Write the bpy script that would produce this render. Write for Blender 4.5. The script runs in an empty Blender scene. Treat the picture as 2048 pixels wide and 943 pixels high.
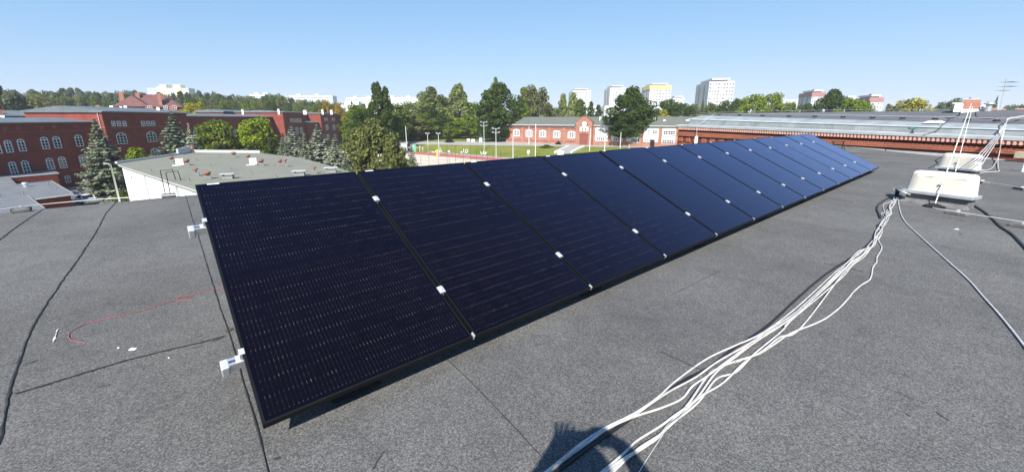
import bpy, math, random
import numpy as np
from mathutils import Vector, Matrix

# ------------------------------------------------------------------ scene, camera, light
scene = bpy.context.scene
COL = scene.collection
F_PX, CY, PITCH = 805.5, 446.3, math.radians(14.582)      # focal length and optical centre in photo pixels
CAM_Z = 13.4
ROOF = CAM_Z - 1.335
cd = bpy.data.cameras.new("camera")
cam = bpy.data.objects.new("camera", cd)
COL.objects.link(cam)
cam.location = (0, 0, CAM_Z)
cam.rotation_euler = (math.radians(90) - PITCH, 0, 0)
cd.sensor_fit = 'HORIZONTAL'
cd.sensor_width = 36.0
cd.lens = 36.0 * F_PX / 2048.0
cd.shift_y = -(471.5 - CY) / 2048.0
cd.clip_start = 0.02
cd.clip_end = 9000
scene.camera = cam

SUN_EL, SUN_TRAVEL = 41.5, 12.2                          # degrees; the light travels towards this azimuth
world = bpy.data.worlds.new("World")
scene.world = world
world.use_nodes = True
wt = world.node_tree
wt.nodes.clear()
sky = wt.nodes.new("ShaderNodeTexSky")
sky.sky_type = 'NISHITA'
sky.sun_disc = False
sky.sun_elevation = math.radians(SUN_EL)
sky.sun_rotation = math.radians(180 + SUN_TRAVEL)
sky.altitude = 0
sky.air_density = 1.0
sky.dust_density = 0.0
sky.ozone_density = 1.0
bg = wt.nodes.new("ShaderNodeBackground")
bg.inputs[1].default_value = 0.101
wo = wt.nodes.new("ShaderNodeOutputWorld")
# hazy summer sky: the bright horizon is rolled off (x * c / (x + c)), the zenith stays deep
vadd = wt.nodes.new("ShaderNodeVectorMath")
vadd.operation = 'ADD'
vadd.inputs[1].default_value = (8.8, 4.8, 2.6)
vdiv = wt.nodes.new("ShaderNodeVectorMath")
vdiv.operation = 'DIVIDE'
vmul = wt.nodes.new("ShaderNodeVectorMath")
vmul.operation = 'MULTIPLY'
vmul.inputs[1].default_value = (8.8 * 0.80, 4.8 * 1.36, 2.6 * 2.72)
wt.links.new(sky.outputs[0], vadd.inputs[0])
wt.links.new(sky.outputs[0], vdiv.inputs[0])
wt.links.new(vadd.outputs[0], vdiv.inputs[1])
wt.links.new(vdiv.outputs[0], vmul.inputs[0])
wt.links.new(vmul.outputs[0], bg.inputs[0])
wt.links.new(bg.outputs[0], wo.inputs[0])

sl = bpy.data.lights.new("sun", 'SUN')
sl.energy = 5.0
sl.angle = math.radians(0.53)
sl.color = (1.0, 0.965, 0.91)
sun = bpy.data.objects.new("sun", sl)
COL.objects.link(sun)
e, a = math.radians(SUN_EL), math.radians(SUN_TRAVEL)
LDIR = Vector((math.sin(a) * math.cos(e), math.cos(a) * math.cos(e), -math.sin(e)))
sun.rotation_euler = LDIR.to_track_quat('-Z', 'Y').to_euler()
sun.location = (0, -20, 40)

scene.view_settings.view_transform = 'Standard'
scene.view_settings.look = 'None'
scene.view_settings.exposure = 0.9
scene.view_settings.gamma = 1.0
scene.view_settings.use_curve_mapping = False
scene.cycles.max_bounces = 6
scene.cycles.diffuse_bounces = 3
scene.cycles.glossy_bounces = 3
scene.cycles.transparent_max_bounces = 6

# ------------------------------------------------------------------ surveying helpers (photo pixel -> place)
_c, _s = math.cos(PITCH), math.sin(PITCH)
EYE = Vector((0, 0, CAM_Z))


def ray(x, y):
    u = (x - 1024) / F_PX
    v = (y - CY) / F_PX
    return Vector((u, _c - v * _s, -v * _c - _s))


def P(x, y, z=None, s=None):
    r = ray(x, y)
    if s is None:
        s = (z - CAM_Z) / r.z
    return EYE + r * s


def zat(y, s, x=1024):
    return (EYE + ray(x, y) * s).z


class Frame:
    """A vertical plane through B running along azimuth az; o points out of it (right hand side)."""

    def __init__(self, B, az):
        self.B = Vector((B.x, B.y, 0))
        a = math.radians(az)
        self.d = Vector((math.sin(a), math.cos(a), 0))
        self.o = Vector((math.cos(a), -math.sin(a), 0))
        self.az = az
        self.rotz = math.atan2(self.d.y, self.d.x)

    def pt(self, a, o, z):
        v = self.B + self.d * a + self.o * o
        return Vector((v.x, v.y, z))

    def hit(self, x, y, out=0.0):
        r = ray(x, y)
        s = (self.o.dot(self.B + self.o * out - Vector((0, 0, 0)))) / self.o.dot(r)
        q = EYE + r * s
        return self.d.dot(q - self.B), q.z, s


# ------------------------------------------------------------------ mesh builder
class MB:
    def __init__(self):
        self.v, self.f, self.m = [], [], []

    def add(self, verts, faces, mi=0):
        n = len(self.v)
        self.v += [tuple(p) for p in verts]
        self.f += [tuple(i + n for i in fc) for fc in faces]
        self.m += [mi] * len(faces)
        return self

    def box(self, x0, x1, y0, y1, z0, z1, T=None, mi=0):
        vs = [Vector(p) for p in ((x0, y0, z0), (x1, y0, z0), (x1, y1, z0), (x0, y1, z0),
                                  (x0, y0, z1), (x1, y0, z1), (x1, y1, z1), (x0, y1, z1))]
        if T is not None:
            vs = [T(p) if callable(T) else T @ p for p in vs]
        return self.add(vs, [(0, 3, 2, 1), (4, 5, 6, 7), (0, 1, 5, 4), (1, 2, 6, 5), (2, 3, 7, 6), (3, 0, 4, 7)], mi)

    def hexa(self, pts, mi=0):
        return self.add(pts, [(0, 3, 2, 1), (4, 5, 6, 7), (0, 1, 5, 4), (1, 2, 6, 5), (2, 3, 7, 6), (3, 0, 4, 7)], mi)

    def prism(self, poly, z0, z1, mi=0, mi_top=None):
        n = len(poly)
        z0s = z0 if isinstance(z0, (list, tuple)) else [z0] * n
        z1s = z1 if isinstance(z1, (list, tuple)) else [z1] * n
        vs = [(p[0], p[1], z0s[i]) for i, p in enumerate(poly)] + [(p[0], p[1], z1s[i]) for i, p in enumerate(poly)]
        area = sum(poly[i][0] * poly[(i + 1) % n][1] - poly[(i + 1) % n][0] * poly[i][1] for i in range(n))
        k = len(self.v)
        self.v += vs
        top = tuple(range(k + n, k + 2 * n))
        bot = tuple(range(k, k + n))
        if area > 0:
            self.f += [top, bot[::-1]]
            sides = [(k + i, k + (i + 1) % n, k + n + (i + 1) % n, k + n + i) for i in range(n)]
        else:
            self.f += [top[::-1], bot]
            sides = [(k + (i + 1) % n, k + i, k + n + i, k + n + (i + 1) % n) for i in range(n)]
        self.f += sides
        self.m += [mi if mi_top is None else mi_top, mi] + [mi] * n
        return self

    def loft(self, rows, mi=0, closed=False):
        n = len(rows[0])
        k = len(self.v)
        for r in rows:
            self.v += [tuple(p) for p in r]
        for i in range(len(rows) - 1):
            for j in range(n if closed else n - 1):
                j2 = (j + 1) % n
                self.f.append((k + i * n + j, k + i * n + j2, k + (i + 1) * n + j2, k + (i + 1) * n + j))
                self.m.append(mi)
        return self

    def tube(self, pts, r, n=6, mi=0, cap=True):
        pts = [Vector(p) for p in pts]
        rs = r if isinstance(r, (list, tuple)) else [r] * len(pts)
        rows = []
        side = None
        for i, p in enumerate(pts):
            t = (pts[min(i + 1, len(pts) - 1)] - pts[max(i - 1, 0)])
            t = t.normalized() if t.length > 1e-9 else Vector((0, 0, 1))
            if side is None:
                ref = Vector((0, 0, 1)) if abs(t.z) < 0.9 else Vector((1, 0, 0))
                side = t.cross(ref).normalized()
            else:
                side = (side - t * side.dot(t)).normalized()
            up = t.cross(side)
            rows.append([p + (side * math.cos(2 * math.pi * j / n) + up * math.sin(2 * math.pi * j / n)) * rs[i] for j in range(n)])
        k = len(self.v)
        self.loft(rows, mi, True)
        if cap:
            self.f += [tuple(range(k, k + n)), tuple(range(k + (len(pts) - 1) * n, k + len(pts) * n))[::-1]]
            self.m += [mi, mi]
        return self

    def lathe(self, c, prof, n=12, mi=0):
        c = Vector(c)
        rows = [[c + Vector((r * math.cos(2 * math.pi * j / n), r * math.sin(2 * math.pi * j / n), z)) for j in range(n)] for r, z in prof]
        return self.loft(rows, mi, True)

    def mesh(self, name, mats, origin=(0, 0, 0), smooth=False):
        me = bpy.data.meshes.new(name)
        ox, oy, oz = origin
        me.from_pydata([(x - ox, y - oy, z - oz) for x, y, z in self.v], [], self.f)
        mats = mats if isinstance(mats, (list, tuple)) else [mats]
        for m in mats:
            me.materials.append(m)
        if len(mats) > 1:
            me.polygons.foreach_set("material_index", self.m)
        if smooth:
            me.polygons.foreach_set("use_smooth", [True] * len(me.polygons))
        me.update()
        return me

    def build(self, name, mats, parent=None, smooth=False, origin=None):
        """Vertices are in world space; the object sits at its parent (or at origin)."""
        if parent is not None:
            org = world_loc(parent)
        else:
            org = Vector(origin) if origin is not None else Vector((0, 0, 0))
        o = bpy.data.objects.new(name, self.mesh(name, mats, org, smooth))
        COL.objects.link(o)
        if parent is not None:
            o.parent = parent
        else:
            o.location = org
        return o


def world_loc(o):
    v = Vector(o.location)
    while o.parent is not None:
        o = o.parent
        v = v + Vector(o.location)
    return v


def tag(o, label=None, cat=None, group=None, kind=None):
    if label:
        o["label"] = label
    if cat:
        o["category"] = cat
    if group:
        o["group"] = group
    if kind:
        o["kind"] = kind
    return o


def thing(name, loc, label, cat, group=None):
    o = bpy.data.objects.new(name, None)
    o.empty_display_size = 0.2
    COL.objects.link(o)
    o.location = loc
    return tag(o, label, cat, group)


def bevel(o, w, seg=2):
    m = o.modifiers.new("bevel", 'BEVEL')
    m.width = w
    m.segments = seg
    m.limit_method = 'ANGLE'
    return o


# ------------------------------------------------------------------ materials
def newmat(name):
    m = bpy.data.materials.new(name)
    m.use_nodes = True
    nt = m.node_tree
    return m, nt, nt.nodes["Principled BSDF"]


def N(nt, typ, **kw):
    n = nt.nodes.new(typ)
    for k, v in kw.items():
        if k.startswith("i_"):
            key = k[2:]
            n.inputs[int(key) if key.isdigit() else key].default_value = v
        else:
            setattr(n, k, v)
    return n


def ramp(nt, fac, stops):
    r = nt.nodes.new("ShaderNodeValToRGB")
    el = r.color_ramp.elements
    while len(el) < len(stops):
        el.new(0.5)
    for i, (p, c) in enumerate(stops):
        el[i].position = p
        el[i].color = tuple(c) + (1,) if len(c) == 3 else c
    nt.links.new(fac, r.inputs[0])
    return r


def alb(c):
    """Base colours are set for the exposure used: dark and mid tones a little lower, whites kept."""
    k = 0.76 + 0.20 * min(1.0, max(0.0, (max(c) - 0.45) / 0.3))
    return tuple(x * k for x in c)


def simple(name, col, rough=0.7, metal=0.0, var=0.12, scale=3.0, spec=0.4, bump=0.0, bscale=40.0, detail=5.0):
    """One-colour surface broken up by noise (wear and dirt)."""
    col = alb(col)
    m, nt, b = newmat(name)
    tc = N(nt, "ShaderNodeTexCoord")
    no = N(nt, "ShaderNodeTexNoise", i_Scale=scale, i_Detail=detail, i_Roughness=0.62)
    nt.links.new(tc.outputs["Object"], no.inputs["Vector"])
    lo = tuple(max(0, c * (1 - var)) for c in col)
    hi = tuple(min(1, c * (1 + var)) for c in col)
    r = ramp(nt, no.outputs["Fac"], [(0.3, lo), (0.7, hi)])
    nt.links.new(r.outputs[0], b.inputs["Base Color"])
    b.inputs["Roughness"].default_value = rough
    b.inputs["Metallic"].default_value = metal
    b.inputs["Specular IOR Level"].default_value = spec
    if bump:
        n2 = N(nt, "ShaderNodeTexNoise", i_Scale=bscale, i_Detail=4.0)
        nt.links.new(tc.outputs["Object"], n2.inputs["Vector"])
        bp = N(nt, "ShaderNodeBump", i_Strength=bump, i_Distance=0.02)
        nt.links.new(n2.outputs["Fac"], bp.inputs["Height"])
        nt.links.new(bp.outputs[0], b.inputs["Normal"])
    return m


def brick_mat(name, c1, c2, mortar, scale=1.0, rowh=0.075, bw=0.25, rotz=0.0, msize=0.012):
    m, nt, b = newmat(name)
    tc = N(nt, "ShaderNodeTexCoord")
    mp = N(nt, "ShaderNodeMapping")
    mp.inputs["Rotation"].default_value = (0, 0, -rotz)
    nt.links.new(tc.outputs["Object"], mp.inputs[0])
    sp = N(nt, "ShaderNodeSeparateXYZ")
    nt.links.new(mp.outputs[0], sp.inputs[0])
    ad = N(nt, "ShaderNodeMath", operation='ADD')
    nt.links.new(sp.outputs[0], ad.inputs[0])
    nt.links.new(sp.outputs[1], ad.inputs[1])
    cb = N(nt, "ShaderNodeCombineXYZ")
    nt.links.new(ad.outputs[0], cb.inputs[0])
    nt.links.new(sp.outputs[2], cb.inputs[1])
    br = N(nt, "ShaderNodeTexBrick", i_Scale=1.0)
    c1, c2, mortar = alb(c1), alb(c2), alb(mortar)
    br.inputs["Color1"].default_value = (*c1, 1)
    br.inputs["Color2"].default_value = (*c2, 1)
    br.inputs["Mortar"].default_value = (*mortar, 1)
    br.inputs["Mortar Size"].default_value = msize
    br.inputs["Brick Width"].default_value = bw
    br.inputs["Row Height"].default_value = rowh
    nt.links.new(cb.outputs[0], br.inputs["Vector"])
    no = N(nt, "ShaderNodeTexNoise", i_Scale=0.55, i_Detail=6.0, i_Roughness=0.65)
    nt.links.new(tc.outputs["Object"], no.inputs["Vector"])
    r = ramp(nt, no.outputs["Fac"], [(0.28, (0.72, 0.70, 0.70)), (0.72, (1.12, 1.1, 1.08))])
    mx = N(nt, "ShaderNodeMix", data_type='RGBA', blend_type='MULTIPLY')
    mx.inputs[0].default_value = 1.0
    nt.links.new(br.outputs["Color"], mx.inputs[6])
    nt.links.new(r.outputs[0], mx.inputs[7])
    nt.links.new(mx.outputs[2], b.inputs["Base Color"])
    b.inputs["Roughness"].default_value = 0.85
    b.inputs["Specular IOR Level"].default_value = 0.25
    return m


def felt_mat(name, dark, light, stain=0.25, granule=170.0, bump=0.5, strips=False):
    """Mineral-surfaced bitumen felt: pale and dark granules, water stains, patches."""
    dark, light = alb(dark), alb(light)
    m, nt, b = newmat(name)
    tc = N(nt, "ShaderNodeTexCoord")
    g1 = N(nt, "ShaderNodeTexNoise", i_Scale=granule, i_Detail=3.0, i_Roughness=0.8)
    g2 = N(nt, "ShaderNodeTexVoronoi", i_Scale=granule * 0.62)
    st = N(nt, "ShaderNodeTexNoise", i_Scale=0.55, i_Detail=7.0, i_Roughness=0.68)
    st2 = N(nt, "ShaderNodeTexNoise", i_Scale=6.5, i_Detail=5.0, i_Roughness=0.7)
    for n in (g1, g2, st, st2):
        nt.links.new(tc.outputs["Object"], n.inputs["Vector"])
    base = ramp(nt, g1.outputs["Fac"], [(0.36, dark), (0.52, tuple((d + l) / 2.3 for d, l in zip(dark, light))), (0.66, light)])
    speck = ramp(nt, g2.outputs["Distance"], [(0.10, (1.9, 1.9, 1.9)), (0.2, (1, 1, 1))])
    mx = N(nt, "ShaderNodeMix", data_type='RGBA', blend_type='MULTIPLY')
    mx.inputs[0].default_value = 0.55
    nt.links.new(base.outputs[0], mx.inputs[6])
    nt.links.new(speck.outputs[0], mx.inputs[7])
    s1 = ramp(nt, st.outputs["Fac"], [(0.3, (1 - stain,) * 3), (0.62, (1 + stain * 0.35,) * 3)])
    s2 = ramp(nt, st2.outputs["Fac"], [(0.25, (0.84, 0.84, 0.85)), (0.6, (1.05, 1.05, 1.04))])
    m2 = N(nt, "ShaderNodeMix", data_type='RGBA', blend_type='MULTIPLY')
    m2.inputs[0].default_value = 1.0
    nt.links.new(mx.outputs[2], m2.inputs[6])
    nt.links.new(s1.outputs[0], m2.inputs[7])
    m3 = N(nt, "ShaderNodeMix", data_type='RGBA', blend_type='MULTIPLY')
    m3.inputs[0].default_value = 1.0
    nt.links.new(m2.outputs[2], m3.inputs[6])
    nt.links.new(s2.outputs[0], m3.inputs[7])
    col = m3.outputs[2]
    if strips:
        # every rolled-out length of felt has weathered to its own tone
        dt = N(nt, "ShaderNodeVectorMath", operation='DOT_PRODUCT')
        nt.links.new(tc.outputs["Object"], dt.inputs[0])
        dt.inputs[1].default_value = (0.7581775 / 0.872, 0.65204821 / 0.872, 0)
        ad = N(nt, "ShaderNodeMath", operation='ADD')
        nt.links.new(dt.outputs["Value"], ad.inputs[0])
        ad.inputs[1].default_value = -0.62
        fl = N(nt, "ShaderNodeMath", operation='FLOOR')
        nt.links.new(ad.outputs[0], fl.inputs[0])
        wn = N(nt, "ShaderNodeTexWhiteNoise", noise_dimensions='1D')
        nt.links.new(fl.outputs[0], wn.inputs["W"])
        rs = ramp(nt, wn.outputs["Value"], [(0.0, (0.90, 0.90, 0.91)), (1.0, (1.08, 1.08, 1.07))])
        m4 = N(nt, "ShaderNodeMix", data_type='RGBA', blend_type='MULTIPLY')
        m4.inputs[0].default_value = 1.0
        nt.links.new(col, m4.inputs[6])
        nt.links.new(rs.outputs[0], m4.inputs[7])
        col = m4.outputs[2]
    nt.links.new(col, b.inputs["Base Color"])
    b.inputs["Roughness"].default_value = 0.88
    b.inputs["Specular IOR Level"].default_value = 0.16
    bp = N(nt, "ShaderNodeBump", i_Strength=bump, i_Distance=0.004)
    nt.links.new(g1.outputs["Fac"], bp.inputs["Height"])
    nt.links.new(bp.outputs[0], b.inputs["Normal"])
    return m


def leaf_mat(name, col, var=0.35, trans=0.34):
    """Each leaf face takes its own tone and hue."""
    col = tuple(c * .86 for c in col)
    m, nt, b = newmat(name)
    nt.nodes.remove(b)
    out = nt.nodes["Material Output"]
    ge = N(nt, "ShaderNodeNewGeometry")
    oi = N(nt, "ShaderNodeObjectInfo")
    yel = (col[0] * 1.35 + 0.01, col[1] * 1.2, col[2] * 0.8)
    dk = tuple(c * (1 - var) for c in col)
    hi = tuple(c * (1 + var) for c in yel)
    r = ramp(nt, ge.outputs["Random Per Island"], [(0.0, dk), (0.5, col), (1.0, hi)])
    r2 = ramp(nt, oi.outputs["Random"], [(0.0, (0.82, 0.86, 0.85)), (1.0, (1.18, 1.12, 1.0))])
    mx = N(nt, "ShaderNodeMix", data_type='RGBA', blend_type='MULTIPLY')
    mx.inputs[0].default_value = 1.0
    nt.links.new(r.outputs[0], mx.inputs[6])
    nt.links.new(r2.outputs[0], mx.inputs[7])
    d = N(nt, "ShaderNodeBsdfDiffuse")
    t = N(nt, "ShaderNodeBsdfTranslucent")
    s = N(nt, "ShaderNodeMixShader")
    s.inputs[0].default_value = trans
    nt.links.new(mx.outputs[2], d.inputs[0])
    nt.links.new(mx.outputs[2], t.inputs[0])
    nt.links.new(d.outputs[0], s.inputs[1])
    nt.links.new(t.outputs[0], s.inputs[2])
    nt.links.new(s.outputs[0], out.inputs[0])
    return m


M = {}
M['felt'] = felt_mat('roof_felt', (0.072, 0.070, 0.066), (0.298, 0.289, 0.271), stain=0.24, granule=132.0, bump=0.7, strips=True)
M['felt_light'] = felt_mat('pale_roof_felt', (0.205, 0.205, 0.16), (0.37, 0.365, 0.29), stain=0.12, granule=60, bump=0.2)
M['felt_grey'] = felt_mat('grey_roof_felt', (0.15, 0.16, 0.17), (0.30, 0.31, 0.32), stain=0.2, granule=60, bump=0.2)
M['felt_far'] = felt_mat('neighbour_felt', (0.11, 0.112, 0.118), (0.26, 0.262, 0.268), stain=0.25, granule=90, bump=0.3)
M['tar'] = simple('bitumen_bleed', (0.030, 0.030, 0.031), 0.85, var=0.5, scale=30)
M['stain'] = simple('dark_roof_stain', (0.095, 0.092, 0.09), 0.8, var=0.4, scale=25)
M['rust_stain'] = simple('brown_roof_stain', (0.075, 0.058, 0.05), 0.85, var=0.4, scale=25)
M['alu'] = simple('bright_aluminium', (0.78, 0.79, 0.80), 0.38, 0.85, var=0.06, scale=20)
M['clamp_white'] = simple('pale_anodised_clamp', (0.60, 0.61, 0.62), 0.4, 0.35, var=0.10, scale=20)
M['zinc'] = simple('weathered_zinc_sheet', (0.34, 0.37, 0.36), 0.6, 0.05, var=0.28, scale=1.6, bump=0.12, bscale=5)
M['zinc_pale'] = simple('pale_zinc_coping', (0.52, 0.54, 0.53), 0.55, 0.1, var=0.18, scale=2.2, bump=0.1, bscale=6)
M['galv'] = simple('galvanised_steel', (0.55, 0.58, 0.58), 0.45, 0.5, var=0.15, scale=6)
M['frame_black'] = simple('black_anodised_frame', (0.0055, 0.0055, 0.006), 0.55, 0.0, var=0.25, scale=8, spec=0.22)
M['black'] = simple('black_plastic', (0.015, 0.015, 0.016), 0.5, var=0.3, scale=10)
M['label'] = simple('white_label', (0.82, 0.82, 0.82), 0.45, var=0.03)
M['cable_white'] = simple('white_cable_sheath', (0.56, 0.54, 0.50), 0.5, var=0.26, scale=14)
M['cable_black'] = simple('black_cable_sheath', (0.02, 0.02, 0.022), 0.5, var=0.3, scale=6)
M['cable_red'] = simple('red_cable_sheath', (0.50, 0.115, 0.11), 0.5, var=0.25, scale=12)
M['wire'] = simple('galvanised_wire', (0.62, 0.62, 0.60), 0.5, 0.3, var=0.1)
M['cream'] = simple('cream_fibreglass', (0.66, 0.62, 0.525), 0.72, var=0.10, scale=2.5, bump=0.05, bscale=4)
M['upstand'] = simple('felt_covered_upstand', (0.17, 0.17, 0.165), 0.85, var=0.4, scale=7, bump=0.5, bscale=60)
M['paint_red'] = simple('red_marking_paint', (0.55, 0.16, 0.14), 0.8, var=0.3, scale=40)
M['white_wall'] = simple('white_render', (0.84, 0.83, 0.81), 0.85, var=0.05, scale=0.7, bump=0.05)
M['white_paint'] = simple('white_paint', (0.80, 0.80, 0.79), 0.5, var=0.05)
M['tower_white'] = simple('pale_panel_facade', (0.62, 0.62, 0.62), 0.8, var=0.03, scale=0.2)
M['tower_grey'] = simple('grey_panel_facade', (0.42, 0.43, 0.45), 0.8, var=0.08, scale=0.2)
M['tower_yellow'] = simple('yellow_panel_band', (0.80, 0.58, 0.22), 0.8, var=0.05, scale=0.2)
M['tower_red'] = simple('dull_red_panel_band', (0.42, 0.20, 0.20), 0.8, var=0.05, scale=0.2)
M['glass_dark'] = simple('dark_window_glass', (0.02, 0.024, 0.028), 0.12, var=0.4, scale=0.6, spec=0.6)
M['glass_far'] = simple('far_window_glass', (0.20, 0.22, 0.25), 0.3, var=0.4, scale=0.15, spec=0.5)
M['win_frame'] = simple('white_window_frame', (0.74, 0.75, 0.74), 0.5, var=0.06)
M['brick_red'] = brick_mat('old_red_brick', (0.36, 0.074, 0.047), (0.28, 0.056, 0.038), (0.24, 0.085, 0.068), rowh=0.15, bw=0.5, msize=0.02)
M['brick_orange'] = brick_mat('orange_brick', (0.50, 0.125, 0.062), (0.42, 0.098, 0.050), (0.46, 0.25, 0.17), rotz=math.radians(110))
M['brick_dark'] = brick_mat('shaded_brick', (0.26, 0.060, 0.038), (0.20, 0.046, 0.032), (0.2, 0.1, 0.08), rotz=math.radians(110))  # darker copy of the orange brick: recess shade put into the colour
M['brick_pink'] = simple('lit_brick_dentil', (0.66, 0.40, 0.33), 0.85, var=0.2, scale=5)  # sunlit look of the dentil blocks put into a paler pink
M['brick_light'] = simple('lit_brick_dentil_ground', (0.50, 0.17, 0.11), 0.85, var=0.2, scale=5)  # ground between the blocks lightened too, sunlight painted into its colour
M['brick_hall'] = brick_mat('hall_brick', (0.48, 0.20, 0.13), (0.40, 0.16, 0.105), (0.46, 0.31, 0.24), rowh=0.15, bw=0.5, msize=0.02)
M['brick_trim'] = simple('brick_trim', (0.34, 0.11, 0.075), 0.85, var=0.15, scale=1)
M['roof_metal'] = simple('grey_sheet_roof', (0.155, 0.18, 0.195), 0.6, 0.1, var=0.25, scale=0.5)
M['gutter'] = simple('pale_gutter', (0.52, 0.54, 0.54), 0.5, 0.1, var=0.12)
M['roof_brown'] = simple('brown_tile_roof', (0.175, 0.07, 0.062), 0.8, var=0.2, scale=0.6, bump=0.4, bscale=3)
M['roof_hall'] = felt_mat('hall_roof_felt', (0.14, 0.15, 0.125), (0.24, 0.25, 0.21), stain=0.15, granule=25, bump=0.1)
M['roof_red'] = simple('red_sheet_roof', (0.46, 0.09, 0.075), 0.6, var=0.12)
M['door'] = simple('brown_red_door', (0.26, 0.085, 0.06), 0.6, var=0.15, scale=2)
M['concrete'] = simple('grey_concrete', (0.36, 0.35, 0.335), 0.85, var=0.15, scale=1.5)
M['paving'] = simple('pale_paving', (0.42, 0.39, 0.355), 0.85, var=0.15, scale=0.5)
M['asphalt'] = simple('asphalt', (0.09, 0.09, 0.092), 0.85, var=0.25, scale=0.8)
M['court'] = simple('beige_court', (0.60, 0.51, 0.385), 0.85, var=0.10, scale=0.3)
M['track'] = simple('red_running_track', (0.48, 0.135, 0.115), 0.85, var=0.15, scale=0.4)
M['terracotta'] = simple('terracotta_cowl', (0.31, 0.135, 0.095), 0.8, var=0.25, scale=4)
M['chimney_grey'] = simple('grey_render_stack', (0.28, 0.275, 0.265), 0.85, var=0.2, scale=4)
M['pole'] = simple('pale_pole_paint', (0.62, 0.64, 0.64), 0.5, 0.2, var=0.08)
M['pole_dark'] = simple('dark_green_post', (0.045, 0.06, 0.05), 0.6, var=0.2)
M['bark'] = simple('bark', (0.085, 0.065, 0.05), 0.9, var=0.4, scale=3)
M['blue_tarp'] = simple('blue_cover', (0.04, 0.17, 0.62), 0.5, var=0.2, scale=1)
M['green_sheet'] = simple('green_sheet', (0.03, 0.36, 0.19), 0.5, var=0.1)
M['yellow'] = simple('yellow_paint', (0.80, 0.60, 0.12), 0.5, var=0.1)
M['teal'] = simple('teal_tool_plastic', (0.02, 0.30, 0.30), 0.45, var=0.1)
M['wood'] = simple('weathered_timber', (0.50, 0.43, 0.30), 0.8, var=0.2, scale=9)
M['car_dark'] = simple('dark_grey_car_paint', (0.07, 0.075, 0.085), 0.25, 0.4, var=0.05, spec=0.6)
M['car_white'] = simple('white_car_paint', (0.78, 0.78, 0.78), 0.25, var=0.03, spec=0.6)
M['car_silver'] = simple('silver_car_paint', (0.42, 0.44, 0.47), 0.28, 0.5, var=0.03, spec=0.6)
M['car_red'] = simple('red_car_paint', (0.38, 0.035, 0.03), 0.25, var=0.03, spec=0.6)
M['tyre'] = simple('tyre_rubber', (0.02, 0.02, 0.02), 0.8, var=0.2)
M['skin'] = simple('skin', (0.55, 0.34, 0.25), 0.55, var=0.06, scale=6)
M['shirt'] = simple('dark_blue_cloth', (0.05, 0.07, 0.13), 0.85, var=0.15, scale=12)
M['trouser'] = simple('grey_cloth', (0.10, 0.10, 0.105), 0.85, var=0.15, scale=12)
M['hair'] = simple('brown_hair', (0.05, 0.032, 0.02), 0.6, var=0.3, scale=30)
M['dirt'] = simple('brown_bare_soil', (0.20, 0.15, 0.10), 0.9, var=0.25, scale=0.6)

L = {}
L['dark'] = leaf_mat('dark_green_leaves', (0.055, 0.098, 0.026))
L['mid'] = leaf_mat('mid_green_leaves', (0.125, 0.185, 0.040))
L['bright'] = leaf_mat('bright_green_leaves', (0.175, 0.255, 0.030))
L['olive'] = leaf_mat('olive_green_leaves', (0.155, 0.178, 0.072))
L['pale'] = leaf_mat('pale_green_leaves', (0.195, 0.255, 0.095))
L['yellow'] = leaf_mat('yellow_green_leaves', (0.310, 0.310, 0.030))
L['gold'] = leaf_mat('golden_leaves', (0.300, 0.215, 0.035))
L['blue'] = leaf_mat('blue_spruce_needles', (0.300, 0.345, 0.315), trans=0.22)
L['bluegreen'] = leaf_mat('grey_green_needles', (0.190, 0.235, 0.200), trans=0.22)
L['needle'] = leaf_mat('dark_needles', (0.058, 0.090, 0.045), trans=0.22)
L['pine'] = leaf_mat('grey_pine_needles', (0.105, 0.138, 0.100), trans=0.15)

# grass ground
m, nt, b = newmat('grass_ground')
tc = N(nt, "ShaderNodeTexCoord")
n1 = N(nt, "ShaderNodeTexNoise", i_Scale=0.09, i_Detail=8.0, i_Roughness=0.7)
n2 = N(nt, "ShaderNodeTexNoise", i_Scale=2.2, i_Detail=6.0, i_Roughness=0.7)
for n in (n1, n2):
    nt.links.new(tc.outputs["Object"], n.inputs["Vector"])
r1 = ramp(nt, n1.outputs["Fac"], [(0.32, (0.095, 0.130, 0.020)), (0.5, (0.150, 0.172, 0.030)), (0.68, (0.215, 0.185, 0.060))])
r2 = ramp(nt, n2.outputs["Fac"], [(0.3, (0.65, 0.68, 0.6)), (0.7, (1.25, 1.2, 1.2))])
mx = N(nt, "ShaderNodeMix", data_type='RGBA', blend_type='MULTIPLY')
mx.inputs[0].default_value = 1.0
nt.links.new(r1.outputs[0], mx.inputs[6])
nt.links.new(r2.outputs[0], mx.inputs[7])
nt.links.new(mx.outputs[2], b.inputs["Base Color"])
b.inputs["Roughness"].default_value = 0.95
b.inputs["Specular IOR Level"].default_value = 0.1
M['grass'] = m
M['hay'] = simple('dry_hay_meadow', (0.36, 0.33, 0.11), 0.95, var=0.2, scale=0.08)


def mnode(nt, op, a, b=None, clamp=False):
    n = nt.nodes.new("ShaderNodeMath")
    n.operation = op
    n.use_clamp = clamp
    for i, v in enumerate((a, b)):
        if v is None:
            continue
        if isinstance(v, (int, float)):
            n.inputs[i].default_value = v
        else:
            nt.links.new(v, n.inputs[i])
    return n.outputs[0]


PW, PL, GAP = 1.038, 1.799, 0.020


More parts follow.
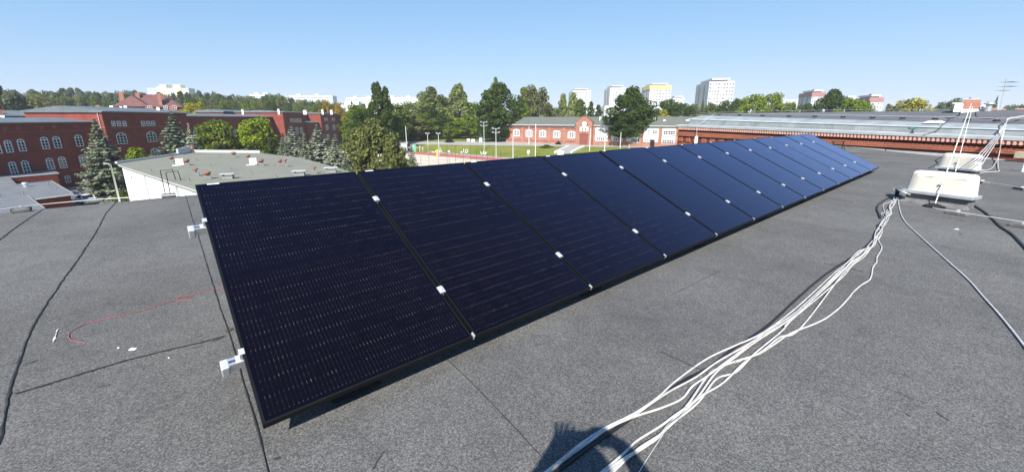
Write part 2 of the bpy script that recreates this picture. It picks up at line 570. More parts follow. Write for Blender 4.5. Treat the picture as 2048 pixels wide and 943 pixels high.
def panel_glass():
    """Monocrystalline half cells: six columns of twenty, solder pads on every busbar, blue anti-reflective coat."""
    m, nt, b = newmat('solar_cell_glass')
    out = nt.nodes["Material Output"]
    tc = N(nt, "ShaderNodeTexCoord")
    sp = N(nt, "ShaderNodeSeparateXYZ")
    nt.links.new(tc.outputs["UV"], sp.inputs[0])
    x, y = sp.outputs[0], sp.outputs[1]                       # metres across and up the panel
    cw, chh = 0.1655, 0.0862
    x0 = mnode(nt, 'SUBTRACT', x, 0.0225)
    y0 = mnode(nt, 'SUBTRACT', y, 0.030)
    fx = mnode(nt, 'FRACT', mnode(nt, 'DIVIDE', x0, cw))
    fy = mnode(nt, 'FRACT', mnode(nt, 'DIVIDE', y0, chh))
    inx = mnode(nt, 'MULTIPLY', mnode(nt, 'GREATER_THAN', x0, 0.0), mnode(nt, 'LESS_THAN', x0, cw * 6))
    iny = mnode(nt, 'MULTIPLY', mnode(nt, 'GREATER_THAN', y0, 0.0), mnode(nt, 'LESS_THAN', y0, chh * 20))
    inside = mnode(nt, 'MULTIPLY', inx, iny)
    gapx = mnode(nt, 'GREATER_THAN', mnode(nt, 'ABSOLUTE', mnode(nt, 'SUBTRACT', fx, 0.5)), 0.487)
    gapy = mnode(nt, 'GREATER_THAN', mnode(nt, 'ABSOLUTE', mnode(nt, 'SUBTRACT', fy, 0.5)), 0.482)
    mid = mnode(nt, 'LESS_THAN', mnode(nt, 'ABSOLUTE', mnode(nt, 'SUBTRACT', y0, chh * 10)), 0.008)
    gap = mnode(nt, 'MAXIMUM', mnode(nt, 'MAXIMUM', gapx, gapy), mnode(nt, 'MAXIMUM', mid, mnode(nt, 'SUBTRACT', 1.0, inside)))
    # busbars: nine per cell
    bx = mnode(nt, 'FRACT', mnode(nt, 'MULTIPLY', fx, 9.0))
    bd = mnode(nt, 'ABSOLUTE', mnode(nt, 'SUBTRACT', bx, 0.5))
    wirem = mnode(nt, 'LESS_THAN', bd, 0.045)
    padx = mnode(nt, 'LESS_THAN', bd, 0.095)
    pyd = mnode(nt, 'ABSOLUTE', mnode(nt, 'SUBTRACT', fy, 0.5))
    pad_end = mnode(nt, 'GREATER_THAN', pyd, 0.415)
    pad_in = mnode(nt, 'LESS_THAN', mnode(nt, 'ABSOLUTE', mnode(nt, 'SUBTRACT', fy, 0.5)), 0.05)
    pn = N(nt, "ShaderNodeTexNoise", i_Scale=55.0, i_Detail=2.0)
    nt.links.new(tc.outputs["UV"], pn.inputs["Vector"])
    oi = N(nt, "ShaderNodeObjectInfo")
    jit = mnode(nt, 'MULTIPLY', mnode(nt, 'SUBTRACT', pn.outputs["Fac"], 0.30), 2.6, clamp=True)
    pn2 = N(nt, "ShaderNodeTexNoise", i_Scale=11.0, i_Detail=2.0)
    nt.links.new(tc.outputs["UV"], pn2.inputs["Vector"])
    jit = mnode(nt, 'MULTIPLY', jit, mnode(nt, 'MULTIPLY', mnode(nt, 'SUBTRACT', pn2.outputs["Fac"], 0.30), 3.0, clamp=True))
    pads = mnode(nt, 'MULTIPLY', mnode(nt, 'MULTIPLY', padx, mnode(nt, 'MAXIMUM', pad_end, mnode(nt, 'MULTIPLY', pad_in, 0.35))), jit)
    wires = mnode(nt, 'MULTIPLY', mnode(nt, 'MULTIPLY', wirem, 0.22), jit)
    metal = mnode(nt, 'MULTIPLY', mnode(nt, 'MAXIMUM', pads, wires), mnode(nt, 'SUBTRACT', 1.0, mnode(nt, 'MAXIMUM', mid, mnode(nt, 'SUBTRACT', 1.0, inside))))
    cn = N(nt, "ShaderNodeTexNoise", i_Scale=1.3, i_Detail=4.0)
    nt.links.new(tc.outputs["UV"], cn.inputs["Vector"])
    cell = ramp(nt, cn.outputs["Fac"], [(0.3, (0.0024, 0.0019, 0.0032)), (0.7, (0.0038, 0.0030, 0.0052))])
    c1 = N(nt, "ShaderNodeMix", data_type='RGBA')
    nt.links.new(gap, c1.inputs[0])
    nt.links.new(cell.outputs[0], c1.inputs[6])
    c1.inputs[7].default_value = (0.0024, 0.0024, 0.0040, 1)
    c2 = N(nt, "ShaderNodeMix", data_type='RGBA')
    nt.links.new(metal, c2.inputs[0])
    nt.links.new(c1.outputs[2], c2.inputs[6])
    c2.inputs[7].default_value = (0.080, 0.071, 0.060, 1)
    nt.links.new(c2.outputs[2], b.inputs["Base Color"])
    b.inputs["Roughness"].default_value = 0.6
    b.inputs["Specular IOR Level"].default_value = 0.0
    gl = N(nt, "ShaderNodeBsdfGlossy", i_Roughness=0.16)
    gl.inputs["Color"].default_value = (0.70, 0.70, 0.94, 1)
    fr = N(nt, "ShaderNodeFresnel", i_IOR=1.31)
    ms = N(nt, "ShaderNodeMixShader")
    nt.links.new(mnode(nt, 'SUBTRACT', mnode(nt, 'MULTIPLY', fr.outputs[0], 1.5), 0.011, clamp=True), ms.inputs[0])
    nt.links.new(b.outputs[0], ms.inputs[1])
    nt.links.new(gl.outputs[0], ms.inputs[2])
    nt.links.new(ms.outputs[0], out.inputs[0])
    return m


M['cells'] = panel_glass()

# ------------------------------------------------------------------ terrain
def sm(x, a, b):
    t = min(1.0, max(0.0, (x - a) / (b - a)))
    return t * t * (3 - 2 * t)


COURT_Z, HALL_Z = 2.5, 4.5
_lb = (P(842, 302.5, COURT_Z), P(1000, 315, COURT_Z))
_lt = (P(845, 289.5, HALL_Z), P(1085, 292.5, HALL_Z))


def sdist(p, ln):
    d = (ln[1] - ln[0])
    d = Vector((d.x, d.y)).normalized()
    return -(p[0] - ln[0].x) * d.y + (p[1] - ln[0].y) * d.x


def gh(x, y):
    base = COURT_Z * sm(x, -62, -42) * sm(y, 72, 86)
    sb, st = sdist((x, y), _lb), sdist((x, y), _lt)
    if st >= 0:
        t = 1.0
    elif sb <= 0:
        t = 0.0
    else:
        t = sb / (sb - st)
        t = t * t * (3 - 2 * t) * 0.4 + t * 0.6
    k = sm(x, -75, -45)
    return base + (HALL_Z - COURT_Z) * t * k


def axis(pts):
    out = []
    for a, b, st in pts:
        n = max(1, int(round((b - a) / st)))
        out += [a + (b - a) * i / n for i in range(n)]
    out.append(pts[-1][1])
    return out


gx = axis([(-5000, -400, 800), (-400, -100, 25), (-100, 60, 2.5), (60, 300, 20), (300, 5000, 800)])
gy = axis([(-1500, -100, 300), (-100, 60, 20), (60, 190, 2.5), (190, 700, 30), (700, 7000, 900)])
mb = MB()
mb.loft([[(x, y, gh(x, y)) for x in gx] for y in gy])
g = mb.build('ground', M['grass'], smooth=True)
tag(g, kind='structure')


def drape(poly, step, lift, name, mat):
    """A thin surfacing sheet that follows the ground inside a polygon strip given by two edges (lists of points)."""
    e0, e1 = poly
    rows = []
    n = max(2, int(max((e0[i + 1] - e0[i]).length for i in range(len(e0) - 1)) / step))

    def dens(e):
        o = []
        for i in range(len(e) - 1):
            o += [e[i].lerp(e[i + 1], k / n) for k in range(n)]
        return o + [e[-1]]
    a0, a1 = dens(e0), dens(e1)
    mcount = max(2, int((a0[0] - a1[0]).length / step))
    for k in range(mcount + 1):
        row = []
        for p, q in zip(a0, a1):
            v = p.lerp(q, k / mcount)
            row.append((v.x, v.y, gh(v.x, v.y) + lift))
        rows.append(row)
    mb = MB().loft(rows)
    o = mb.build(name, mat, smooth=True)
    return tag(o, kind='structure')


# sports court: beige sand with a red running strip in front of the bank
lbd = (_lb[1] - _lb[0]).normalized()
lbn = Vector((lbd.y, -lbd.x, 0))                    # towards the camera
A0 = _lb[0] - lbd * 14
A1 = _lb[1] + lbd * 26
drape(([A0 + lbn * 0.5, A1 + lbn * 0.5], [A0 + lbn * 46, A1 + lbn * 46]), 4, 0.03, 'sports_court', M['court'])
drape(([A0 + lbn * 1.6, A1 + lbn * 1.6], [A0 + lbn * 8.5, A1 + lbn * 8.5]), 3, 0.05, 'running_track', M['track'])
drape(([A0 - lbn * 0.9, A1 - lbn * 0.9], [A0 + lbn * 0.55, A1 + lbn * 0.55]), 3, 0.06, 'kerb_path', M['concrete'])
ltd = (_lt[1] - _lt[0]).normalized()
ltn = Vector((ltd.y, -ltd.x, 0))
T0, T1 = _lt[0] - ltd * 60, _lt[1] + ltd * 40
drape(([T0 - ltn * 0.3, T1 - ltn * 0.3], [T0 - ltn * 9, T1 - ltn * 34]), 5, 0.04, 'paved_path', M['paving'])
# yard with the parked cars
drape(([Vector((-120, 30, 0)), Vector((-62, 60, 0))], [Vector((-120, 78, 0)), Vector((-74, 84, 0))]), 6, 0.03, 'yard_pavement', M['paving'])
# grassy rampart beyond the barracks on the far left
hc = P(25, 228, s=200)
mb = MB()
rows = []
for i in range(25):
    u = -1 + 2 * i / 24
    row = []
    for j in range(41):
        w = -1 + 2 * j / 40
        h = (1 - u * u) ** 1.0 * (1 - w ** 6) * 18.2
        row.append((hc.x - 55 + w * 75 + u * 10, hc.y + u * 30 + 18, h - 0.2))
    rows.append(row)
tag(mb.loft(rows).build('hill', M['hay'], smooth=True), kind='structure')

# ------------------------------------------------------------------ our own roof
EX = Vector((0.7581775, 0.65204821, 0))             # along the row of panels
EV = Vector((-0.65204821, 0.7581775, 0))            # across it, away from the camera


def R(u, v, z=0.0):
    w = EX * u + EV * v
    return Vector((w.x, w.y, ROOF + z))


EDGE_V = 9.19
blk = thing('flat_roofed_building', R(4, 3, -ROOF), 'wide flat grey bitumen felt roof in the foreground carrying the solar panels', 'building')
mb = MB()
roof_poly = [R(-9, EDGE_V), R(-9, -9), R(24, -9), R(24, 0.5), R(16.2, EDGE_V)]
mb.prism([(p.x, p.y) for p in roof_poly], ROOF - 0.25, ROOF)
rnd = random.Random(4)


def ribbon(mb, pts, w, lift, mi, wob=0.35):
    """A ragged bead of bitumen lying on the felt."""
    rows = []
    for i, p in enumerate(pts):
        t = (pts[min(i + 1, len(pts) - 1)] - pts[max(0, i - 1)]).normalized()
        s = Vector((-t.y, t.x, 0))
        a = w * (0.5 + wob * rnd.uniform(-1, 1))
        b = w * (0.5 + wob * rnd.uniform(-1, 1))
        rows.append([p + s * a + Vector((0, 0, lift)), p + Vector((0, 0, lift + 0.003)), p - s * b + Vector((0, 0, lift))])
    mb.loft(rows, mi)


def seam(mb, u, v0, v1, w, drift, wob=0.012, lift=0.003, du=0.0):
    pts = []
    n = int(abs(v1 - v0) / 0.06) + 2
    ph = rnd.uniform(0, 6)
    off = 0
    for i in range(n):
        t = i / (n - 1)
        v = v0 + (v1 - v0) * t
        off += rnd.uniform(-1, 1) * wob * 0.35
        off *= 0.94
        pts.append(R(u + du * t + off + drift * math.sin(ph + v * 1.3), v))
    ribbon(mb, pts, w, lift, 1)




def seam_px(mb, pxs, w, wob, step=.05):
    pts = [P(x, y, ROOF) for x, y in pxs]
    out = []
    for i in range(len(pts) - 1):
        n = max(1, int((pts[i + 1] - pts[i]).length / step))
        for k in range(n):
            q = pts[i].lerp(pts[i + 1], k / n)
            out.append(q + Vector((rnd.uniform(-1, 1), rnd.uniform(-1, 1), 0)) * wob)
    ribbon(mb, out + [pts[-1]], w, .003, 1, .3)


seam_px(mb, [(235.5, 400), (233.8, 402.5), (212, 426), (191, 467), (157, 517), (117, 572), (90.6, 612), (67, 650.6), (52.5, 684), (40.5, 722), (31, 741), (21.5, 779), (16, 798), (2, 870), (-20, 930)], .012, .004)
seam_px(mb, [(370, 388), (372, 393), (384, 436), (396, 469), (410, 517), (424.6, 564.7), (441, 617), (458, 665), (477, 727), (491, 779), (503, 815), (527, 905), (540, 960)], .0075, .001)
seam_px(mb, [(92, 415), (88, 417), (52, 441), (24, 460), (0, 479), (-50, 520)], .017, .004)
seam(mb, -2.40, EDGE_V, 4.0, 0.02, 0.012, 0.018)
seam_px(mb, [(893, 718), (935, 757), (985, 808), (1040, 866), (1082, 912)], .0045, .001)
for u0 in (2.05, 4.6):
    v1 = rnd.uniform(0.4, 1.5)
    seam(mb, u0, v1, v1 - rnd.uniform(0.15, 0.3), 0.003, 0.004, 0.006)
# cross seam between two felt lengths
pts = [P(x, y, ROOF) for x, y in ((28, 789), (90, 771), (160, 749), (250, 722), (330, 702), (400, 686), (456, 671))]
fine = []
for i in range(len(pts) - 1):
    for k in range(12):
        fine.append(pts[i].lerp(pts[i + 1], k / 12) + Vector((rnd.uniform(-1, 1), rnd.uniform(-1, 1), 0)) * 0.002)
ribbon(mb, fine, 0.010, 0.006, 1)


def blot(mb, px, py, r, mi, squash=0.5, ang=0.0, lift=0.0035):
    c = P(px, py, ROOF)
    n = 22
    ring = []
    for i in range(n):
        t = 2 * math.pi * i / n
        rr = r * (0.75 + 0.35 * rnd.random())
        x, y = math.cos(t) * rr, math.sin(t) * rr * squash
        ring.append((c.x + x * math.cos(ang) - y * math.sin(ang), c.y + x * math.sin(ang) + y * math.cos(ang), ROOF + lift))
    mb.add(ring, [tuple(range(n))], mi)


for px, py, r, mi, sq, an in ((459, 660, .026, 3, .8, 1.2), (432, 680, .03, 2, .28, .6), (398, 672, .022, 2, .3, .6), (395, 694, .03, 2, .2, .6),
                              (60, 725, .03, 2, .5, .8), (420, 478, .02, 2, .5, 0), (553, 917, .014, 3, .6, .3), (205, 772, .03, 2, .4, .4),
                              (1236, 722, .014, 2, .7, .2), (1242, 714, .011, 2, .7, 0), (1728, 876, .014, 2, .7, 0), (1840, 812, .018, 2, .3, 2.6),
                              (1938, 452, .05, 2, .25, .4), (1922, 468, .05, 2, .25, .8), (1130, 665, .03, 2, .35, .8), (1075, 690, .025, 2, .3, .5)):
    blot(mb, px, py, r, mi, sq, an)
for seq in (((1765, 774), (1790, 782), (1824, 797), (1862, 806)), ((1345, 590), (1385, 568), (1443, 540)), ((768, 902), (758, 915), (745, 940)),
            ((1870, 823), (1900, 842)), ((1810, 826), (1822, 834)), ((1640, 396), (1690, 402), (1706, 404))):
    pts = [P(x, y, ROOF) for x, y in seq]
    fine = []
    for i in range(len(pts) - 1):
        for k in range(6):
            fine.append(pts[i].lerp(pts[i + 1], k / 6))
    ribbon(mb, fine + [pts[-1]], 0.006, 0.0035, 2, 0.45)
# low lap steps of the felt: a second layer with its own edge
deck = mb.build('roof_deck', [M['felt'], M['tar'], M['stain'], M['rust_stain']], blk)
mb = MB()
wall_poly = [R(-8.8, EDGE_V - 0.25), R(-8.8, -8.8), R(23.8, -8.8), R(23.8, 0.3), R(16.0, EDGE_V - 0.25)]
mb.prism([(p.x, p.y) for p in wall_poly], 0.0, ROOF - 0.26)
mb.build('wall', M['white_wall'], blk)
mb = MB()
q = [R(-9.02, EDGE_V + 0.002), R(16.2, EDGE_V + 0.002), R(16.2, EDGE_V + 0.05), R(-9.02, EDGE_V + 0.05)]
mb.prism([(p.x, p.y) for p in q], ROOF - 0.2, ROOF - 0.012)
mb.build('edge_flashing', M['galv'], blk)

# ------------------------------------------------------------------ solar panels
P0 = Vector((-1.00900308, 1.37401243, CAM_Z - 1.20056994))
EY = Vector((-0.58705381, 0.68260442, 0.43522297)).normalized()
EN = EX.cross(EY).normalized()
PITCHU = PW + GAP
PMAT = Matrix((EX, EY, EN)).transposed().to_4x4()      # local panel axes -> world


def local_mesh(mb, name, mats, smooth=False):
    return mb.mesh(name, mats, (0, 0, 0), smooth)


FW, FD = 0.011, 0.032
mb = MB()
mb.box(0, PW, 0, FW, -FD, 0).box(0, PW, PL - FW, PL, -FD, 0)
mb.box(0, FW, FW, PL - FW, -FD, 0).box(PW - FW, PW, FW, PL - FW, -FD, 0)
mb.box(FW, PW - FW, FW, FW + .018, -FD, -FD + .002).box(FW, PW - FW, PL - FW - .018, PL - FW, -FD, -FD + .002)
frame_me = local_mesh(mb, 'panel_frame', M['frame_black'])
mb = MB().box(FW, PW - FW, FW, PL - FW, -0.006, -0.0015)
glass_me = local_mesh(mb, 'panel_glass', M['cells'])
uv = glass_me.uv_layers.new(name='UVMap')
for lp in glass_me.loops:
    co = glass_me.vertices[lp.vertex_index].co
    uv.data[lp.index].uv = (co.x, co.y)
mb = MB().box(0.062, 0.128, PL - 0.0125, PL - 0.003, 0.0, 0.0012)
label_me = local_mesh(mb, 'panel_label', M['label'])


def clamp_mesh(w, h):
    mb = MB()
    mb.box(-w / 2, w / 2, -h / 2, h / 2, 0.001, 0.007)
    mb.box(-w * 0.30, w * 0.30, -h / 2, h / 2, 0.007, 0.010)
    mb.box(-GAP / 2 + .002, GAP / 2 - .002, -h / 2, h / 2, -0.04, 0.001)
    mb.lathe((0, 0, 0.010), [(0.0065, 0), (0.0065, 0.006), (0.0, 0.006)], 6)
    return local_mesh(mb, 'mid_clamp', M['clamp_white'])


clamp_me = clamp_mesh(0.038, 0.052)
mb = MB().box(-.0035, .0035, -.008, .018, -.012, .003).box(-.0035, .0035, -.012, -.006, -.028, .003)
hook_me = local_mesh(mb, 'cable_clip', M['clamp_white'])
CL_V = (0.378, 1.397)
jit = random.Random(11)
ords = ['nearest', 'second', 'third', 'fourth', 'fifth', 'sixth', 'seventh', 'eighth', 'ninth', 'tenth', 'eleventh', 'twelfth', 'farthest']
for i in range(13):
    if i == 0:
        lab = 'nearest black solar panel, at the left end of the row with both rail ends showing'
    elif i == 12:
        lab = 'farthest solar panel, at the right end of the row near the brick parapet'
    else:
        lab = '%s black solar panel of the row counted from the near left end' % ords[i]
    r = thing('solar_panel', P0 + EX * (i * PITCHU), lab, 'solar panel', 'solar panels in one tilted row')
    rm = Matrix.Rotation(math.radians(jit.uniform(-.15, .15)), 3, EX)
    r.rotation_euler = (rm @ Matrix((EX, EY, EN)).transposed()).to_euler()
    for nm, me in (('frame', frame_me), ('glass', glass_me), ('sticker', label_me)):
        o = bpy.data.objects.new(nm, me)
        COL.objects.link(o)
        o.parent = r
        if nm == 'sticker':
            o.location.x = jit.uniform(-.006, .006)
    if i < 12:
        for v in CL_V:
            o = bpy.data.objects.new('clamp', clamp_me)
            COL.objects.link(o)
            o.parent = r
            o.location = (PW + GAP / 2, v + jit.uniform(-.01, .01), 0)
    o = bpy.data.objects.new('cable_clip', hook_me)
    COL.objects.link(o)
    o.parent = r
    o.location = (PW + GAP * .65, 0.012, 0)

# mounting frame: two rails on triangular trestles
fr = thing('mounting_frame', P0 + EX * 6, 'aluminium rail frame under the solar panels with white capped rail ends', 'rail frame')


def PT(u, v, w):
    return P0 + EX * u + EY * v + EN * w


def pbox(mb, u0, u1, v0, v1, w0, w1):
    return mb.hexa([PT(u0, v0, w0), PT(u1, v0, w0), PT(u1, v1, w0), PT(u0, v1, w0), PT(u0, v0, w1), PT(u1, v0, w1), PT(u1, v1, w1), PT(u0, v1, w1)])


LEN = 13 * PITCHU - GAP
for v in CL_V:
    mb = MB()
    pbox(mb, -0.060, LEN + .05, v - .020, v - .006, -.075, -.035)
    pbox(mb, -0.060, LEN + .05, v + .006, v + .020, -.075, -.035)
    pbox(mb, -0.060, LEN + .05, v - .020, v + .020, -.079, -.075)
    mb.build('rail', M['alu'], fr)
    mb = MB()
    pbox(mb, -0.088, -0.056, v - .029, v + .024, -.094, -.034)
    bevel(mb.build('rail_cap', M['clamp_white'], fr), .005)
    mb = MB()
    pbox(mb, -0.030, -0.003, v - .018, v + .024, -.040, -.034)
    pbox(mb, -0.014, -0.002, v - .010, v + .024, -.036, .004)
    pbox(mb, -0.014, 0.009, v - .010, v + .024, .002, .006)
    bevel(mb.build('end_clamp', M['clamp_white'], fr), .0015)
for k in range(8):
    u = 0.42 + k * 1.86
    p_front, p_back = PT(u, .12, -.085), PT(u, 1.68, -.085)
    mb = MB()
    ub = Vector((EX.x, EX.y, 0)) * .02
    f0 = Vector((p_front.x, p_front.y, ROOF + .02))
    b0 = Vector((p_back.x, p_back.y, ROOF + .02))
    for a_, b_ in ((f0, b0), (p_front, p_back), (b0, p_back), (f0, p_front), (f0.lerp(b0, .45), p_front.lerp(p_back, .6))):
        mb.tube([a_, b_], .018, 4)
    mb.build('trestle', M['alu'], fr)
    for c_ in (f0, b0):
        mb = MB()
        T = Matrix.Translation((c_.x, c_.y, ROOF)) @ Matrix.Rotation(math.atan2(EX.y, EX.x), 4, 'Z')
        if c_ is b0:
            mb.box(-.2, .2, -.16, .16, .002, .018, T)
        else:
            mb.box(-.12, .12, -.02, .1, .002, .018, T)
        mb.build('foot_pad', M['tyre'], fr)

# ------------------------------------------------------------------ brick building behind the right edge of our roof
AB = P(1870, 311, ROOF)
AF = Frame(AB, -20)                                   # d runs away from us along the wall, o points away from the roof
AF_OUT = AF.o                                         # (to the right: behind the wall)


def aline(o, *pp):
    """Line on the plane at offset o through two photo points -> z as a linear function of a."""
    (a0, z0, _), (a1, z1, _) = AF.hit(*pp[0], out=o), AF.hit(*pp[1], out=o)
    k = (z1 - z0) / (a1 - a0)
    return lambda a: z0 + k * (a - a0)


A_NEAR, A_FAR = -7.0, 13.35
z_cope_t = aline(-.176, (1380, 250.8), (1990, 273.4))
z_cope_b = aline(-.176, (1380, 254.4), (1990, 279.6))
z_dent_t = aline(-.16, (1380, 255.4), (1990, 281.0))
z_dent_b = aline(-.16, (1380, 259.8), (1990, 288.0))
z_band_t = aline(-.08, (1380, 263.5), (1990, 295.3))
z_band_b = aline(-.08, (1380, 272.5), (1990, 306.2))
z_pan_b = aline(.55, (1380, 249.6), (1990, 270.0))
z_pan_t = aline(.60, (1380, 239.5), (1990, 260.0))
z_str_t = aline(.72, (1380, 237.0), (1990, 256.4))
z_apr_t = aline(1.6, (1380, 230.0), (1990, 246.8))
z_ridge = aline(7.5, (1400, 226.6), (1900, 221.4))


def strip(mb, a0, a1, rows, mi=0, n=1):
    """Loft between lines given as (offset, z function)."""
    rr = []
    for o, zf in rows:
        rr.append([AF.pt(a0 + (a1 - a0) * k / n, o, zf(a0 + (a1 - a0) * k / n)) for k in range(n + 1)])
    mb.loft(rr, mi)
    return mb


def solid(mb, a0, a1, prof, mi=0):
    """Closed bar with a constant section (list of (offset, z function))."""
    n = len(prof)
    k = len(mb.v)
    for a_ in (a0, a1):
        mb.v += [tuple(AF.pt(a_, o, zf(a_))) for o, zf in prof]
    for j in range(n):
        mb.f.append((k + j, k + (j + 1) % n, k + n + (j + 1) % n, k + n + j))
        mb.m.append(mi)
    mb.f += [tuple(range(k, k + n))[::-1], tuple(range(k + n, k + 2 * n))]
    mb.m += [mi, mi]
    return mb


def off(zf, dz):
    return lambda a: zf(a) + dz


def const(z):
    return lambda a: z


ann = thing('brick_building', AF.pt(4, 2, 0), 'orange brick building with dentil cornice and grey felt roof behind the panels at right', 'building')
mb = MB()
solid(mb, A_NEAR, A_FAR, [(0.0, const(0)), (0.0, off(z_cope_b, -.004)), (.30, off(z_cope_b, -.004)), (.30, const(0))])
mb.build('brick_wall', M['brick_dark'], ann)
mb = MB()
solid(mb, A_NEAR, A_FAR, [(-.08, z_band_b), (-.08, z_band_t), (-.002, off(z_band_t, .015)), (-.002, off(z_band_b, -.0))])
mb.build('brick_band', M['brick_orange'], ann)
mb = MB()
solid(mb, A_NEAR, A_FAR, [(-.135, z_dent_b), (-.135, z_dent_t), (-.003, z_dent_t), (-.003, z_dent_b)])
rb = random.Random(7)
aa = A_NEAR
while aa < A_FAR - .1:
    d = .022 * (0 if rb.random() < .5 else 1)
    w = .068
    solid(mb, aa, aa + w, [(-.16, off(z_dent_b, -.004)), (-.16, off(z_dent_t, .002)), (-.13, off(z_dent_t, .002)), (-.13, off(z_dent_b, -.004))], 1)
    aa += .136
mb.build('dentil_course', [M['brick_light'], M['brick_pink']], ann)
mb = MB()
a0 = A_NEAR
for a1 in (-1.05, 2.1, 5.2, 8.3, 11.2, A_FAR + .15):
    solid(mb, a0, a1 - .006, [(-.176, z_cope_b), (-.176, z_cope_t), (.27, off(z_cope_t, .035)), (.27, off(z_cope_t, .0)), (-.165, off(z_cope_b, .02)), (-.165, z_cope_b)])
    a0 = a1
mb.build('coping', M['zinc_pale'], ann)
mb = MB()
strip(mb, A_NEAR, A_FAR, [(.272, off(z_cope_t, .0)), (.30, off(z_pan_b, -.10)), (.56, off(z_pan_b, -.06)), (.57, z_pan_b)], n=20)
mb.build('gutter_channel', M['zinc'], ann)
mb = MB()
a0 = A_NEAR
for a1 in (-3.2, -.2, 2.8, 5.8, 8.8, 11.7, A_FAR - .25):
    solid(mb, a0, a1 - .004, [(.55, z_pan_b), (.60, z_pan_t), (.66, z_pan_t), (.62, z_pan_b)])
    a0 = a1
mb.build('fascia_sheet', M['zinc'], ann)
mb = MB()
a0 = A_NEAR
for a1 in (-4.2, -1.7, .9, 3.4, 6, 8.7, 11.2, A_FAR - .1):
    solid(mb, a0, a1 - .004, [(.58, off(z_pan_t, .002)), (.57, off(z_pan_t, .02)), (.72, z_str_t), (.74, off(z_pan_t, .002))])
    a0 = a1
mb.build('drip_edge', M['zinc_pale'], ann)
mb = MB()
solid(mb, A_NEAR, A_FAR - .2, [(.721, off(z_str_t, .001)), (1.6, z_apr_t), (1.6, off(z_apr_t, -.1)), (.8, off(z_str_t, -.1))])
mb.build('roof_apron', M['zinc'], ann)
mb = MB()
solid(mb, A_NEAR - 6, A_FAR - .35, [(1.55, off(z_apr_t, .008)), (4.4, lambda a: z_apr_t(a) * .36 + z_ridge(a) * .64), (7.5, z_ridge), (14, off(z_ridge, -.3)), (14, const(5)), (1.7, const(5))])
mb.build('felt_roof', M['felt_far'], ann)
# brick frieze below the band where our roof has ended
mb = MB()
for k in range(7):
    a0 = 8.9 + k * .66
    solid(mb, a0, a0 + .34, [(-.075, off(z_band_b, -.36)), (-.075, off(z_band_b, -.10)), (-.003, off(z_band_b, -.10)), (-.003, off(z_band_b, -.36))])
    solid(mb, a0 - .30, a0 + .30, [(-.06, off(z_band_b, -.62)), (-.06, off(z_band_b, -.44)), (-.003, off(z_band_b, -.44)), (-.003, off(z_band_b, -.62))])
mb.build('brick_frieze', M['brick_orange'], ann)
mb = MB()
for x0, x1, y0, y1 in ((1690, 1770, (291.6, 296), (298, 301.5)), (1772, 1890, (298.5, 302.5), (306.6, 313)), (1886, 2032, (306, 312), (321.5, 329))):
    q0, q1 = AF.hit(x0, y0[0], out=-.02), AF.hit(x1, y1[0], out=-.02)
    q2, q3 = AF.hit(x0, y0[1], out=-.16), AF.hit(x1, y1[1], out=-.16)
    t = [AF.pt(q0[0], -.004, q0[1]), AF.pt(q1[0], -.004, q1[1]), AF.pt(q3[0], -.16, max(ROOF + .012, q3[1])), AF.pt(q2[0], -.16, max(ROOF + .012, q2[1]))]
    dn = Vector((0, 0, -.012))
    mb.hexa([p + dn for p in t] + t)
mb.build('base_flashing', M['galv'], ann)
# cricket of felt filling the corner under the flashing
mb = MB()
rows = [[AF.pt(a_, -.15, ROOF + max(.01, .055 * a_) - .004) for a_ in (-1, 0, 1, 2, 3, 4)],
        [AF.pt(a_, -1.3 - .0 * a_, ROOF + .0015) for a_ in (-1, 0, 1, 2, 3, 4)]]
mb.loft(rows[::-1])
mb.build('felt_fillet', M['felt'], ann)

# conductor wire on small holders along the neighbour's roof, and a second along its ridge
hold_px = ((1438, 229.8), (1479, 229.9), (1525, 231.0), (1578, 232), (1630, 232.6), (1686, 233.9), (1745, 235.2), (1805, 236.4), (1870, 237.6), (1935, 239.5), (1993, 241.2))
wpts = []
for i, (px, py) in enumerate(hold_px):
    a_, z_, _ = AF.hit(px, py, out=2.0)
    base = AF.pt(a_, 2.0, z_ - .03)
    o_ = thing('conductor_holder', base, 'dark domed holder on the neighbouring felt roof carrying the pale conductor wire', 'wire holder', 'conductor holders on the neighbouring roof')
    mb = MB()
    mb.lathe(base, [(.11, 0), (.11, .03), (.075, .06), (.03, .075), (0, .078)], 10)
    mb.build('weight', M['black'], o_)
    mb = MB().tube([base + Vector((0, 0, .07)), base + Vector((0, 0, .115))], .012, 5)
    mb.build('clip', M['wire'], o_)
    wpts.append(base + Vector((0, 0, .115)))
wpts = [wpts[0] + AF.d * 2.5 - Vector((0, 0, .1))] + wpts + [wpts[-1] - AF.d * 4 - Vector((0, 0, .05))]
tag(MB().tube(wpts, .011, 5).build('conductor_wire', M['wire'], origin=wpts[5]), 'pale conductor wire strung over dark domed holders on the neighbouring roof', 'wire')
rp = []
for px, py in ((1400, 225.4), (1500, 223.2), (1600, 221.0), (1689, 219.4), (1770, 218.7), (1840, 218.6), (1900, 219.6)):
    a_, z_, _ = AF.hit(px, py, out=7.5)
    rp.append(AF.pt(a_, 7.5, z_))
mb = MB()
rw = thing('ridge_conductor', rp[2], 'thin wire on short posts along the ridge of the neighbouring roof', 'wire')
mb.tube(rp, .008, 5).build('wire', M['wire'], rw)
for p in rp[1:-1]:
    mb = MB().tube([Vector((p.x, p.y, p.z - .28)), p + Vector((0, 0, .04))], .018, 5)
    mb.build('post', M['wire'], rw)

# brick chimney on the ridge
cs = AF.hit(1940, 222, out=6.8)[2]
ch = thing('chimney_stack', P(1940, 225, s=cs), 'red brick chimney stack with white rendered base on the ridge at the right', 'chimney')


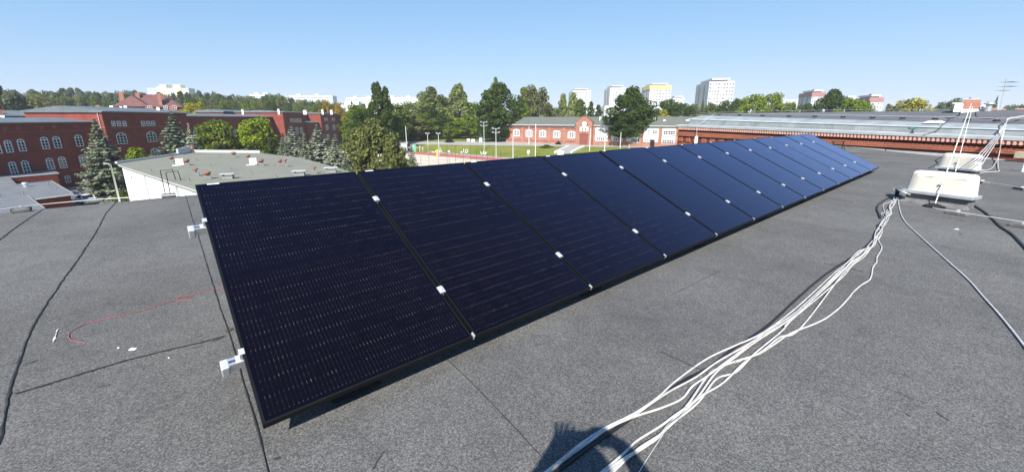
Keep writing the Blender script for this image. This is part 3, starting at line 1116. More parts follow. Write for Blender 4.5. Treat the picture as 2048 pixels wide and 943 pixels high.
def cbox(mb, x0, x1, y0, y1, depth, s=None, mi=0, push=0.0):
    """Upright block whose front face fills photo pixels x0..x1, y0 (top)..y1 (bottom) at distance s."""
    s = s or cs
    pl, pr = P(x0, y1, s=s), P(x1, y1, s=s)
    pt = P((x0 + x1) / 2, y0, s=s)
    f = Vector((pl.x + pr.x, pl.y + pr.y, 0)).normalized()
    pl, pr = pl + f * push, pr + f * push
    z0, z1 = (pl.z + pr.z) / 2, pt.z
    b = [Vector((p.x, p.y, z0)) for p in (pl, pr, pr + f * depth, pl + f * depth)]
    t = [Vector((p.x, p.y, z1)) for p in (pl, pr, pr + f * depth, pl + f * depth)]
    return mb.hexa(b + t, mi)


mb = MB()
for k in range(4):
    yb = 217.5 - k * 4.6
    cbox(mb, 1923 + k * 1.2, 1959.5 + k * .6, yb - 3.9, yb, .55, mi=0)
    cbox(mb, 1922.4 + k * 1.2, 1960 + k * .6, yb - 4.6, yb - 3.95, .6, mi=1, push=-.02)
mb.build('brick_shaft', [M['brick_orange'], M['zinc_pale']], ch)
cbox(MB(), 1906, 1923, 207.5, 224, .7, push=.03).build('render_base', M['white_wall'], ch)
cbox(MB(), 1959.5, 1972, 209, 225, .7, push=.03).build('render_base', M['white_wall'], ch)
cbox(MB(), 1921, 1961, 218, 225.5, .75, push=-.03).build('render_base', M['white_wall'], ch)
cbox(MB(), 1904, 1974, 205, 208, .8, push=.02).build('cap', M['zinc_pale'], ch)
cbox(MB(), 1926, 1960.5, 197.6, 199.4, .62, push=-.02).build('cap', M['zinc_pale'], ch)
vp = P(1974.5, 225, s=cs * .985)
vt = thing('roof_ventilator', vp, 'grey metal ventilator pipe with cowl standing right of the brick chimney', 'ventilator')
zt = zat(206, cs * .985, 1978)
mb = MB().lathe(vp, [(.11, 0), (.11, zt - vp.z - .08)], 12)
mb.build('pipe', M['galv'], vt, smooth=True)
mb = MB().lathe((vp.x, vp.y, zt), [(.10, -.09), (.19, -.06), (.19, -.02), (.05, .04), (0, .045)], 12)
mb.build('cowl', M['galv'], vt, smooth=True)
# aerial
ap = P(1998, 226, s=cs * 1.25)
an = thing('roof_aerial', ap, 'thin television aerial mast with horizontal rods against the sky at far right', 'aerial')
tp = P(2012.5, 157, s=cs * 1.25)
MB().tube([ap, tp], .009, 6).build('mast', M['chimney_grey'], an)
for y_, x0, x1 in ((164, 2010, 2031), (172.6, 2007.5, 2029), (180.8, 2002, 2012)):
    s_ = cs * 1.25
    mb = MB()
    p0_, p1_ = P(x0, y_, s=s_), P(x1, y_ + .6, s=s_)
    mb.tube([p0_, p1_], .007, 5)
    nel = max(2, int((x1 - x0) / 3))
    for k in range(nel + 1):
        c_ = p0_.lerp(p1_, k / nel)
        dy = Vector((-(p1_ - p0_).y, (p1_ - p0_).x, 0)).normalized() * (.34 - .02 * k)
        mb.tube([c_ - dy, c_ + dy], .004, 4)
    mb.build('aerial_boom', M['chimney_grey'], an)
# low red parapet walls beyond, right of the chimney
for i, (x0, x1, y0, y1, l_) in enumerate(((1981, 1992, 216.6, 225, 'short red brick parapet just right of the ventilator pipe'), (1999, 2010, 217.5, 225, 'small red brick chimney stub right of the aerial foot'),
                                          (2030, 2075, 216.8, 228, 'low red brick parapet wall at the right picture edge'))):
    s_ = cs * 1.3
    o_ = thing('brick_parapet', P((x0 + x1) / 2, y1, s=s_), l_, 'parapet')
    cbox(MB(), x0, x1, y0 + 1, y1 + 4, .4, s=s_).build('brickwork', M['brick_orange'], o_)
    cbox(MB(), x0 - 1, x1 + 1, y0, y0 + 1.2, .5, s=s_, push=-.03).build('cap', M['zinc_pale'], o_)

# white vent pipe and rod in front of the frieze
a_, z_, _ = AF.hit(1391, 290, out=-.32)
vp = AF.pt(a_, -.32, ROOF - 1.2)
vt = thing('flue_pipe', vp, 'white metal flue pipe in front of the brick frieze beyond the panels', 'pipe')
zt = AF.hit(1391, 273, out=-.32)[1]
mb = MB().lathe(vp, [(.09, 0), (.09, zt - vp.z), (.075, zt - vp.z + .02), (0, zt - vp.z + .02)], 12)
mb.build('pipe', M['white_paint'], vt, smooth=True)
zr = AF.hit(1394, 229, out=-.32)[1]
q0 = AF.pt(a_, -.30, zt)
MB().tube([q0, AF.pt(a_ + .1, -.28, z_cope_t(a_)), AF.pt(a_ + .05, .9, zr)], .012, 5).build('rod', M['wire'], vt)

# a cordless drill left on the coping
a_, _, _ = AF.hit(1824, 266, out=.02)
dp = AF.pt(a_, .02, z_cope_t(a_) + .018)
dr = thing('power_drill', dp, 'small teal and black cordless drill left standing on the zinc coping', 'drill')
T = Matrix.Translation(dp) @ Matrix.Rotation(AF.rotz + .5, 4, 'Z')
bevel(MB().box(-.055, .055, -.035, .035, 0, .045, T).build('battery', M['black'], dr), .006)
MB().tube([T @ Vector((0, 0, .045)), T @ Vector((.02, 0, .15))], [.022, .019], 8).build('handle', M['black'], dr, smooth=True)
MB().tube([T @ Vector((-.05, 0, .17)), T @ Vector((.08, 0, .17))], [.033, .028], 10).build('motor_body', M['teal'], dr, smooth=True)
MB().tube([T @ Vector((.08, 0, .17)), T @ Vector((.125, 0, .17)), T @ Vector((.15, 0, .17))], [.022, .018, .008], 8).build('chuck', M['black'], dr, smooth=True)
# crumpled white rag on the apron
a_, z_, _ = AF.hit(1868, 245.3, out=1.1)
rc = AF.pt(a_, 1.1, z_)
rr_ = random.Random(3)
mb = MB()
rows = []
for i in range(7):
    row = []
    for j in range(10):
        x_, y_ = (j / 9 - .5) * .62, (i / 6 - .5) * .3
        ed = min(1, 3.2 * (1 - max(abs(j / 4.5 - 1), abs(i / 3 - 1))))
        row.append(rc - AF.d * x_ * (.8 + .25 * rr_.random()) + AF.o * y_ + Vector((0, 0, .012 + y_ * .20 + ed * (.015 + .05 * rr_.random()))))
    rows.append(row)
tag(mb.loft(rows).build('rag', M['label'], origin=rc, smooth=True), 'crumpled white cloth lying on the zinc apron of the neighbouring roof', 'cloth')

# ------------------------------------------------------------------ roof vents with cream hoods
def vent(px, py, width, az, zfl, zside, ztop, depth, label, rodinfo):
    B = P(px, py, ROOF)
    fr_ = Frame(B, az)                                # d along the front, o points towards the right hand = to the back
    d, o_ = fr_.d, -fr_.o
    if o_.dot(B - EYE) < 0:
        o_ = -o_
    t = thing('roof_vent', B + d * width / 2, label, 'roof vent', 'cream hooded roof vents')

    def q(a, b, z):
        return B + d * a + o_ * b + Vector((0, 0, z))
    mb = MB()
    mb.hexa([q(.02, .02, -.0), q(width - .02, .02, 0), q(width - .02, depth, 0), q(.02, depth, 0), q(.02, .03, zfl), q(width - .02, .03, zfl), q(width - .02, depth - .02, zfl), q(.02, depth - .02, zfl)])
    # felt fillet at the foot
    mb.loft([[q(-.05, -.07, .003), q(width + .05, -.07, .003)], [q(.02, .019, .06), q(width - .02, .019, .06)]])
    mb.build('upstand', M['upstand'], t)
    mb = MB()
    mb.hexa([q(-.03, -.035, zfl), q(width + .03, -.035, zfl), q(width + .03, depth + .03, zfl), q(-.03, depth + .03, zfl), q(-.03, -.035, zfl + .05), q(width + .03, -.035, zfl + .05), q(width + .03, depth + .03, zfl + .05), q(-.03, depth + .03, zfl + .05)])
    bevel(mb.build('flange', M['galv'], t), .006)
    # moulded hood: steep faces rolling over into a nearly flat top
    mb = MB()
    zb, n, mrow = zfl + .05, 28, 12
    rows = []
    hh = ztop - zb
    for k in range(mrow + 1):
        tt = k / mrow
        if tt < .62:
            zz, ins = tt / .62 * .80 * hh, tt / .62 * .020
        else:
            w_ = (tt - .62) / .38 * math.pi / 2
            zz, ins = .80 * hh + math.sin(w_) * .20 * hh, .020 + (1 - math.cos(w_)) * .065
        row = []
        W2, D2, rad = width / 2 - ins, depth / 2 - ins, .075
        for j in range(n):
            a_ = 2 * math.pi * (j + .5) / n
            cx, sx = math.cos(a_), math.sin(a_)
            e_ = 9.0
            den = (abs(cx) ** e_ + abs(sx) ** e_) ** (1 / e_)
            row.append(q(width / 2 + W2 * cx / den, depth / 2 + D2 * sx / den, zb + zz))
        rows.append(row)
    mb.loft(rows, 0, True)
    k0 = len(mb.v)
    mb.v.append(tuple(q(width / 2, depth / 2, ztop + .012)))
    mb.m += [0] * n
    mb.f += [(k0 - n + j, k0 - n + (j + 1) % n, k0) for j in range(n)]
    mb.build('hood', M['cream'], t, smooth=True)
    # pressed rib near the top of the front
    mb = MB()
    mb.tube([q(.10, .022, zb + hh * .74), q(width * .38, .020, zb + hh * .745)], .006, 6)
    mb.tube([q(width * .56, .020, zb + hh * .735), q(width - .10, .022, zb + hh * .74)], .006, 6)
    mb.build('pressed_rib', M['cream'], t, smooth=True)
    return t, q


v1, q1 = vent(1804, 402, .775, 155, .155, .4, .52, .26, 'nearer cream hooded roof vent, white cables piled at its left foot', None)
v2, q2 = vent(1871, 345, .72, 163, .11, .4, .50, .26, 'farther cream hooded roof vent standing close to the brick parapet', None)


def rod(name, foot, top, clip_z, label, wraps):
    t = thing(name, foot, label, 'lightning rod', 'lightning rods beside the roof vents')
    MB().tube([foot + Vector((0, 0, .03)), foot.lerp(top, .5), top], [.0065, .005, .003], 6).build('rod', M['wire'], t)
    mb = MB().lathe(foot, [(.13, 0), (.13, .02), (.05, .05), (.02, .06), (0, .06)], 10)
    mb.build('foot_block', M['black'], t)
    for z in wraps:
        k = (z - foot.z) / (top.z - foot.z)
        c_ = foot.lerp(top, k)
        mb = MB().box(-.035, .035, -.012, .012, -.008, .008, Matrix.Translation(c_) @ Matrix.Rotation(2.6, 4, 'Z'))
        mb.build('clip', M['galv'], t)


f1 = P(1868, 414, ROOF)
s1 = f1.length and (f1 - EYE).y / ray(1868, 414).y
rod('lightning_rod', f1, P(1943, 207, s=s1 * 1.0), 0, 'tall thin lightning rod in front of the nearer cream roof vent', (ROOF + .34,))
f2 = q2(.42, -.10, 0)
s2 = (f2 - EYE).y / ray(1910, 348).y
rod('lightning_rod', f2, P(1945, 214, s=s2 * 1.0), 0, 'thin lightning rod in front of the farther cream roof vent', (ROOF + .30,))


def cable(name, pts, r, mat, label, cat='cable', group=None, n=6, seed=0, wig=0.0, sub=6):
    """Smooth cable through points (Catmull-Rom), given in world space."""
    rr = random.Random(seed)
    pts = [Vector(p) for p in pts]
    out = []
    for i in range(len(pts) - 1):
        p0, p1, p2, p3 = pts[max(i - 1, 0)], pts[i], pts[i + 1], pts[min(i + 2, len(pts) - 1)]
        for k in range(sub):
            t = k / sub
            v = 0.5 * ((2 * p1) + (p2 - p0) * t + (2 * p0 - 5 * p1 + 4 * p2 - p3) * t * t + (3 * p1 - p0 - 3 * p2 + p3) * t ** 3)
            if wig:
                v += Vector((rr.uniform(-wig, wig), rr.uniform(-wig, wig), 0))
            out.append(v)
    out.append(pts[-1])
    o = MB().tube(out, r, n).build(name, mat, origin=pts[0], smooth=True)
    return tag(o, label, cat, group)


def RP(x, y, z=0.008):
    p = P(x, y, ROOF + z)
    return p


# lightning conductor lines on the right of the roof, on dark blocks
def conductor(name, pxs, blocks, label, h=.06):
    pts = [RP(x, y, h) for x, y in pxs]
    cable(name, pts, .0065, M['wire'], label, 'wire', sub=3)
    for (x, y), l_ in blocks:
        c_ = RP(x, y, 0)
        t = thing('conductor_block', c_, l_, 'conductor block', 'dark blocks under the conductor wires')
        di = pts[-1] - pts[0]
        T = Matrix.Translation(c_) @ Matrix.Rotation(math.atan2(di.y, di.x), 4, 'Z')
        bevel(MB().box(-.11, .11, -.065, .065, 0, .045, T).build('block', M['upstand'], t), .008)
        MB().box(-.012, .012, -.03, .03, .046, h + .008, T).build('clip', M['wire'], t)


conductor('conductor_line', [(1866, 414.5), (1872, 416.5), (1918, 424), (1980, 433.5), (2050, 444), (2130, 456)],
          [((1914, 429), 'dark block under the conductor wire in front of the nearer vent'), ((2046, 455), 'dark block under the nearer conductor wire at the right picture edge')],
          'pale conductor wire running right along the roof from the nearer vent')
conductor('conductor_line', [(1953, 361), (1985, 365.5), (2020, 371), (2060, 378), (2120, 389)],
          [((1963, 366), 'dark block under the conductor wire just right of the nearer vent hood'), ((2043, 379.5), 'dark block under the farther conductor wire at the right picture edge')],
          'pale conductor wire running right along the roof behind the nearer vent')

# the bundle of white cables
G = 'white cables strewn over the roof'
S = 2.75
HEAD = [(1792, 394), (1783, 408), (1776, 424), (1768, 440), (1757, 462), (1742, 488), (1722, 505), (1698, 524), (1672, 548)]


def crop(pp):
    return [(1000 + x / S, 600 + y / S) for x, y in pp]


cabs = [
    ('white cable on the upper left edge of the bundle, passing over the hand shadow', [(0, -3), (-2, 0), (2, 3), (-4, 2), (-2, -2), (2, 2), (-5, -3), (-3, 0), (-4, -2)], [(1630, 40), (1450, 175), (1290, 250), (1140, 320), (970, 440), (870, 530), (740, 620), (580, 700), (440, 790), (330, 880), (240, 950), (150, 1010)]),
    ('white cable lying second from the upper left edge of the bundle', [(2, 0), (3, 1), (-3, -2), (3, 2), (2, 2), (-2, -2), (0, 0), (-1, -2), (0, 0)], [(1640, 55), (1480, 160), (1380, 232), (1200, 335), (1080, 420), (950, 490), (862, 545), (722, 642), (600, 692), (430, 805), (262, 945), (180, 1010)]),
    ('white cable that leaves the upper strands and rejoins them above the shadow', [(-3, 1), (4, 2), (0, -2), (-2, 3), (-5, 0), (3, 2), (2, 4), (2, 2), (2, 2)], [(1640, 70), (1500, 160), (1330, 275), (1145, 412), (1060, 470), (1000, 540), (890, 590), (742, 638), (592, 704), (452, 806), (300, 915), (210, 990)]),
    ('white cable in the middle of the bundle, bending towards the lower strands', [(4, 0), (-4, 2), (5, 2), (1, -3), (3, 3), (-4, 1), (4, 3), (3, 3), (4, 4)], [(1610, 90), (1410, 225), (1310, 300), (1185, 400), (1080, 540), (960, 632), (880, 692), (752, 772), (690, 832), (560, 943), (500, 1000)]),
    ('white cable along the lower side of the bundle, crossing the arm shadow', [(1, 3), (6, 0), (-2, 4), (5, -2), (0, 4), (6, 3), (-2, -2), (0, 3), (3, 5)], [(1635, 75), (1545, 172), (1400, 292), (1300, 392), (1190, 432), (1090, 560), (952, 672), (830, 782), (690, 872), (602, 945), (540, 1000)]),
    ('white cable that sweeps out beside the bundle below the other strands', [(-4, -1), (1, 4), (4, 1), (7, 1), (4, -1), (2, 5), (5, 4), (6, 5), (7, 7)], [(1655, 150), (1540, 202), (1450, 272), (1390, 306), (1290, 337), (1180, 382), (1128, 432), (1040, 562), (948, 662), (860, 762), (690, 862), (575, 945), (520, 1000)]),
    ('white cable forming the lowest strand where the bundle crosses the frame bottom', [(6, 2), (-3, 3), (7, 3), (-4, 2), (7, 2), (6, -2), (8, 6), (7, 6), (9, 9)], [(1600, 110), (1560, 160), (1375, 310), (1230, 450), (1100, 530), (985, 640), (925, 685), (875, 740), (760, 815), (640, 925), (590, 985)]),
]
for i, (lab, hd, body) in enumerate(cabs):
    pp = [(x + dx, y + dy) for (x, y), (dx, dy) in zip(HEAD, hd)] + [q for q in crop(body) if q[0] < 1670]
    rr = random.Random(40 + i)
    pts = []
    for k, (x, y) in enumerate(pp):
        pts.append(RP(x, y, .006 + .009 * ((i * 3 + k) % 4)))
    cable('white_cable', pts, .0053, M['cable_white'], lab, 'cable', G, seed=i)
loop = [(1790, 396), (1779, 404), (1768, 408), (1766, 414), (1769, 424), (1762, 428), (1771, 437), (1758, 452), (1762, 468), (1757, 480), (1763, 492), (1762, 500), (1754, 514), (1753, 524), (1746, 534), (1743, 550), (1738, 560), (1722, 570), (1706, 584), (1700, 592), (1684, 610), (1668, 624), (1648, 638), (1622, 650), (1600, 658), (1574, 670), (1548, 688), (1520, 706), (1502, 712), (1470, 724)]
cable('white_cable', [RP(x, y, .008) for x, y in loop], .0058, M['cable_white'], 'wavy single white cable looping away to the right of the bundle', 'cable', G)
right = [(1796, 396), (1798, 412), (1803, 430), (1812, 445), (1826, 459), (1848, 479), (1880, 508), (1905, 530), (1938, 560), (1966, 592), (2000, 630), (2048, 690), (2090, 750)]
cable('white_cable', [RP(x, y, .008) for x, y in right], .0068, M['cable_white'], 'lone white cable curving away to the right picture edge', 'cable', G)
cable('thin_wire', [RP(x, y, .004) for x, y in ((1345, 838), (1318, 880), (1292, 920), (1268, 960))], .0018, M['wire'], 'hair thin pale wire trailing from the lower end of the bundle', 'wire')
blk_c = [(1757, 448), (1752, 470), (1730, 494), (1700, 516), (1652, 548), (1600, 592), (1545, 643), (1505, 672), (1465, 698), (1420, 733), (1375, 756), (1335, 782), (1300, 808), (1270, 830), (1230, 858), (1170, 900), (1110, 945)]  # dark line along the bundle, modelled as one black strand
cable('black_cable', [RP(x - 2, y + 1, .007) for x, y in blk_c], .0085, M['cable_black'], 'black cable lying under the upper left side of the white bundle', 'cable')
blk_d = [(1789, 392), (1772, 398), (1758, 408), (1754, 417), (1757, 426), (1761, 436)]
cable('black_cable', [RP(x, y, .012) for x, y in blk_d], .012, M['cable_black'], 'thick black cable curving out at the head of the white bundle', 'cable')
cable('black_cable', [RP(x, y, .012) for x, y in ((1940, 406), (1965, 421), (1985, 437), (2000, 452), (2024, 468), (2046, 490), (2075, 520))], .013, M['cable_black'], 'black hose snaking from behind the nearer vent to the right edge', 'hose')
# black bracket plate the bundle starts from
c_ = RP(1789, 392, 0)
t = thing('cable_entry_plate', c_, 'black plate and elbow at the foot of the nearer vent where the white cables start', 'cable entry')
T = Matrix.Translation(c_) @ Matrix.Rotation(.35, 4, 'Z')
MB().box(-.14, .10, -.06, .06, .004, .020, T).build('plate', M['black'], t)
MB().tube([T @ Vector((.06, 0, .02)), T @ Vector((.06, 0, .07)), T @ Vector((.14, .05, .09))], .03, 10).build('elbow', M['black'], t, smooth=True)
for k, dy in enumerate((0, .035)):
    pts = [T @ Vector((.05, dy, .07)), T @ Vector((.12, .06 + dy, .13)), q1(.0, -.06 - dy, .17), q1(.10, -.05, .13)]
    cable('white_cable', pts, .0075, M['cable_white'], ('short white cable tail rising', 'lower short white cable tail rising')[k] + ' from the black plate to the vent flange', 'cable', G)

# cables hanging from the neighbour's roof down to the farther vent
pa = AF.hit(2048, 233, out=3.2)
top = AF.pt(pa[0], 3.2, pa[1])
knot_a = AF.hit(2013, 243, out=.9)
knot = AF.pt(knot_a[0], .9, knot_a[1] + .03)
GH = 'white cables hanging over the parapet'
for i, (x, y, l_) in enumerate(((1955, 312, 'leftmost'), (1961, 313.5, 'second from left'), (1966, 315, 'third from left'), (1972, 316, 'fourth from left'))):
    m_a = AF.hit(1990 + i * 3, 274, out=-.22)
    mid_ = AF.pt(m_a[0], -.24, m_a[1])
    end = q2(.70 + .01 * i, .15, .46)
    en_s = (end - EYE).y / ray(x, y).y
    end = P(x, y, s=en_s)
    low = RP(1930 + i * 3, 352 + i, .01)
    cable('white_cable', [top + Vector((0, 0, .012 * i)), top.lerp(knot, .55) + Vector((0, 0, .02 + .012 * i)), knot + Vector((0, 0, .012 * i)), mid_, end, end + (end - mid_) * .25], .011, M['cable_white'],
          l_ + ' white cable hanging over the parapet down to the farther vent', 'cable', GH, sub=5)
for i, (pp, l_) in enumerate((([(1998, 310), (1993, 324), (1988, 330), (1982, 337), (1970, 341), (1955, 344)], 'left of the two white cables dropping past the parapet to the roof'),
                              ([(1997, 312), (1996, 326), (1996, 336), (1999, 340), (1994, 343), (1975, 344), (1953, 346)], 'right of the two white cables dropping past the parapet to the roof'))):
    m_a = AF.hit(2004 + 2 * i, 274, out=-.22)
    mid_ = AF.pt(m_a[0], -.24, m_a[1])
    a1_ = AF.hit(*pp[0], out=-.30)
    cable('white_cable', [knot + Vector((0, 0, .05 + .012 * i)), mid_, AF.pt(a1_[0], -.30, a1_[1])] + [RP(x, y, .02) for x, y in pp[2:]], .011, M['cable_white'], l_, 'cable', GH, sub=5)
cable('black_cable', [RP(x, y, .015) for x, y in ((1884, 313), (1872, 320), (1876, 326), (1868, 331), (1858, 336))] , .012, M['cable_black'], 'tangled black cable between the farther vent and the parapet', 'cable')
a_ = AF.hit(1898, 240, out=1.7)
cable('black_cable', [AF.pt(AF.hit(1890, 234, out=2.3)[0], 2.3, AF.hit(1890, 234, out=2.3)[1]), AF.pt(a_[0], 1.7, a_[1] + .02), AF.pt(a_[0] - .25, .75, z_str_t(a_[0]) + .03), AF.pt(a_[0] - .3, .4, z_cope_t(a_[0]) + .12), AF.pt(a_[0] - .25, -.21, z_cope_t(a_[0]) - .02)], .014, M['cable_black'], 'black cable draped over the zinc fascia left of the lightning rods', 'cable')
bend = lambda pp, o, dz=.03: [AF.pt(AF.hit(x, y, out=o)[0], o, AF.hit(x, y, out=o)[1] + dz) for x, y in pp]
cable('black_cable', bend([(1894, 238.5), (1908, 236.5), (1917, 232), (1920, 226)], 2.2), .02, M['cable_black'], 'black cable bending up the felt roof left below the chimney', 'cable')
cable('black_cable', bend([(1951, 226), (1951, 232), (1956, 237), (1975, 238.5), (1992, 237.5)], 2.2), .02, M['cable_black'], 'black cable bending up the felt roof right below the chimney', 'cable')

# timber block and white standpipe at the right edge
c_ = AF.pt(AF.hit(2040, 320, out=-.35)[0], -.35, ROOF)
t = thing('timber_block', c_, 'pale weathered timber block against the parapet at the right edge', 'timber block')
T = Matrix.Translation(c_) @ Matrix.Rotation(AF.rotz, 4, 'Z')
zb_ = AF.hit(2036, 316, out=-.35)[1] - ROOF
bevel(MB().box(-.45, .12, -.12, .12, zb_, zb_ + .20, T).build('beam', M['wood'], t), .01)
MB().box(-.40, -.22, -.10, .10, 0.0, zb_ - .002, T).build('support_bricks', M['brick_orange'], t)
c_ = RP(2046, 343, 0)
t = thing('stand_pipe', c_, 'short white stand pipe on the roof at the right picture edge', 'pipe')
MB().tube([c_, c_ + Vector((0, 0, .26)), c_ + Vector((.05, -.02, .33))], .03, 8).build('pipe', M['white_paint'], t, smooth=True)
# folding trestle behind the far end of the array
c_ = P(1680, 303, ROOF)
ss = (c_ - EYE).y / ray(1680, 303).y
t = thing('folding_trestle', c_, 'black folding metal trestle standing behind the far end of the panels', 'trestle')
pt_ = lambda x, y, dd=0: P(x, y, s=ss + dd)
MB().tube([pt_(1663, 283.2), pt_(1690, 282.6)], .016, 5).build('top_bar', M['black'], t)
MB().tube([pt_(1663, 288), pt_(1689, 288)], .010, 5).build('lower_bar', M['black'], t)
for (x0, y0, x1, y1, dd) in ((1666, 283, 1664, 302.5, .0), (1667, 283, 1667, 299.5, .35), (1686, 283, 1689, 300, .0), (1688, 283, 1683, 298.0, .35)):
    MB().tube([pt_(x0, y0), pt_(x1, y1, dd)], .014, 5).build('leg', M['black'], t)
# white scrap by the parapet
def scrap(px, py, size, label, seed, mat=None):
    c_ = RP(px, py, 0.0)
    rr = random.Random(seed)
    rows = []
    for i in range(5):
        rows.append([c_ + Vector(((j / 5 - .5) * size * rr.uniform(.8, 1.2), (i / 4 - .5) * size * .7 * rr.uniform(.7, 1.2), .004 + rr.uniform(0, size * .35) * (0 < i < 4 and 0 < j < 5))) for j in range(6)])
    tag(MB().loft(rows).build('paper_scrap', mat or M['label'], origin=c_), label, 'litter')


scrap(266, 699, .035, 'crumpled white scrap on the felt left of the panels', 1)
scrap(237, 696, .012, 'tiny white flake just left of the crumpled scrap', 2)
scrap(338, 716, .010, 'tiny white flake right of the crumpled scrap near the cross seam', 6)
scrap(1750, 305.2, .16, 'white scrap lying beyond the far right corner of the panels', 3)
scrap(1912, 459, .05, 'small pale flake on the felt below the nearer vent', 4, M['zinc_pale'])
# painted mark, white chalk-like dashes
mb = MB()
pts = [P(x, y, ROOF) for x, y in ((117, 658), (114, 664), (112, 672), (109, 679), (107, 686))]
fine = []
for i in range(4):
    fine += [pts[i].lerp(pts[i + 1], k / 4) for k in range(4)]
ribbon(mb, fine, .006, .0035, 0, .9)
tag(mb.build('chalk_mark', M['label'], origin=pts[2]), 'short ragged white paint mark on the felt left of the red cord', 'mark')
# red cord
cord = [(446, 574.5), (430, 577), (400, 585), (372, 592), (330, 606), (300, 615), (250, 629), (210, 637), (175, 646), (160, 652), (145, 660), (138, 667), (138, 674), (144, 680), (157, 683), (171, 685)]
cable('red_rope', [RP(x, y, .004) for x, y in cord], .0019, M['cable_red'], 'long red cord with a hooked end on the felt left of the panels', 'cord', sub=5)
cable('red_rope', [RP(x, y, .004) for x, y in ((384, 599), (370, 600), (356, 600), (354, 598), (362, 592), (372, 589))], .0019, M['cable_red'], 'short looped piece of red cord near the left panel edge', 'cord', sub=5)

# edge conductor on the far left edge of our roof
ed = [RP(x, y, .075) for x, y in ((-80, 428), (0, 419), (45, 413), (110, 406), (185, 399.5), (235, 396), (300, 392.5), (345, 389.6), (400, 386))]
cable('edge_conductor', ed, .007, M['wire'], 'thin pale conductor wire along the left far edge of the roof', 'wire', sub=2)
for (x, y), l_ in (((44, 423), 'dark block under the edge wire nearest the left picture side'), ((192, 404.5), 'dark block under the edge wire in front of the parked cars'), ((338, 394), 'dark block under the edge wire in front of the white wall')):
    c_ = RP(x, y, 0)
    t = thing('conductor_block', c_, l_, 'conductor block', 'dark blocks under the conductor wires')
    T = Matrix.Translation(c_) @ Matrix.Rotation(math.atan2(EX.y, EX.x), 4, 'Z')
    bevel(MB().box(-.10, .10, -.07, .07, 0, .065, T).build('block', M['upstand'], t), .02)
    MB().box(-.012, .012, -.03, .03, .066, .084, T).build('clip', M['wire'], t)

# ------------------------------------------------------------------ windows (one frame part with its pane as sub-part)
_wcache = {}


def window_meshes(w, h, cols, rows, arch, fmat, bar):
    key = (round(w, 2), round(h, 2), cols, rows, arch, fmat.name, bar)
    if key in _wcache:
        return _wcache[key]
    w, h = key[0], key[1]
    rise = arch * w
    n = 8

    def outline(dx):
        pts = [(-w / 2 + dx, dx), (w / 2 - dx, dx)]
        if arch:
            for k in range(n + 1):
                t = k / n
                x = (w / 2 - dx) * (1 - 2 * t)
                pts.append((x, h - rise - dx + rise * (1 - (1 - 2 * t) ** 2)))
        else:
            pts += [(w / 2 - dx, h - dx), (-w / 2 + dx, h - dx)]
        return pts
    mb = MB()
    fo, fi = outline(0), outline(bar)
    k = len(fo)
    y0, y1 = 0.0, -0.07
    rows_ = [[(x, y1, z) for x, z in fi], [(x, y1, z) for x, z in fo], [(x, y0, z) for x, z in fo]]
    mb.loft(rows_, 0, True)
    mb.loft([[(x, -.02, z) for x, z in fi], [(x, y1, z) for x, z in fi]], 0, True)
    for c_ in range(1, cols):
        x = -w / 2 + w * c_ / cols
        bw = bar * (.75 if cols < 4 or c_ != cols // 2 else 1.2)
        top = h - bar
        if arch:
            top = h - rise - bar + rise * (1 - (2 * x / w) ** 2)
        mb.box(x - bw / 2, x + bw / 2, -.066, -.02, bar, top)
    for r_ in range(1, rows):
        z = h * r_ / rows
        bw = bar * (1.1 if r_ == rows - 1 and cols == 2 else .62)
        mb.box(-w / 2 + bar, w / 2 - bar, -.064, -.02, z - bw / 2, z + bw / 2)
    fme = mb.mesh('window_frame', fmat)
    mb = MB()
    gi = outline(bar * .6)
    mb.add([(x, -.02, z) for x, z in gi], [tuple(range(len(gi)))])
    gme = mb.mesh('window_pane', M['glass_dark'])
    _wcache[key] = (fme, gme)
    return fme, gme


def put_window(parent, pos, rotz, w, h, cols=2, rows=4, arch=0.0, fmat=None, bar=.10, name='window'):
    fme, gme = window_meshes(w, h, cols, rows, arch, fmat or M['win_frame'], bar)
    o = bpy.data.objects.new(name, fme)
    COL.objects.link(o)
    o.parent = parent
    o.location = Vector(pos) - world_loc(parent)
    o.rotation_euler.z = rotz
    g_ = bpy.data.objects.new('pane', gme)
    COL.objects.link(g_)
    g_.parent = o
    return o


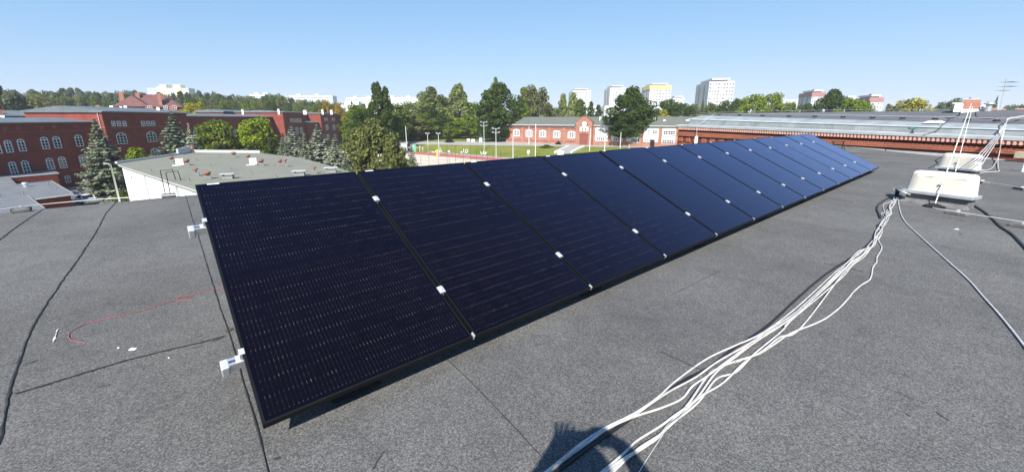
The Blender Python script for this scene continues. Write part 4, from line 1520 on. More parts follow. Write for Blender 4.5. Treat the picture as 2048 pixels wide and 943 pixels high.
class Block:
    """A building block with a front plane (Frame f); its front lies at offset `out` and it reaches `depth` behind."""

    def __init__(self, f, a0, a1, out, z0, z1, depth, label, cat='building', name='barracks_building', wall=None, group=None):
        self.f, self.a0, self.a1, self.out, self.z0, self.z1, self.depth = f, a0, a1, out, z0, z1, depth
        self.root = thing(name, f.pt((a0 + a1) / 2, out - depth / 2, z0), label, cat, group)
        mb = MB()
        poly = [f.pt(a0, out, 0), f.pt(a1, out, 0), f.pt(a1, out - depth, 0), f.pt(a0, out - depth, 0)]
        mb.prism([(p.x, p.y) for p in poly], z0, z1)
        mb.build('wall', wall or M['brick_red'], self.root)

    def sloped_roof(self, over=.35, th=.28, rise=1.1, mat=None, gut=True, back_rise=None):
        f, o = self.f, self.out
        a0, a1 = self.a0 - over, self.a1 + over
        ob = o - self.depth
        mb = MB()
        ze = self.z1
        mid = o - self.depth / 2
        zr = ze + th + rise
        zb = ze + th + (0 if back_rise is None else back_rise)
        mb.loft([[f.pt(a0, o + over, ze + .02), f.pt(a1, o + over, ze + .02)], [f.pt(a0, o + over, ze + th), f.pt(a1, o + over, ze + th)],
                 [f.pt(a0, mid, zr), f.pt(a1, mid, zr)], [f.pt(a0, ob - over, zb), f.pt(a1, ob - over, zb)],
                 [f.pt(a0, ob - over, ze + .02), f.pt(a1, ob - over, ze + .02)], [f.pt(a0, o + over, ze + .02), f.pt(a1, o + over, ze + .02)]])
        for a_ in (a0, a1):
            ring = [f.pt(a_, o + over, ze + .02), f.pt(a_, o + over, ze + th), f.pt(a_, mid, zr), f.pt(a_, ob - over, zb), f.pt(a_, ob - over, ze + .02)]
            mb.add(ring, [(0, 1, 2, 3, 4)])
        self.roof = mb.build('roof', mat or M['roof_metal'], self.root)
        if gut:
            mb = MB()
            mb.tube([f.pt(a0, o + over + .06, ze + th - .08), f.pt(a1, o + over + .06, ze + th - .08)], .09, 6)
            mb.build('gutter', M['gutter'], self.root)

    def course(self, z, h=.22, proud=.10, mat=None):
        f = self.f
        mb = MB()
        poly = [f.pt(self.a0 - proud, self.out + proud, 0), f.pt(self.a1 + proud, self.out + proud, 0), f.pt(self.a1 + proud, self.out + .003, 0), f.pt(self.a0 - proud, self.out + .003, 0)]
        mb.prism([(p.x, p.y) for p in poly], z, z + h)
        # return along the near end wall
        poly = [f.pt(self.a0 - proud, self.out + .002, 0), f.pt(self.a0 - .003, self.out + .002, 0), f.pt(self.a0 - .003, self.out - self.depth, 0), f.pt(self.a0 - proud, self.out - self.depth, 0)]
        mb.prism([(p.x, p.y) for p in poly], z, z + h)
        return mb.build('string_course', mat or M['brick_trim'], self.root)

    def win(self, x, y0, y1, wpx, cols=2, rows=4, arch=0.22, bar=.13, fmat=None, w=None):
        f = self.f
        a0, z1, s = f.hit(x, y0, self.out)
        a1, z0, _ = f.hit(x, y1, self.out)
        al, _, _ = f.hit(x - wpx / 2, y1, self.out)
        ar, _, _ = f.hit(x + wpx / 2, y1, self.out)
        w = w or abs(ar - al)
        return put_window(self.root, f.pt(a1, self.out + .03, z0), f.rotz, w, z1 - z0, cols, rows, arch, fmat, bar)


def a_at(f, x, out, y=260):
    return f.hit(x, y, out)[0]


# ------------------------------------------------------------------ old red barracks on the left
RB = Frame(P(127, 377, 0), -5)
E1 = zat(246.8, RB.hit(98, 247)[2])
w1 = Block(RB, a_at(RB, -140, 0), a_at(RB, 203, 0), 0, 0, E1, 13, 'long dark red brick barracks wing at far left with arched white windows')
w1.sloped_roof(rise=.75, th=.35)
w1.course(RB.hit(90, 263.5)[1], .18)
w1.course(RB.hit(140, 342.5)[1], .22)
for x, y0, y1, w in ((20, 279.5, 304.8, 15), (46, 277.5, 302.5, 15), (92.5, 273.3, 297.8, 15), (116.5, 272, 296, 15), (160.5, 269, 292.5, 15), (-28, 283, 310, 16), (-3, 281, 307, 16)):
    w1.win(x, y0, y1, w)
for x, y0, y1, w in ((30, 322.5, 350, 15), (55, 320, 347, 15), (103, 315, 338.5, 15), (127.5, 312.5, 336, 15), (168, 309, 331, 14)):
    w1.win(x, y0, y1, w)
w1.win(137, 350.5, 365, 11, rows=3, arch=.12, bar=.09)
# small blind attic openings
for x in (9, 12.5, 36, 39.5, 83, 86.5, 107, 110.5, 152, 155.5):
    mb = MB()
    a_, z_, _ = RB.hit(x, 262 - x * .05, 0)
    mb.box(-.16, .16, -.03, .0, 0, .62, Matrix.Translation(RB.pt(a_, .002, z_)) @ Matrix.Rotation(RB.rotz, 4, 'Z'))
    mb.build('attic_niche', M['brick_trim'], w1.root)
# pavilion
E2 = zat(226.5, RB.hit(290, 227, 1.9)[2])
w2 = Block(RB, a_at(RB, 211, 1.9), a_at(RB, 379, 1.9), 1.9, 0, E2, 15, 'taller red brick barracks pavilion behind the big spruce, with triple attic windows')
w2.sloped_roof(rise=1.0, th=.40)
w2.course(RB.hit(225, 256, 1.9)[1], .25, .12)
for grp in ((227.5, 238.5, 249.5), (287, 297.5, 307)):
    for x in grp:
        w2.win(x, 242, 252.5, 7.5, cols=2, rows=2, arch=0, bar=.14)
for x, y0, y1, w in ((245.5, 264.5, 287.5, 20), (305, 262.5, 283.5, 19), (357, 261, 280, 17), (312, 295.5, 313, 18)):
    w2.win(x, y0, y1, w, cols=3)
mb = MB()
a_ = w2.a0
mb.tube([RB.pt(a_ - .12, 1.2, 0), RB.pt(a_ - .12, 1.2, E2 - .1)], .08, 6)
mb.build('downpipe', M['gutter'], w2.root)
w2.dump = None
# low link wing behind the maples
E3 = zat(234.2, RB.hit(470, 234)[2])
w3 = Block(RB, w2.a1, a_at(RB, 556, 0), 0, 0, E3, 13, 'lower red brick barracks wing behind the two green maples, with white windows')
w3.sloped_roof(rise=.7, th=.35)
w3.course(RB.hit(440, 249)[1], .2)
for x, y0, y1, w in ((393, 259, 272, 11), (404, 258.5, 271, 10), (472, 258, 272, 9), (476, 285, 300, 9), (520, 257, 270, 8), (540, 257, 270, 8), (447, 259, 272, 9), (422, 259, 272, 9)):
    w3.win(x, y0, y1, w)
# second pavilion with its sunlit end wall
O4 = 4.6
E4 = zat(226.0, RB.hit(590, 226, O4)[2])
w4 = Block(RB, a_at(RB, 570, O4), a_at(RB, 612, O4), O4, 0, E4, 18, 'red brick barracks pavilion with bright sunlit end wall behind the blue spruces')
w4.sloped_roof(rise=.5, th=.45)
w4.course(RB.hit(590, 246.5, O4)[1], .25, .12)
for x in (582, 587, 591.7, 596.5, 601):
    w4.win(x, 237.2, 244.5, 3, cols=1, rows=2, arch=0, bar=.16)
for x in (584.5, 594.5, 603.5):
    w4.win(x, 254, 267, 5.6, cols=2, rows=3, arch=0.15, bar=.16)
for x in (599.5, 607):
    w4.win(x, 273.5, 282, 4.6, cols=2, rows=3, arch=0.15, bar=.16)
# far pavilion
O5 = 6.5
E5 = zat(228.3, RB.hit(660, 228, O5)[2])
w5 = Block(RB, a_at(RB, 644, O5), a_at(RB, 712, O5), O5, 0, E5, 16, 'farthest red brick barracks pavilion, half hidden by the big olive tree')
w5.sloped_roof(rise=.4, th=.5)
w5.course(RB.hit(660, 243.8, O5)[1], .3, .14)
for x in (652, 666.5, 680.5, 693, 705.5):
    for dx in (-2.4, 0, 2.4):
        w5.win(x + dx, 236.3, 241, 1.9, cols=1, rows=1, arch=0, bar=.16)
for x in (654.5, 668.5, 682, 695):
    w5.win(x, 249, 259.5, 5, cols=2, rows=3, arch=.1, bar=.2)
    w5.win(x + 2, 268, 278, 5, cols=2, rows=3, arch=.1, bar=.2)
# link between the two pavilions: lit wall above, low porch roof in front
w6 = Block(RB, w4.a1 + .02, w5.a0 - .02, 0.2, 0, E5 - .25, 12, 'recessed red brick link with small porch roof between the two far pavilions')
w6.sloped_roof(rise=.4, th=.4, gut=False)
mb = MB()
zz = RB.hit(628, 245.5, O5 - 1.5)[1]
poly = [RB.pt(w4.a1 + .4, .4, 0), RB.pt(w4.a1 + .4, O5 - 1.2, 0), RB.pt(w5.a0 - .3, O5 - 1.2, 0), RB.pt(w5.a0 - .3, .4, 0)]
mb.prism([(p.x, p.y) for p in poly], zz - .2, [zz + .9, zz + .25, zz + .25, zz + .9])
mb.build('porch_roof', M['roof_metal'], w6.root)
poly = [RB.pt(w4.a1 + .5, .3, 0), RB.pt(w4.a1 + .5, O5 - 1.5, 0), RB.pt(w5.a0 - .4, O5 - 1.5, 0), RB.pt(w5.a0 - .4, .3, 0)]
MB().prism([(p.x, p.y) for p in poly], 0, zz - .21).build('porch_wall', M['brick_red'], w6.root)


# chimneys and vents standing on the barracks roofs
def roof_stack(px, py0, py1, wpx, s, root, mat, name='chimney', depth=.7):
    mb = MB()
    cbox(mb, px - wpx / 2, px + wpx / 2, py0, py1 + 3, depth, s=s)
    return mb.build(name, mat, root)


s2_ = RB.hit(290, 222, -5)[2]
for x, y0, w, mt in ((161, 212.5, 6, 'brick_red'), (179, 213, 5, 'white_wall'), (197, 210.2, 9, 'terracotta'), (224, 211.5, 7, 'white_wall'), (243, 213, 5, 'white_wall'), (252, 211.5, 6, 'white_wall'), (293, 214, 4, 'terracotta'), (305, 214, 5, 'terracotta'), (316.5, 214.5, 6, 'white_wall'), (343, 213.5, 8, 'terracotta'), (138, 212, 5, 'white_wall')):
    roof_stack(x, y0, 217.5, w, s2_ if x > 190 else RB.hit(x, 222, -9)[2], w2.root if x > 190 else w1.root, M[mt])
for x, y0, w, s_, r_ in ((486, 219, 3.5, 150, w3.root), (558, 218, 3.5, 158, w4.root), (610, 220.5, 6.5, 165, w4.root), (645.5, 219, 3.5, 190, w5.root), (663, 220, 4.5, 195, w5.root), (408, 229, 6, 118, w3.root)):
    roof_stack(x, y0, 226, w, s_, r_, M['white_wall'])
# rear wing of the barracks seen over the first roof
RB2 = Frame(RB.pt(0, -20, 0), -5)
for x0, x1, yt, yr, lab in ((66, 206, 232.4, 224, 'red brick rear barracks wing with grey roof seen over the front roof'), (-40, 60, 235.5, 231, 'low red rear building at the left picture edge behind the front roof')):
    zt_ = RB2.hit((x0 + x1) / 2, yt, 0)[1]
    b_ = Block(RB2, a_at(RB2, x0, 0), a_at(RB2, x1, 0), 0, 0, zt_, 10, lab)
    b_.sloped_roof(rise=.75, th=.5, mat=M['roof_metal'])
    if x0 > 0:
        for xx in (74, 122, 187):
            roof_stack(xx, 228, 236, 8 if xx < 100 else 4, RB2.hit(xx, 230, 1)[2], b_.root, M['white_wall'], 'vent_stack')
    else:
        roof_stack(4, 219, 236, 10, RB2.hit(4, 230, -2)[2], b_.root, M['brick_red'])
        roof_stack(7, 231, 237, 8, RB2.hit(7, 232, 1)[2], b_.root, M['white_wall'], 'vent_stack')
# rear wing behind the link (red wall under a grey roof)
RB3 = Frame(RB.pt(0, -16, 0), -5)
zt_ = RB3.hit(510, 226.5, 0)[1]
b_ = Block(RB3, a_at(RB3, 452, 0), a_at(RB3, 566, 0), 0, 0, zt_, 10, 'red brick rear barracks wing with pale gutter seen above the maples')
b_.sloped_roof(rise=.6, th=.6)

# hipped villa with brown roof and three chimneys
sv = 205
VF = Frame(P(300, 232, s=sv), 62)
vl = thing('hip_roofed_house', P(300, 236, s=sv), 'large house with brown hipped tile roof and three tall brick chimneys behind the barracks', 'house')
zE, zR = zat(211.5, sv), zat(188, sv)
aL, aR = VF.hit(226, 212)[0], VF.hit(367, 214)[0]
lo_, hi_ = min(aL, aR), max(aL, aR)
mb = MB()
ov = -VF.o if VF.o.dot(VF.B) > 0 else VF.o
sg = 1 if ov == VF.o else -1
poly = [VF.pt(lo_ + 2.2, -sg * .0, 0), VF.pt(hi_ - 2.2, 0, 0), VF.pt(hi_ - 2.2, -sg * 15, 0), VF.pt(lo_ + 2.2, -sg * 15, 0)]
mb.prism([(p.x, p.y) for p in poly], 1, zE)
mb.build('wall', M['brick_red'], vl)
mb = MB()
c0 = [VF.pt(lo_, sg * 1.2, zE - .6), VF.pt(hi_, sg * 1.2, zE - .6), VF.pt(hi_, -sg * 16.2, zE - .6), VF.pt(lo_, -sg * 16.2, zE - .6)]
r0, r1 = VF.pt(lo_ + 9, -sg * 7.5, zR), VF.pt(hi_ - 9, -sg * 7.5, zR)
mb.add(c0 + [r0, r1], [(0, 1, 5, 4), (1, 2, 5), (2, 3, 4, 5), (3, 0, 4), (0, 3, 2, 1)])
# cross gable towards us
gm = (lo_ + hi_) / 2 - 6
mb.add([VF.pt(gm - 7, sg * 4.5, zE - .6), VF.pt(gm + 7, sg * 4.5, zE - .6), VF.pt(gm, sg * .2, zR - 1.0), VF.pt(gm, -sg * 7, zR - .9), VF.pt(gm - 7.5, -sg * 3, zE - .5), VF.pt(gm + 7.5, -sg * 3, zE - .5)],
       [(0, 1, 2), (0, 2, 3, 4), (1, 5, 3, 2)])
mb.build('roof', M['roof_brown'], vl)
for x, y0, y1, w in ((246.5, 185, 196, 9.5), (279.5, 185.8, 198, 8.5), (322, 187.5, 199, 7.5)):
    mb = MB()
    cbox(mb, x - w / 2, x + w / 2, y0, y1 + 14, 1.6, s=sv + 1)
    cbox(mb, x - w / 2 - .8, x + w / 2 + .8, y0 - 1, y0 - .1, 2.0, s=sv + 1, push=-.2)
    mb.build('chimney', M['terracotta'], vl)
for x in (240, 252, 300, 332, 350):
    o_ = put_window(vl, P(x, 219, s=sv - 6), VF.rotz + (math.pi if sg < 0 else 0), 1.6, 1.9, 2, 2, 0, M['win_frame'], .14)

# ------------------------------------------------------------------ white low building with the pale felt roof
ZW = 8.4
wp = [P(235, 327, ZW), P(358, 309.5, ZW), P(384, 304.5, ZW), P(520, 306, ZW), P(600, 315, ZW), P(706, 345, ZW)]
fd = (P(393, 377, ZW) - wp[0]).normalized()
F1_ = wp[0] + fd * 37
E1_ = F1_ + Vector((fd.y, -fd.x, 0)) * (-14)
bd = (wp[5] - wp[4]).normalized()
E1_ = wp[5] + bd * 6
wpoly = [(p.x, p.y) for p in wp] + [(E1_.x, E1_.y), (F1_.x, F1_.y)]
wb = thing('white_building', (sum(p[0] for p in wpoly) / 8, sum(p[1] for p in wpoly) / 8, 0), 'low white rendered building with pale grey felt roof dotted with clay cowls', 'building')


def inset(poly, d):
    cx, cy = sum(p[0] for p in poly) / len(poly), sum(p[1] for p in poly) / len(poly)
    out = []
    n = len(poly)
    for i in range(n):
        p, q, r = Vector(poly[i - 1]), Vector(poly[i]), Vector(poly[(i + 1) % n])
        e1, e2 = (q - p).normalized(), (r - q).normalized()
        n1, n2 = Vector((-e1.y, e1.x)), Vector((-e2.y, e2.x))
        if n1.dot(Vector((cx, cy)) - q) < 0:
            n1 = -n1
        if n2.dot(Vector((cx, cy)) - q) < 0:
            n2 = -n2
        bs = (n1 + n2)
        bs = bs / max(.3, bs.length_squared / 2)
        out.append(tuple(q + bs * d))
    return out


MB().prism(inset(wpoly, .28), 0, ZW - .30).build('wall', M['white_wall'], wb)
mb = MB().prism(wpoly, ZW - .29, ZW - .06)
mb.build('eaves_board', M['gutter'], wb)
MB().prism(inset(wpoly, -.06), ZW - .055, ZW).build('roof', M['felt_light'], wb)
# stepped parapet at the back
mb = MB()


def wallrun(mb, pts, z0, z1, th=.25):
    for p, q in zip(pts[:-1], pts[1:]):
        e_ = (q - p).normalized()
        n_ = Vector((-e_.y, e_.x, 0)) * th
        mb.hexa([Vector((v.x, v.y, z0)) for v in (p, q, q + n_, p + n_)] + [Vector((v.x, v.y, z1)) for v in (p, q, q + n_, p + n_)])


wallrun(mb, [wp[0], wp[1]], ZW + .002, ZW + .22)
wallrun(mb, [wp[1], wp[2]], ZW + .002, ZW + .85)
wallrun(mb, [wp[2], wp[3]], ZW + .002, ZW + .38)
mb.build('parapet', M['gutter'], wb)
for x in (267, 331):
    q_ = P(x, 343 if x < 300 else 363, ZW)
    t_ = (q_ - wp[0]).dot(fd)
    b_ = wp[0] + fd * t_
    nn = Vector((fd.y, -fd.x, 0))
    if nn.dot(b_) > 0:
        nn = -nn
    MB().tube([Vector((b_.x, b_.y, .2)) + nn * -.16, Vector((b_.x, b_.y, ZW - .35)) + nn * -.16], .06, 6).build('downpipe', M['galv'], wb)
# hooped ladder at the edge
lb_ = P(333, 378, ZW)
t_ = (lb_ - wp[0]).dot(fd)
c_ = wp[0] + fd * ((P(330, 362, ZW) - wp[0]).dot(fd))
ld = thing('roof_ladder', Vector((c_.x, c_.y, ZW - 4)), 'dark hooped ladder over the eaves of the white building', 'ladder')
sl_ = (c_ - EYE).y / ray(330, 360).y
for dx in (0, 11):
    mb = MB()
    cc = P(326 + dx, 366 + dx * .35, s=sl_ - dx * .04)
    tops = [cc + Vector((0, 0, -3.0)), cc + Vector((0, 0, .0)), cc + Vector((0, 0, 1.05)), cc + Vector((.55, .55, 1.08)), cc + Vector((.62, .62, .1))]
    mb.tube(tops, .035, 5)
    mb.build('rail', M['black'], ld)

WROOT = None


def cowl(px, py, hpx, wpx, label, mushroom=False, block=True, mat=None):
    c_ = P(px, py, ZW)
    s = (c_ - EYE).y / ray(px, py).y
    k = s / F_PX
    t = thing('clay_vent', c_, label, 'roof cowl', 'clay cowls on the white building')
    T = Matrix.Translation(c_) @ Matrix.Rotation(.6, 4, 'Z')
    hb = hpx * k * (.42 if block else .1)
    w = wpx * k / 2
    if block:
        bevel(MB().box(-w * .92, w * .92, -w * .8, w * .8, .002, hb, T).build('base', M['chimney_grey'], t), .02)
    H = hpx * k - hb
    if mushroom:
        prof = [(w * .28, 0), (w * .24, H * .45), (w * .95, H * .62), (w * .7, H * .86), (w * .2, H), (0, H)]
    else:
        prof = [(w * .62, 0), (w * .66, H * .3), (w * 1.02, H * .36), (w * 1.0, H * .86), (w * .55, H), (0, H * 1.02)]
    MB().lathe(c_ + Vector((0, 0, hb)), prof, 14).build('cowl', mat or M['terracotta'], t, smooth=True)


for d_ in ((344, 323.5, 11, 8, 'dark clay cowl leftmost on the white building roof', False, True), (374.5, 330.5, 12.5, 10, 'clay cowl just right of the left white roof vent', False, True),
           (393.5, 352, 17, 11, 'mushroom clay cowl at the front of the pale roof', True, True), (416.5, 357.5, 15.5, 12, 'broad clay cowl front centre beside the mushroom cowl', False, True),
           (468, 314.5, 11, 8.5, 'clay cowl at the back parapet of the pale roof', False, True), (497, 319.5, 10.5, 8, 'dark clay cowl left of the right white roof vent', False, True),
           (523, 331, 13, 10, 'clay cowl just right of the right white roof vent', False, True), (561, 331, 13, 8, 'clay cowl at right of the pale roof with its twin behind', False, True),
           (572, 333, 16, 8, 'mushroom clay cowl rightmost pair of the pale roof', True, True), (630, 347, 15, 9, 'mushroom clay cowl near the upper edge of the nearest panel', True, True),
           (387, 308, 16, 8, 'mushroom clay cowl on the stepped parapet of the white building', True, False)):
    cowl(*d_)
for x, y, l_ in ((361, 331, 'left white box vent on the pale felt roof'), (507, 330, 'right white box vent on the pale felt roof')):
    c_ = P(x, y, ZW)
    k = (c_ - EYE).y / ray(x, y).y / F_PX
    t = thing('box_vent', c_, l_, 'roof vent')
    T = Matrix.Translation(c_) @ Matrix.Rotation(.55, 4, 'Z')
    bevel(MB().box(-6 * k, 6.5 * k, -5 * k, 5 * k, .05, 13.5 * k, T).build('casing', M['white_paint'], t), .03)
    MB().box(-12 * k, 2 * k, -6.5 * k, -5.2 * k, .03, 2.2 * k, T).build('flap', M['white_paint'], t)
    for q_ in (-2, 2):
        MB().box(q_ * k - .6 * k, q_ * k + .6 * k, -5.15 * k, -5.0 * k, 3 * k, 11 * k, T).build('louvre', M['gutter'], t)
for x, y, l_ in ((457, 357, 'flat topped grey roof hatch near the nearest panel'), (600, 351, 'low grey slab vent beside the panel edge'), (663, 344.5, 'low grey slab vent farthest right on the pale roof')):
    c_ = P(x, y, ZW)
    k = (c_ - EYE).y / ray(x, y).y / F_PX
    t = thing('slab_vent', c_, l_, 'roof vent', 'slab topped vents on the white building')
    T = Matrix.Translation(c_) @ Matrix.Rotation(.25, 4, 'Z')
    MB().box(-9 * k, 9 * k, -5 * k, 5 * k, .002, 5 * k, T).build('base', M['chimney_grey'], t)
    for q_ in (-8.4, 8.4):
        MB().box(q_ * k - .6 * k, q_ * k + .6 * k, -4.8 * k, 4.8 * k, 5 * k, 9 * k, T).build('leg', M['chimney_grey'], t)
    MB().box(-12.5 * k, 12.5 * k, -7 * k, 7 * k, 9 * k, 10.4 * k, T).build('slab', M['gutter'], t)
for x, y in ((393, 322), (421, 331.5), (461.5, 339.5), (502, 346), (547.5, 330), (439, 312.5), (378, 362), (302, 343.5), (551, 354), (472, 313)):
    c_ = P(x, y, ZW)
    t = thing('vent_stub', c_, 'small dark pipe stub on the pale felt roof of the white building', 'pipe', 'small pipe stubs on the pale felt roof')
    MB().tube([c_, c_ + Vector((0, 0, .26)), c_ + Vector((-.08, -.02, .34))], .055, 7).build('pipe', M['chimney_grey'], t)
# small red roof behind the white building
c_ = P(512, 313, s=78)
t = thing('red_roofed_shed', Vector((c_.x, c_.y, 0)), 'small shed with red sheet roof just behind the white building', 'shed')
za, zb_ = zat(300.5, 84), zat(312.5, 78)
q_ = [P(494, 312, s=78), P(518, 313, s=78), P(516, 301, s=84), P(502, 300.5, s=84)]
mb = MB()
mb.hexa([p - Vector((0, 0, .12)) for p in q_] + q_)
mb.build('roof', M['roof_red'], t)
MB().prism([(p.x * 1.004, p.y * 1.004) for p in q_], 0, [p.z - .25 for p in q_]).build('wall', M['brick_red'], t)

# ------------------------------------------------------------------ low flat roofed annex and cars, far left
ZA = 3.9
la = [P(90, 417, ZA), P(55, 391, ZA), P(70, 396.5, ZA), P(146, 387, ZA), P(103, 361.5, ZA), P(34, 369, ZA), P(19, 353.5, ZA), P(117, 345, ZA), P(95, 333.5, ZA), P(-60, 345, ZA), P(-110, 372, ZA), P(-60, 470, ZA), P(60, 470, ZA)]
lo = thing('low_annex', (la[1].x, la[1].y, 0), 'single storey red brick annex with stepped grey felt roofs at lower left', 'building')
lpoly = [(p.x, p.y) for p in la]
MB().prism(inset(lpoly, .25), 0, ZA - .28).build('wall', M['brick_red'], lo)
MB().prism(lpoly, ZA - .25, ZA).build('roof', M['felt_grey'], lo)
mb = MB()
for i, j in ((2, 3), (6, 7)):
    n_ = Vector((.12, -.05, 0))
    mb.tube([la[i] + Vector((.1, -.05, -.12)), la[j] + Vector((.1, -.05, -.12))], .11, 6)
    mb.build('gutter', M['gutter'], lo)
    mb = MB()
mb = MB()
for i, j in ((0, 1), (4, 5), (3, 4)):
    mb.tube([la[i] + Vector((0, 0, .03)), la[j] + Vector((0, 0, .03))], .06, 5)
mb.build('roof_edge_trim', M['chimney_grey'], lo)
c_ = P(52, 374, ZA)
k = (c_ - EYE).y / ray(52, 374).y / F_PX
t = thing('roof_fan', c_, 'silver capped fan cowl on the low annex roof', 'roof vent')
MB().lathe(c_, [(3.4 * k, 0), (3.4 * k, 7 * k)], 12).build('pipe', M['alu'], t, smooth=True)
MB().lathe(c_ + Vector((0, 0, 7.6 * k)), [(5.5 * k, -.6 * k), (5.5 * k, .2 * k), (3 * k, 2.2 * k), (0, 2.8 * k)], 12).build('cap', M['alu'], t, smooth=True)
for x, y in ((97, 370), (112, 377), (47, 389), (1, 394)):
    c_ = P(x, y, ZA)
    t = thing('vent_stub', c_, 'small dark pipe stub on the grey roof of the low annex', 'pipe', 'small pipe stubs on the low annex roof')
    MB().tube([c_, c_ + Vector((0, 0, .4))], .07, 6).build('pipe', M['chimney_grey'], t)


def car(px, py, heading, paint, label, van=False, z=0.0):
    c_ = P(px, py, z)
    t = thing('parked_car', Vector((c_.x, c_.y, z)), label, 'car', 'cars parked in the yard')
    T = Matrix.Translation((c_.x, c_.y, z)) @ Matrix.Rotation(heading, 4, 'Z')
    L2 = 2.15
    prof = [(-L2, .45), (-L2, .85), (-L2 + .15, 1.0), (-1.15, 1.02), (-.5, 1.46), (.95, 1.48), (1.75, 1.02), (L2 - .05, .9), (L2, .45), (L2 - .1, .3), (-L2 + .1, .3)]
    if van:
        prof = [(-L2, .5), (-L2, .95), (-1.75, 1.1), (-1.15, 1.72), (-.6, 1.95), (L2 - .1, 1.95), (L2, 1.7), (L2, .5), (L2 - .1, .32), (-L2 + .1, .32)]
    rows = []
    for yy, sc, dz in ((-.86, .97, 0), (-.80, 1, 0), (-.62, 1, .0), (.62, 1, 0), (.80, 1, 0), (.86, .97, 0)):
        row = []
        for x, zz in prof:
            top = max(0, (zz - .95))
            row.append(T @ Vector((x * sc, yy * (1 - .22 * top / .55), zz)))
        rows.append(row)
    mb = MB().loft(rows, 0, True)
    n = len(prof)
    k0 = len(mb.v) - n
    mb.f += [tuple(range(n)), tuple(range(k0, k0 + n))[::-1]]
    mb.m += [0, 0]
    mb.build('body', paint, t)
    # glazing: windscreen, rear window and side windows stand slightly proud
    def pane(pts, nm):
        MB().add([T @ Vector(p) for p in pts], [tuple(range(len(pts)))]).build(nm, M['glass_dark'], t)
    if not van:
        pane([(-1.13, -.66, 1.06), (-1.13, .66, 1.06), (-.55, .60, 1.46), (-.55, -.60, 1.46)], 'windscreen')
        pane([(1.73, .64, 1.07), (1.73, -.64, 1.07), (1.02, -.58, 1.475), (1.02, .58, 1.475)], 'rear_window')
        for sg_ in (-1, 1):
            pane([(-.95, sg_ * .845, 1.03), (1.45, sg_ * .845, 1.03), (.92, sg_ * .70, 1.42), (-.45, sg_ * .70, 1.42)], 'side_window')
    else:
        pane([(-1.76, -.7, 1.14), (-1.76, .7, 1.14), (-1.18, .58, 1.72), (-1.18, -.58, 1.72)], 'windscreen')
        for sg_ in (-1, 1):
            pane([(-1.45, sg_ * .85, 1.1), (-.5, sg_ * .85, 1.1), (-.5, sg_ * .64, 1.62), (-1.05, sg_ * .64, 1.62)], 'side_window')
    for x in (-1.35, 1.35):
        for y in (-.80, .80):
            w_ = MB()
            cc = T @ Vector((x, y, .32))
            ax_ = (T.to_3x3() @ Vector((0, 1, 0))) * .1
            w_.tube([cc - ax_, cc + ax_], .32, 14)
            w_.build('wheel', M['tyre'], t)
    for y in (-.62, .62):
        MB().box(-L2 - .012, -L2 + .03, y - .16, y + .16, .66, .80, T).build('headlight', M['alu'], t)
        MB().box(L2 - .03, L2 + .012, y - .12, y + .12, .70, .84, T).build('tail_light', M['cable_red'], t)


car(163, 393, 2.5, M['car_dark'], 'dark grey car parked in the yard below the big spruce')
car(150, 399, 2.5, M['car_silver'], 'silver car parked just left of the dark grey car')
car(176, 407, 2.6, M['car_white'], 'white car half hidden by our roof edge under the big spruce')
car(104, 424, 2.5, M['car_white'], 'white van whose top shows over our roof edge beside the low annex', van=True)
car(131, 421, 2.5, M['car_red'], 'red car whose top shows over our roof edge beside the white van')
# lamp pole just beyond our roof edge
pb = P(234, 395, s=42)
lp = thing('yard_lamp', Vector((pb.x, pb.y, 0)), 'pale lamp pole with short arm beside the white building corner', 'lamp post')
tp = P(221, 329, s=42)
MB().tube([Vector((tp.x, tp.y, 0)), tp], [.10, .065], 8).build('pole', M['pole'], lp, smooth=True)
MB().tube([tp, tp + Vector((-.45, .1, .06))], .04, 6).build('arm', M['pole'], lp)
bevel(MB().box(-.28, .28, -.1, .1, -.06, .06, Matrix.Translation(tp + Vector((-.55, .12, .08))) @ Matrix.Rotation(-.2, 4, 'Z')).build('lamp_head', M['galv'], lp), .03)

# ------------------------------------------------------------------ clock hall across the sports ground
HB0, HB1 = P(1054, 285.5, HALL_Z), P(1185, 290.0, HALL_Z)
HAZ = math.degrees(math.atan2(HB1.x - HB0.x, HB1.y - HB0.y))
HF = Frame(HB0, HAZ)
if HF.o.dot(HF.B - EYE) > 0:
    pass
HS = -1 if HF.o.dot(Vector((HF.B.x, HF.B.y, 0))) > 0 else 1   # sign that points towards the camera


class Hall:
    pass


hall = thing('clock_hall', HF.pt(20, -HS * 8, HALL_Z), 'long low brick hall with grey roof, stepped gable porch and round white clock', 'building')
hz = lambda x, y, o=0: HF.hit(x, y, HS * o)[1]
ha = lambda x, o=0, y=262: HF.hit(x, y, HS * o)[0]
hp = lambda a, o, z: HF.pt(a, HS * o, z)
ZE_ = (hz(1060, 247) + hz(1300, 256)) / 2
aN0, aPor0, aPor1, aN1 = ha(1012), ha(1152), ha(1184), ha(1520)
HD = 15


def hbox(mb, a0, a1, o0, o1, z0, z1, mi=0):
    return mb.hexa([hp(a0, o0, z0), hp(a1, o0, z0), hp(a1, o1, z0), hp(a0, o1, z0), hp(a0, o0, z1), hp(a1, o0, z1), hp(a1, o1, z1), hp(a0, o1, z1)], mi)


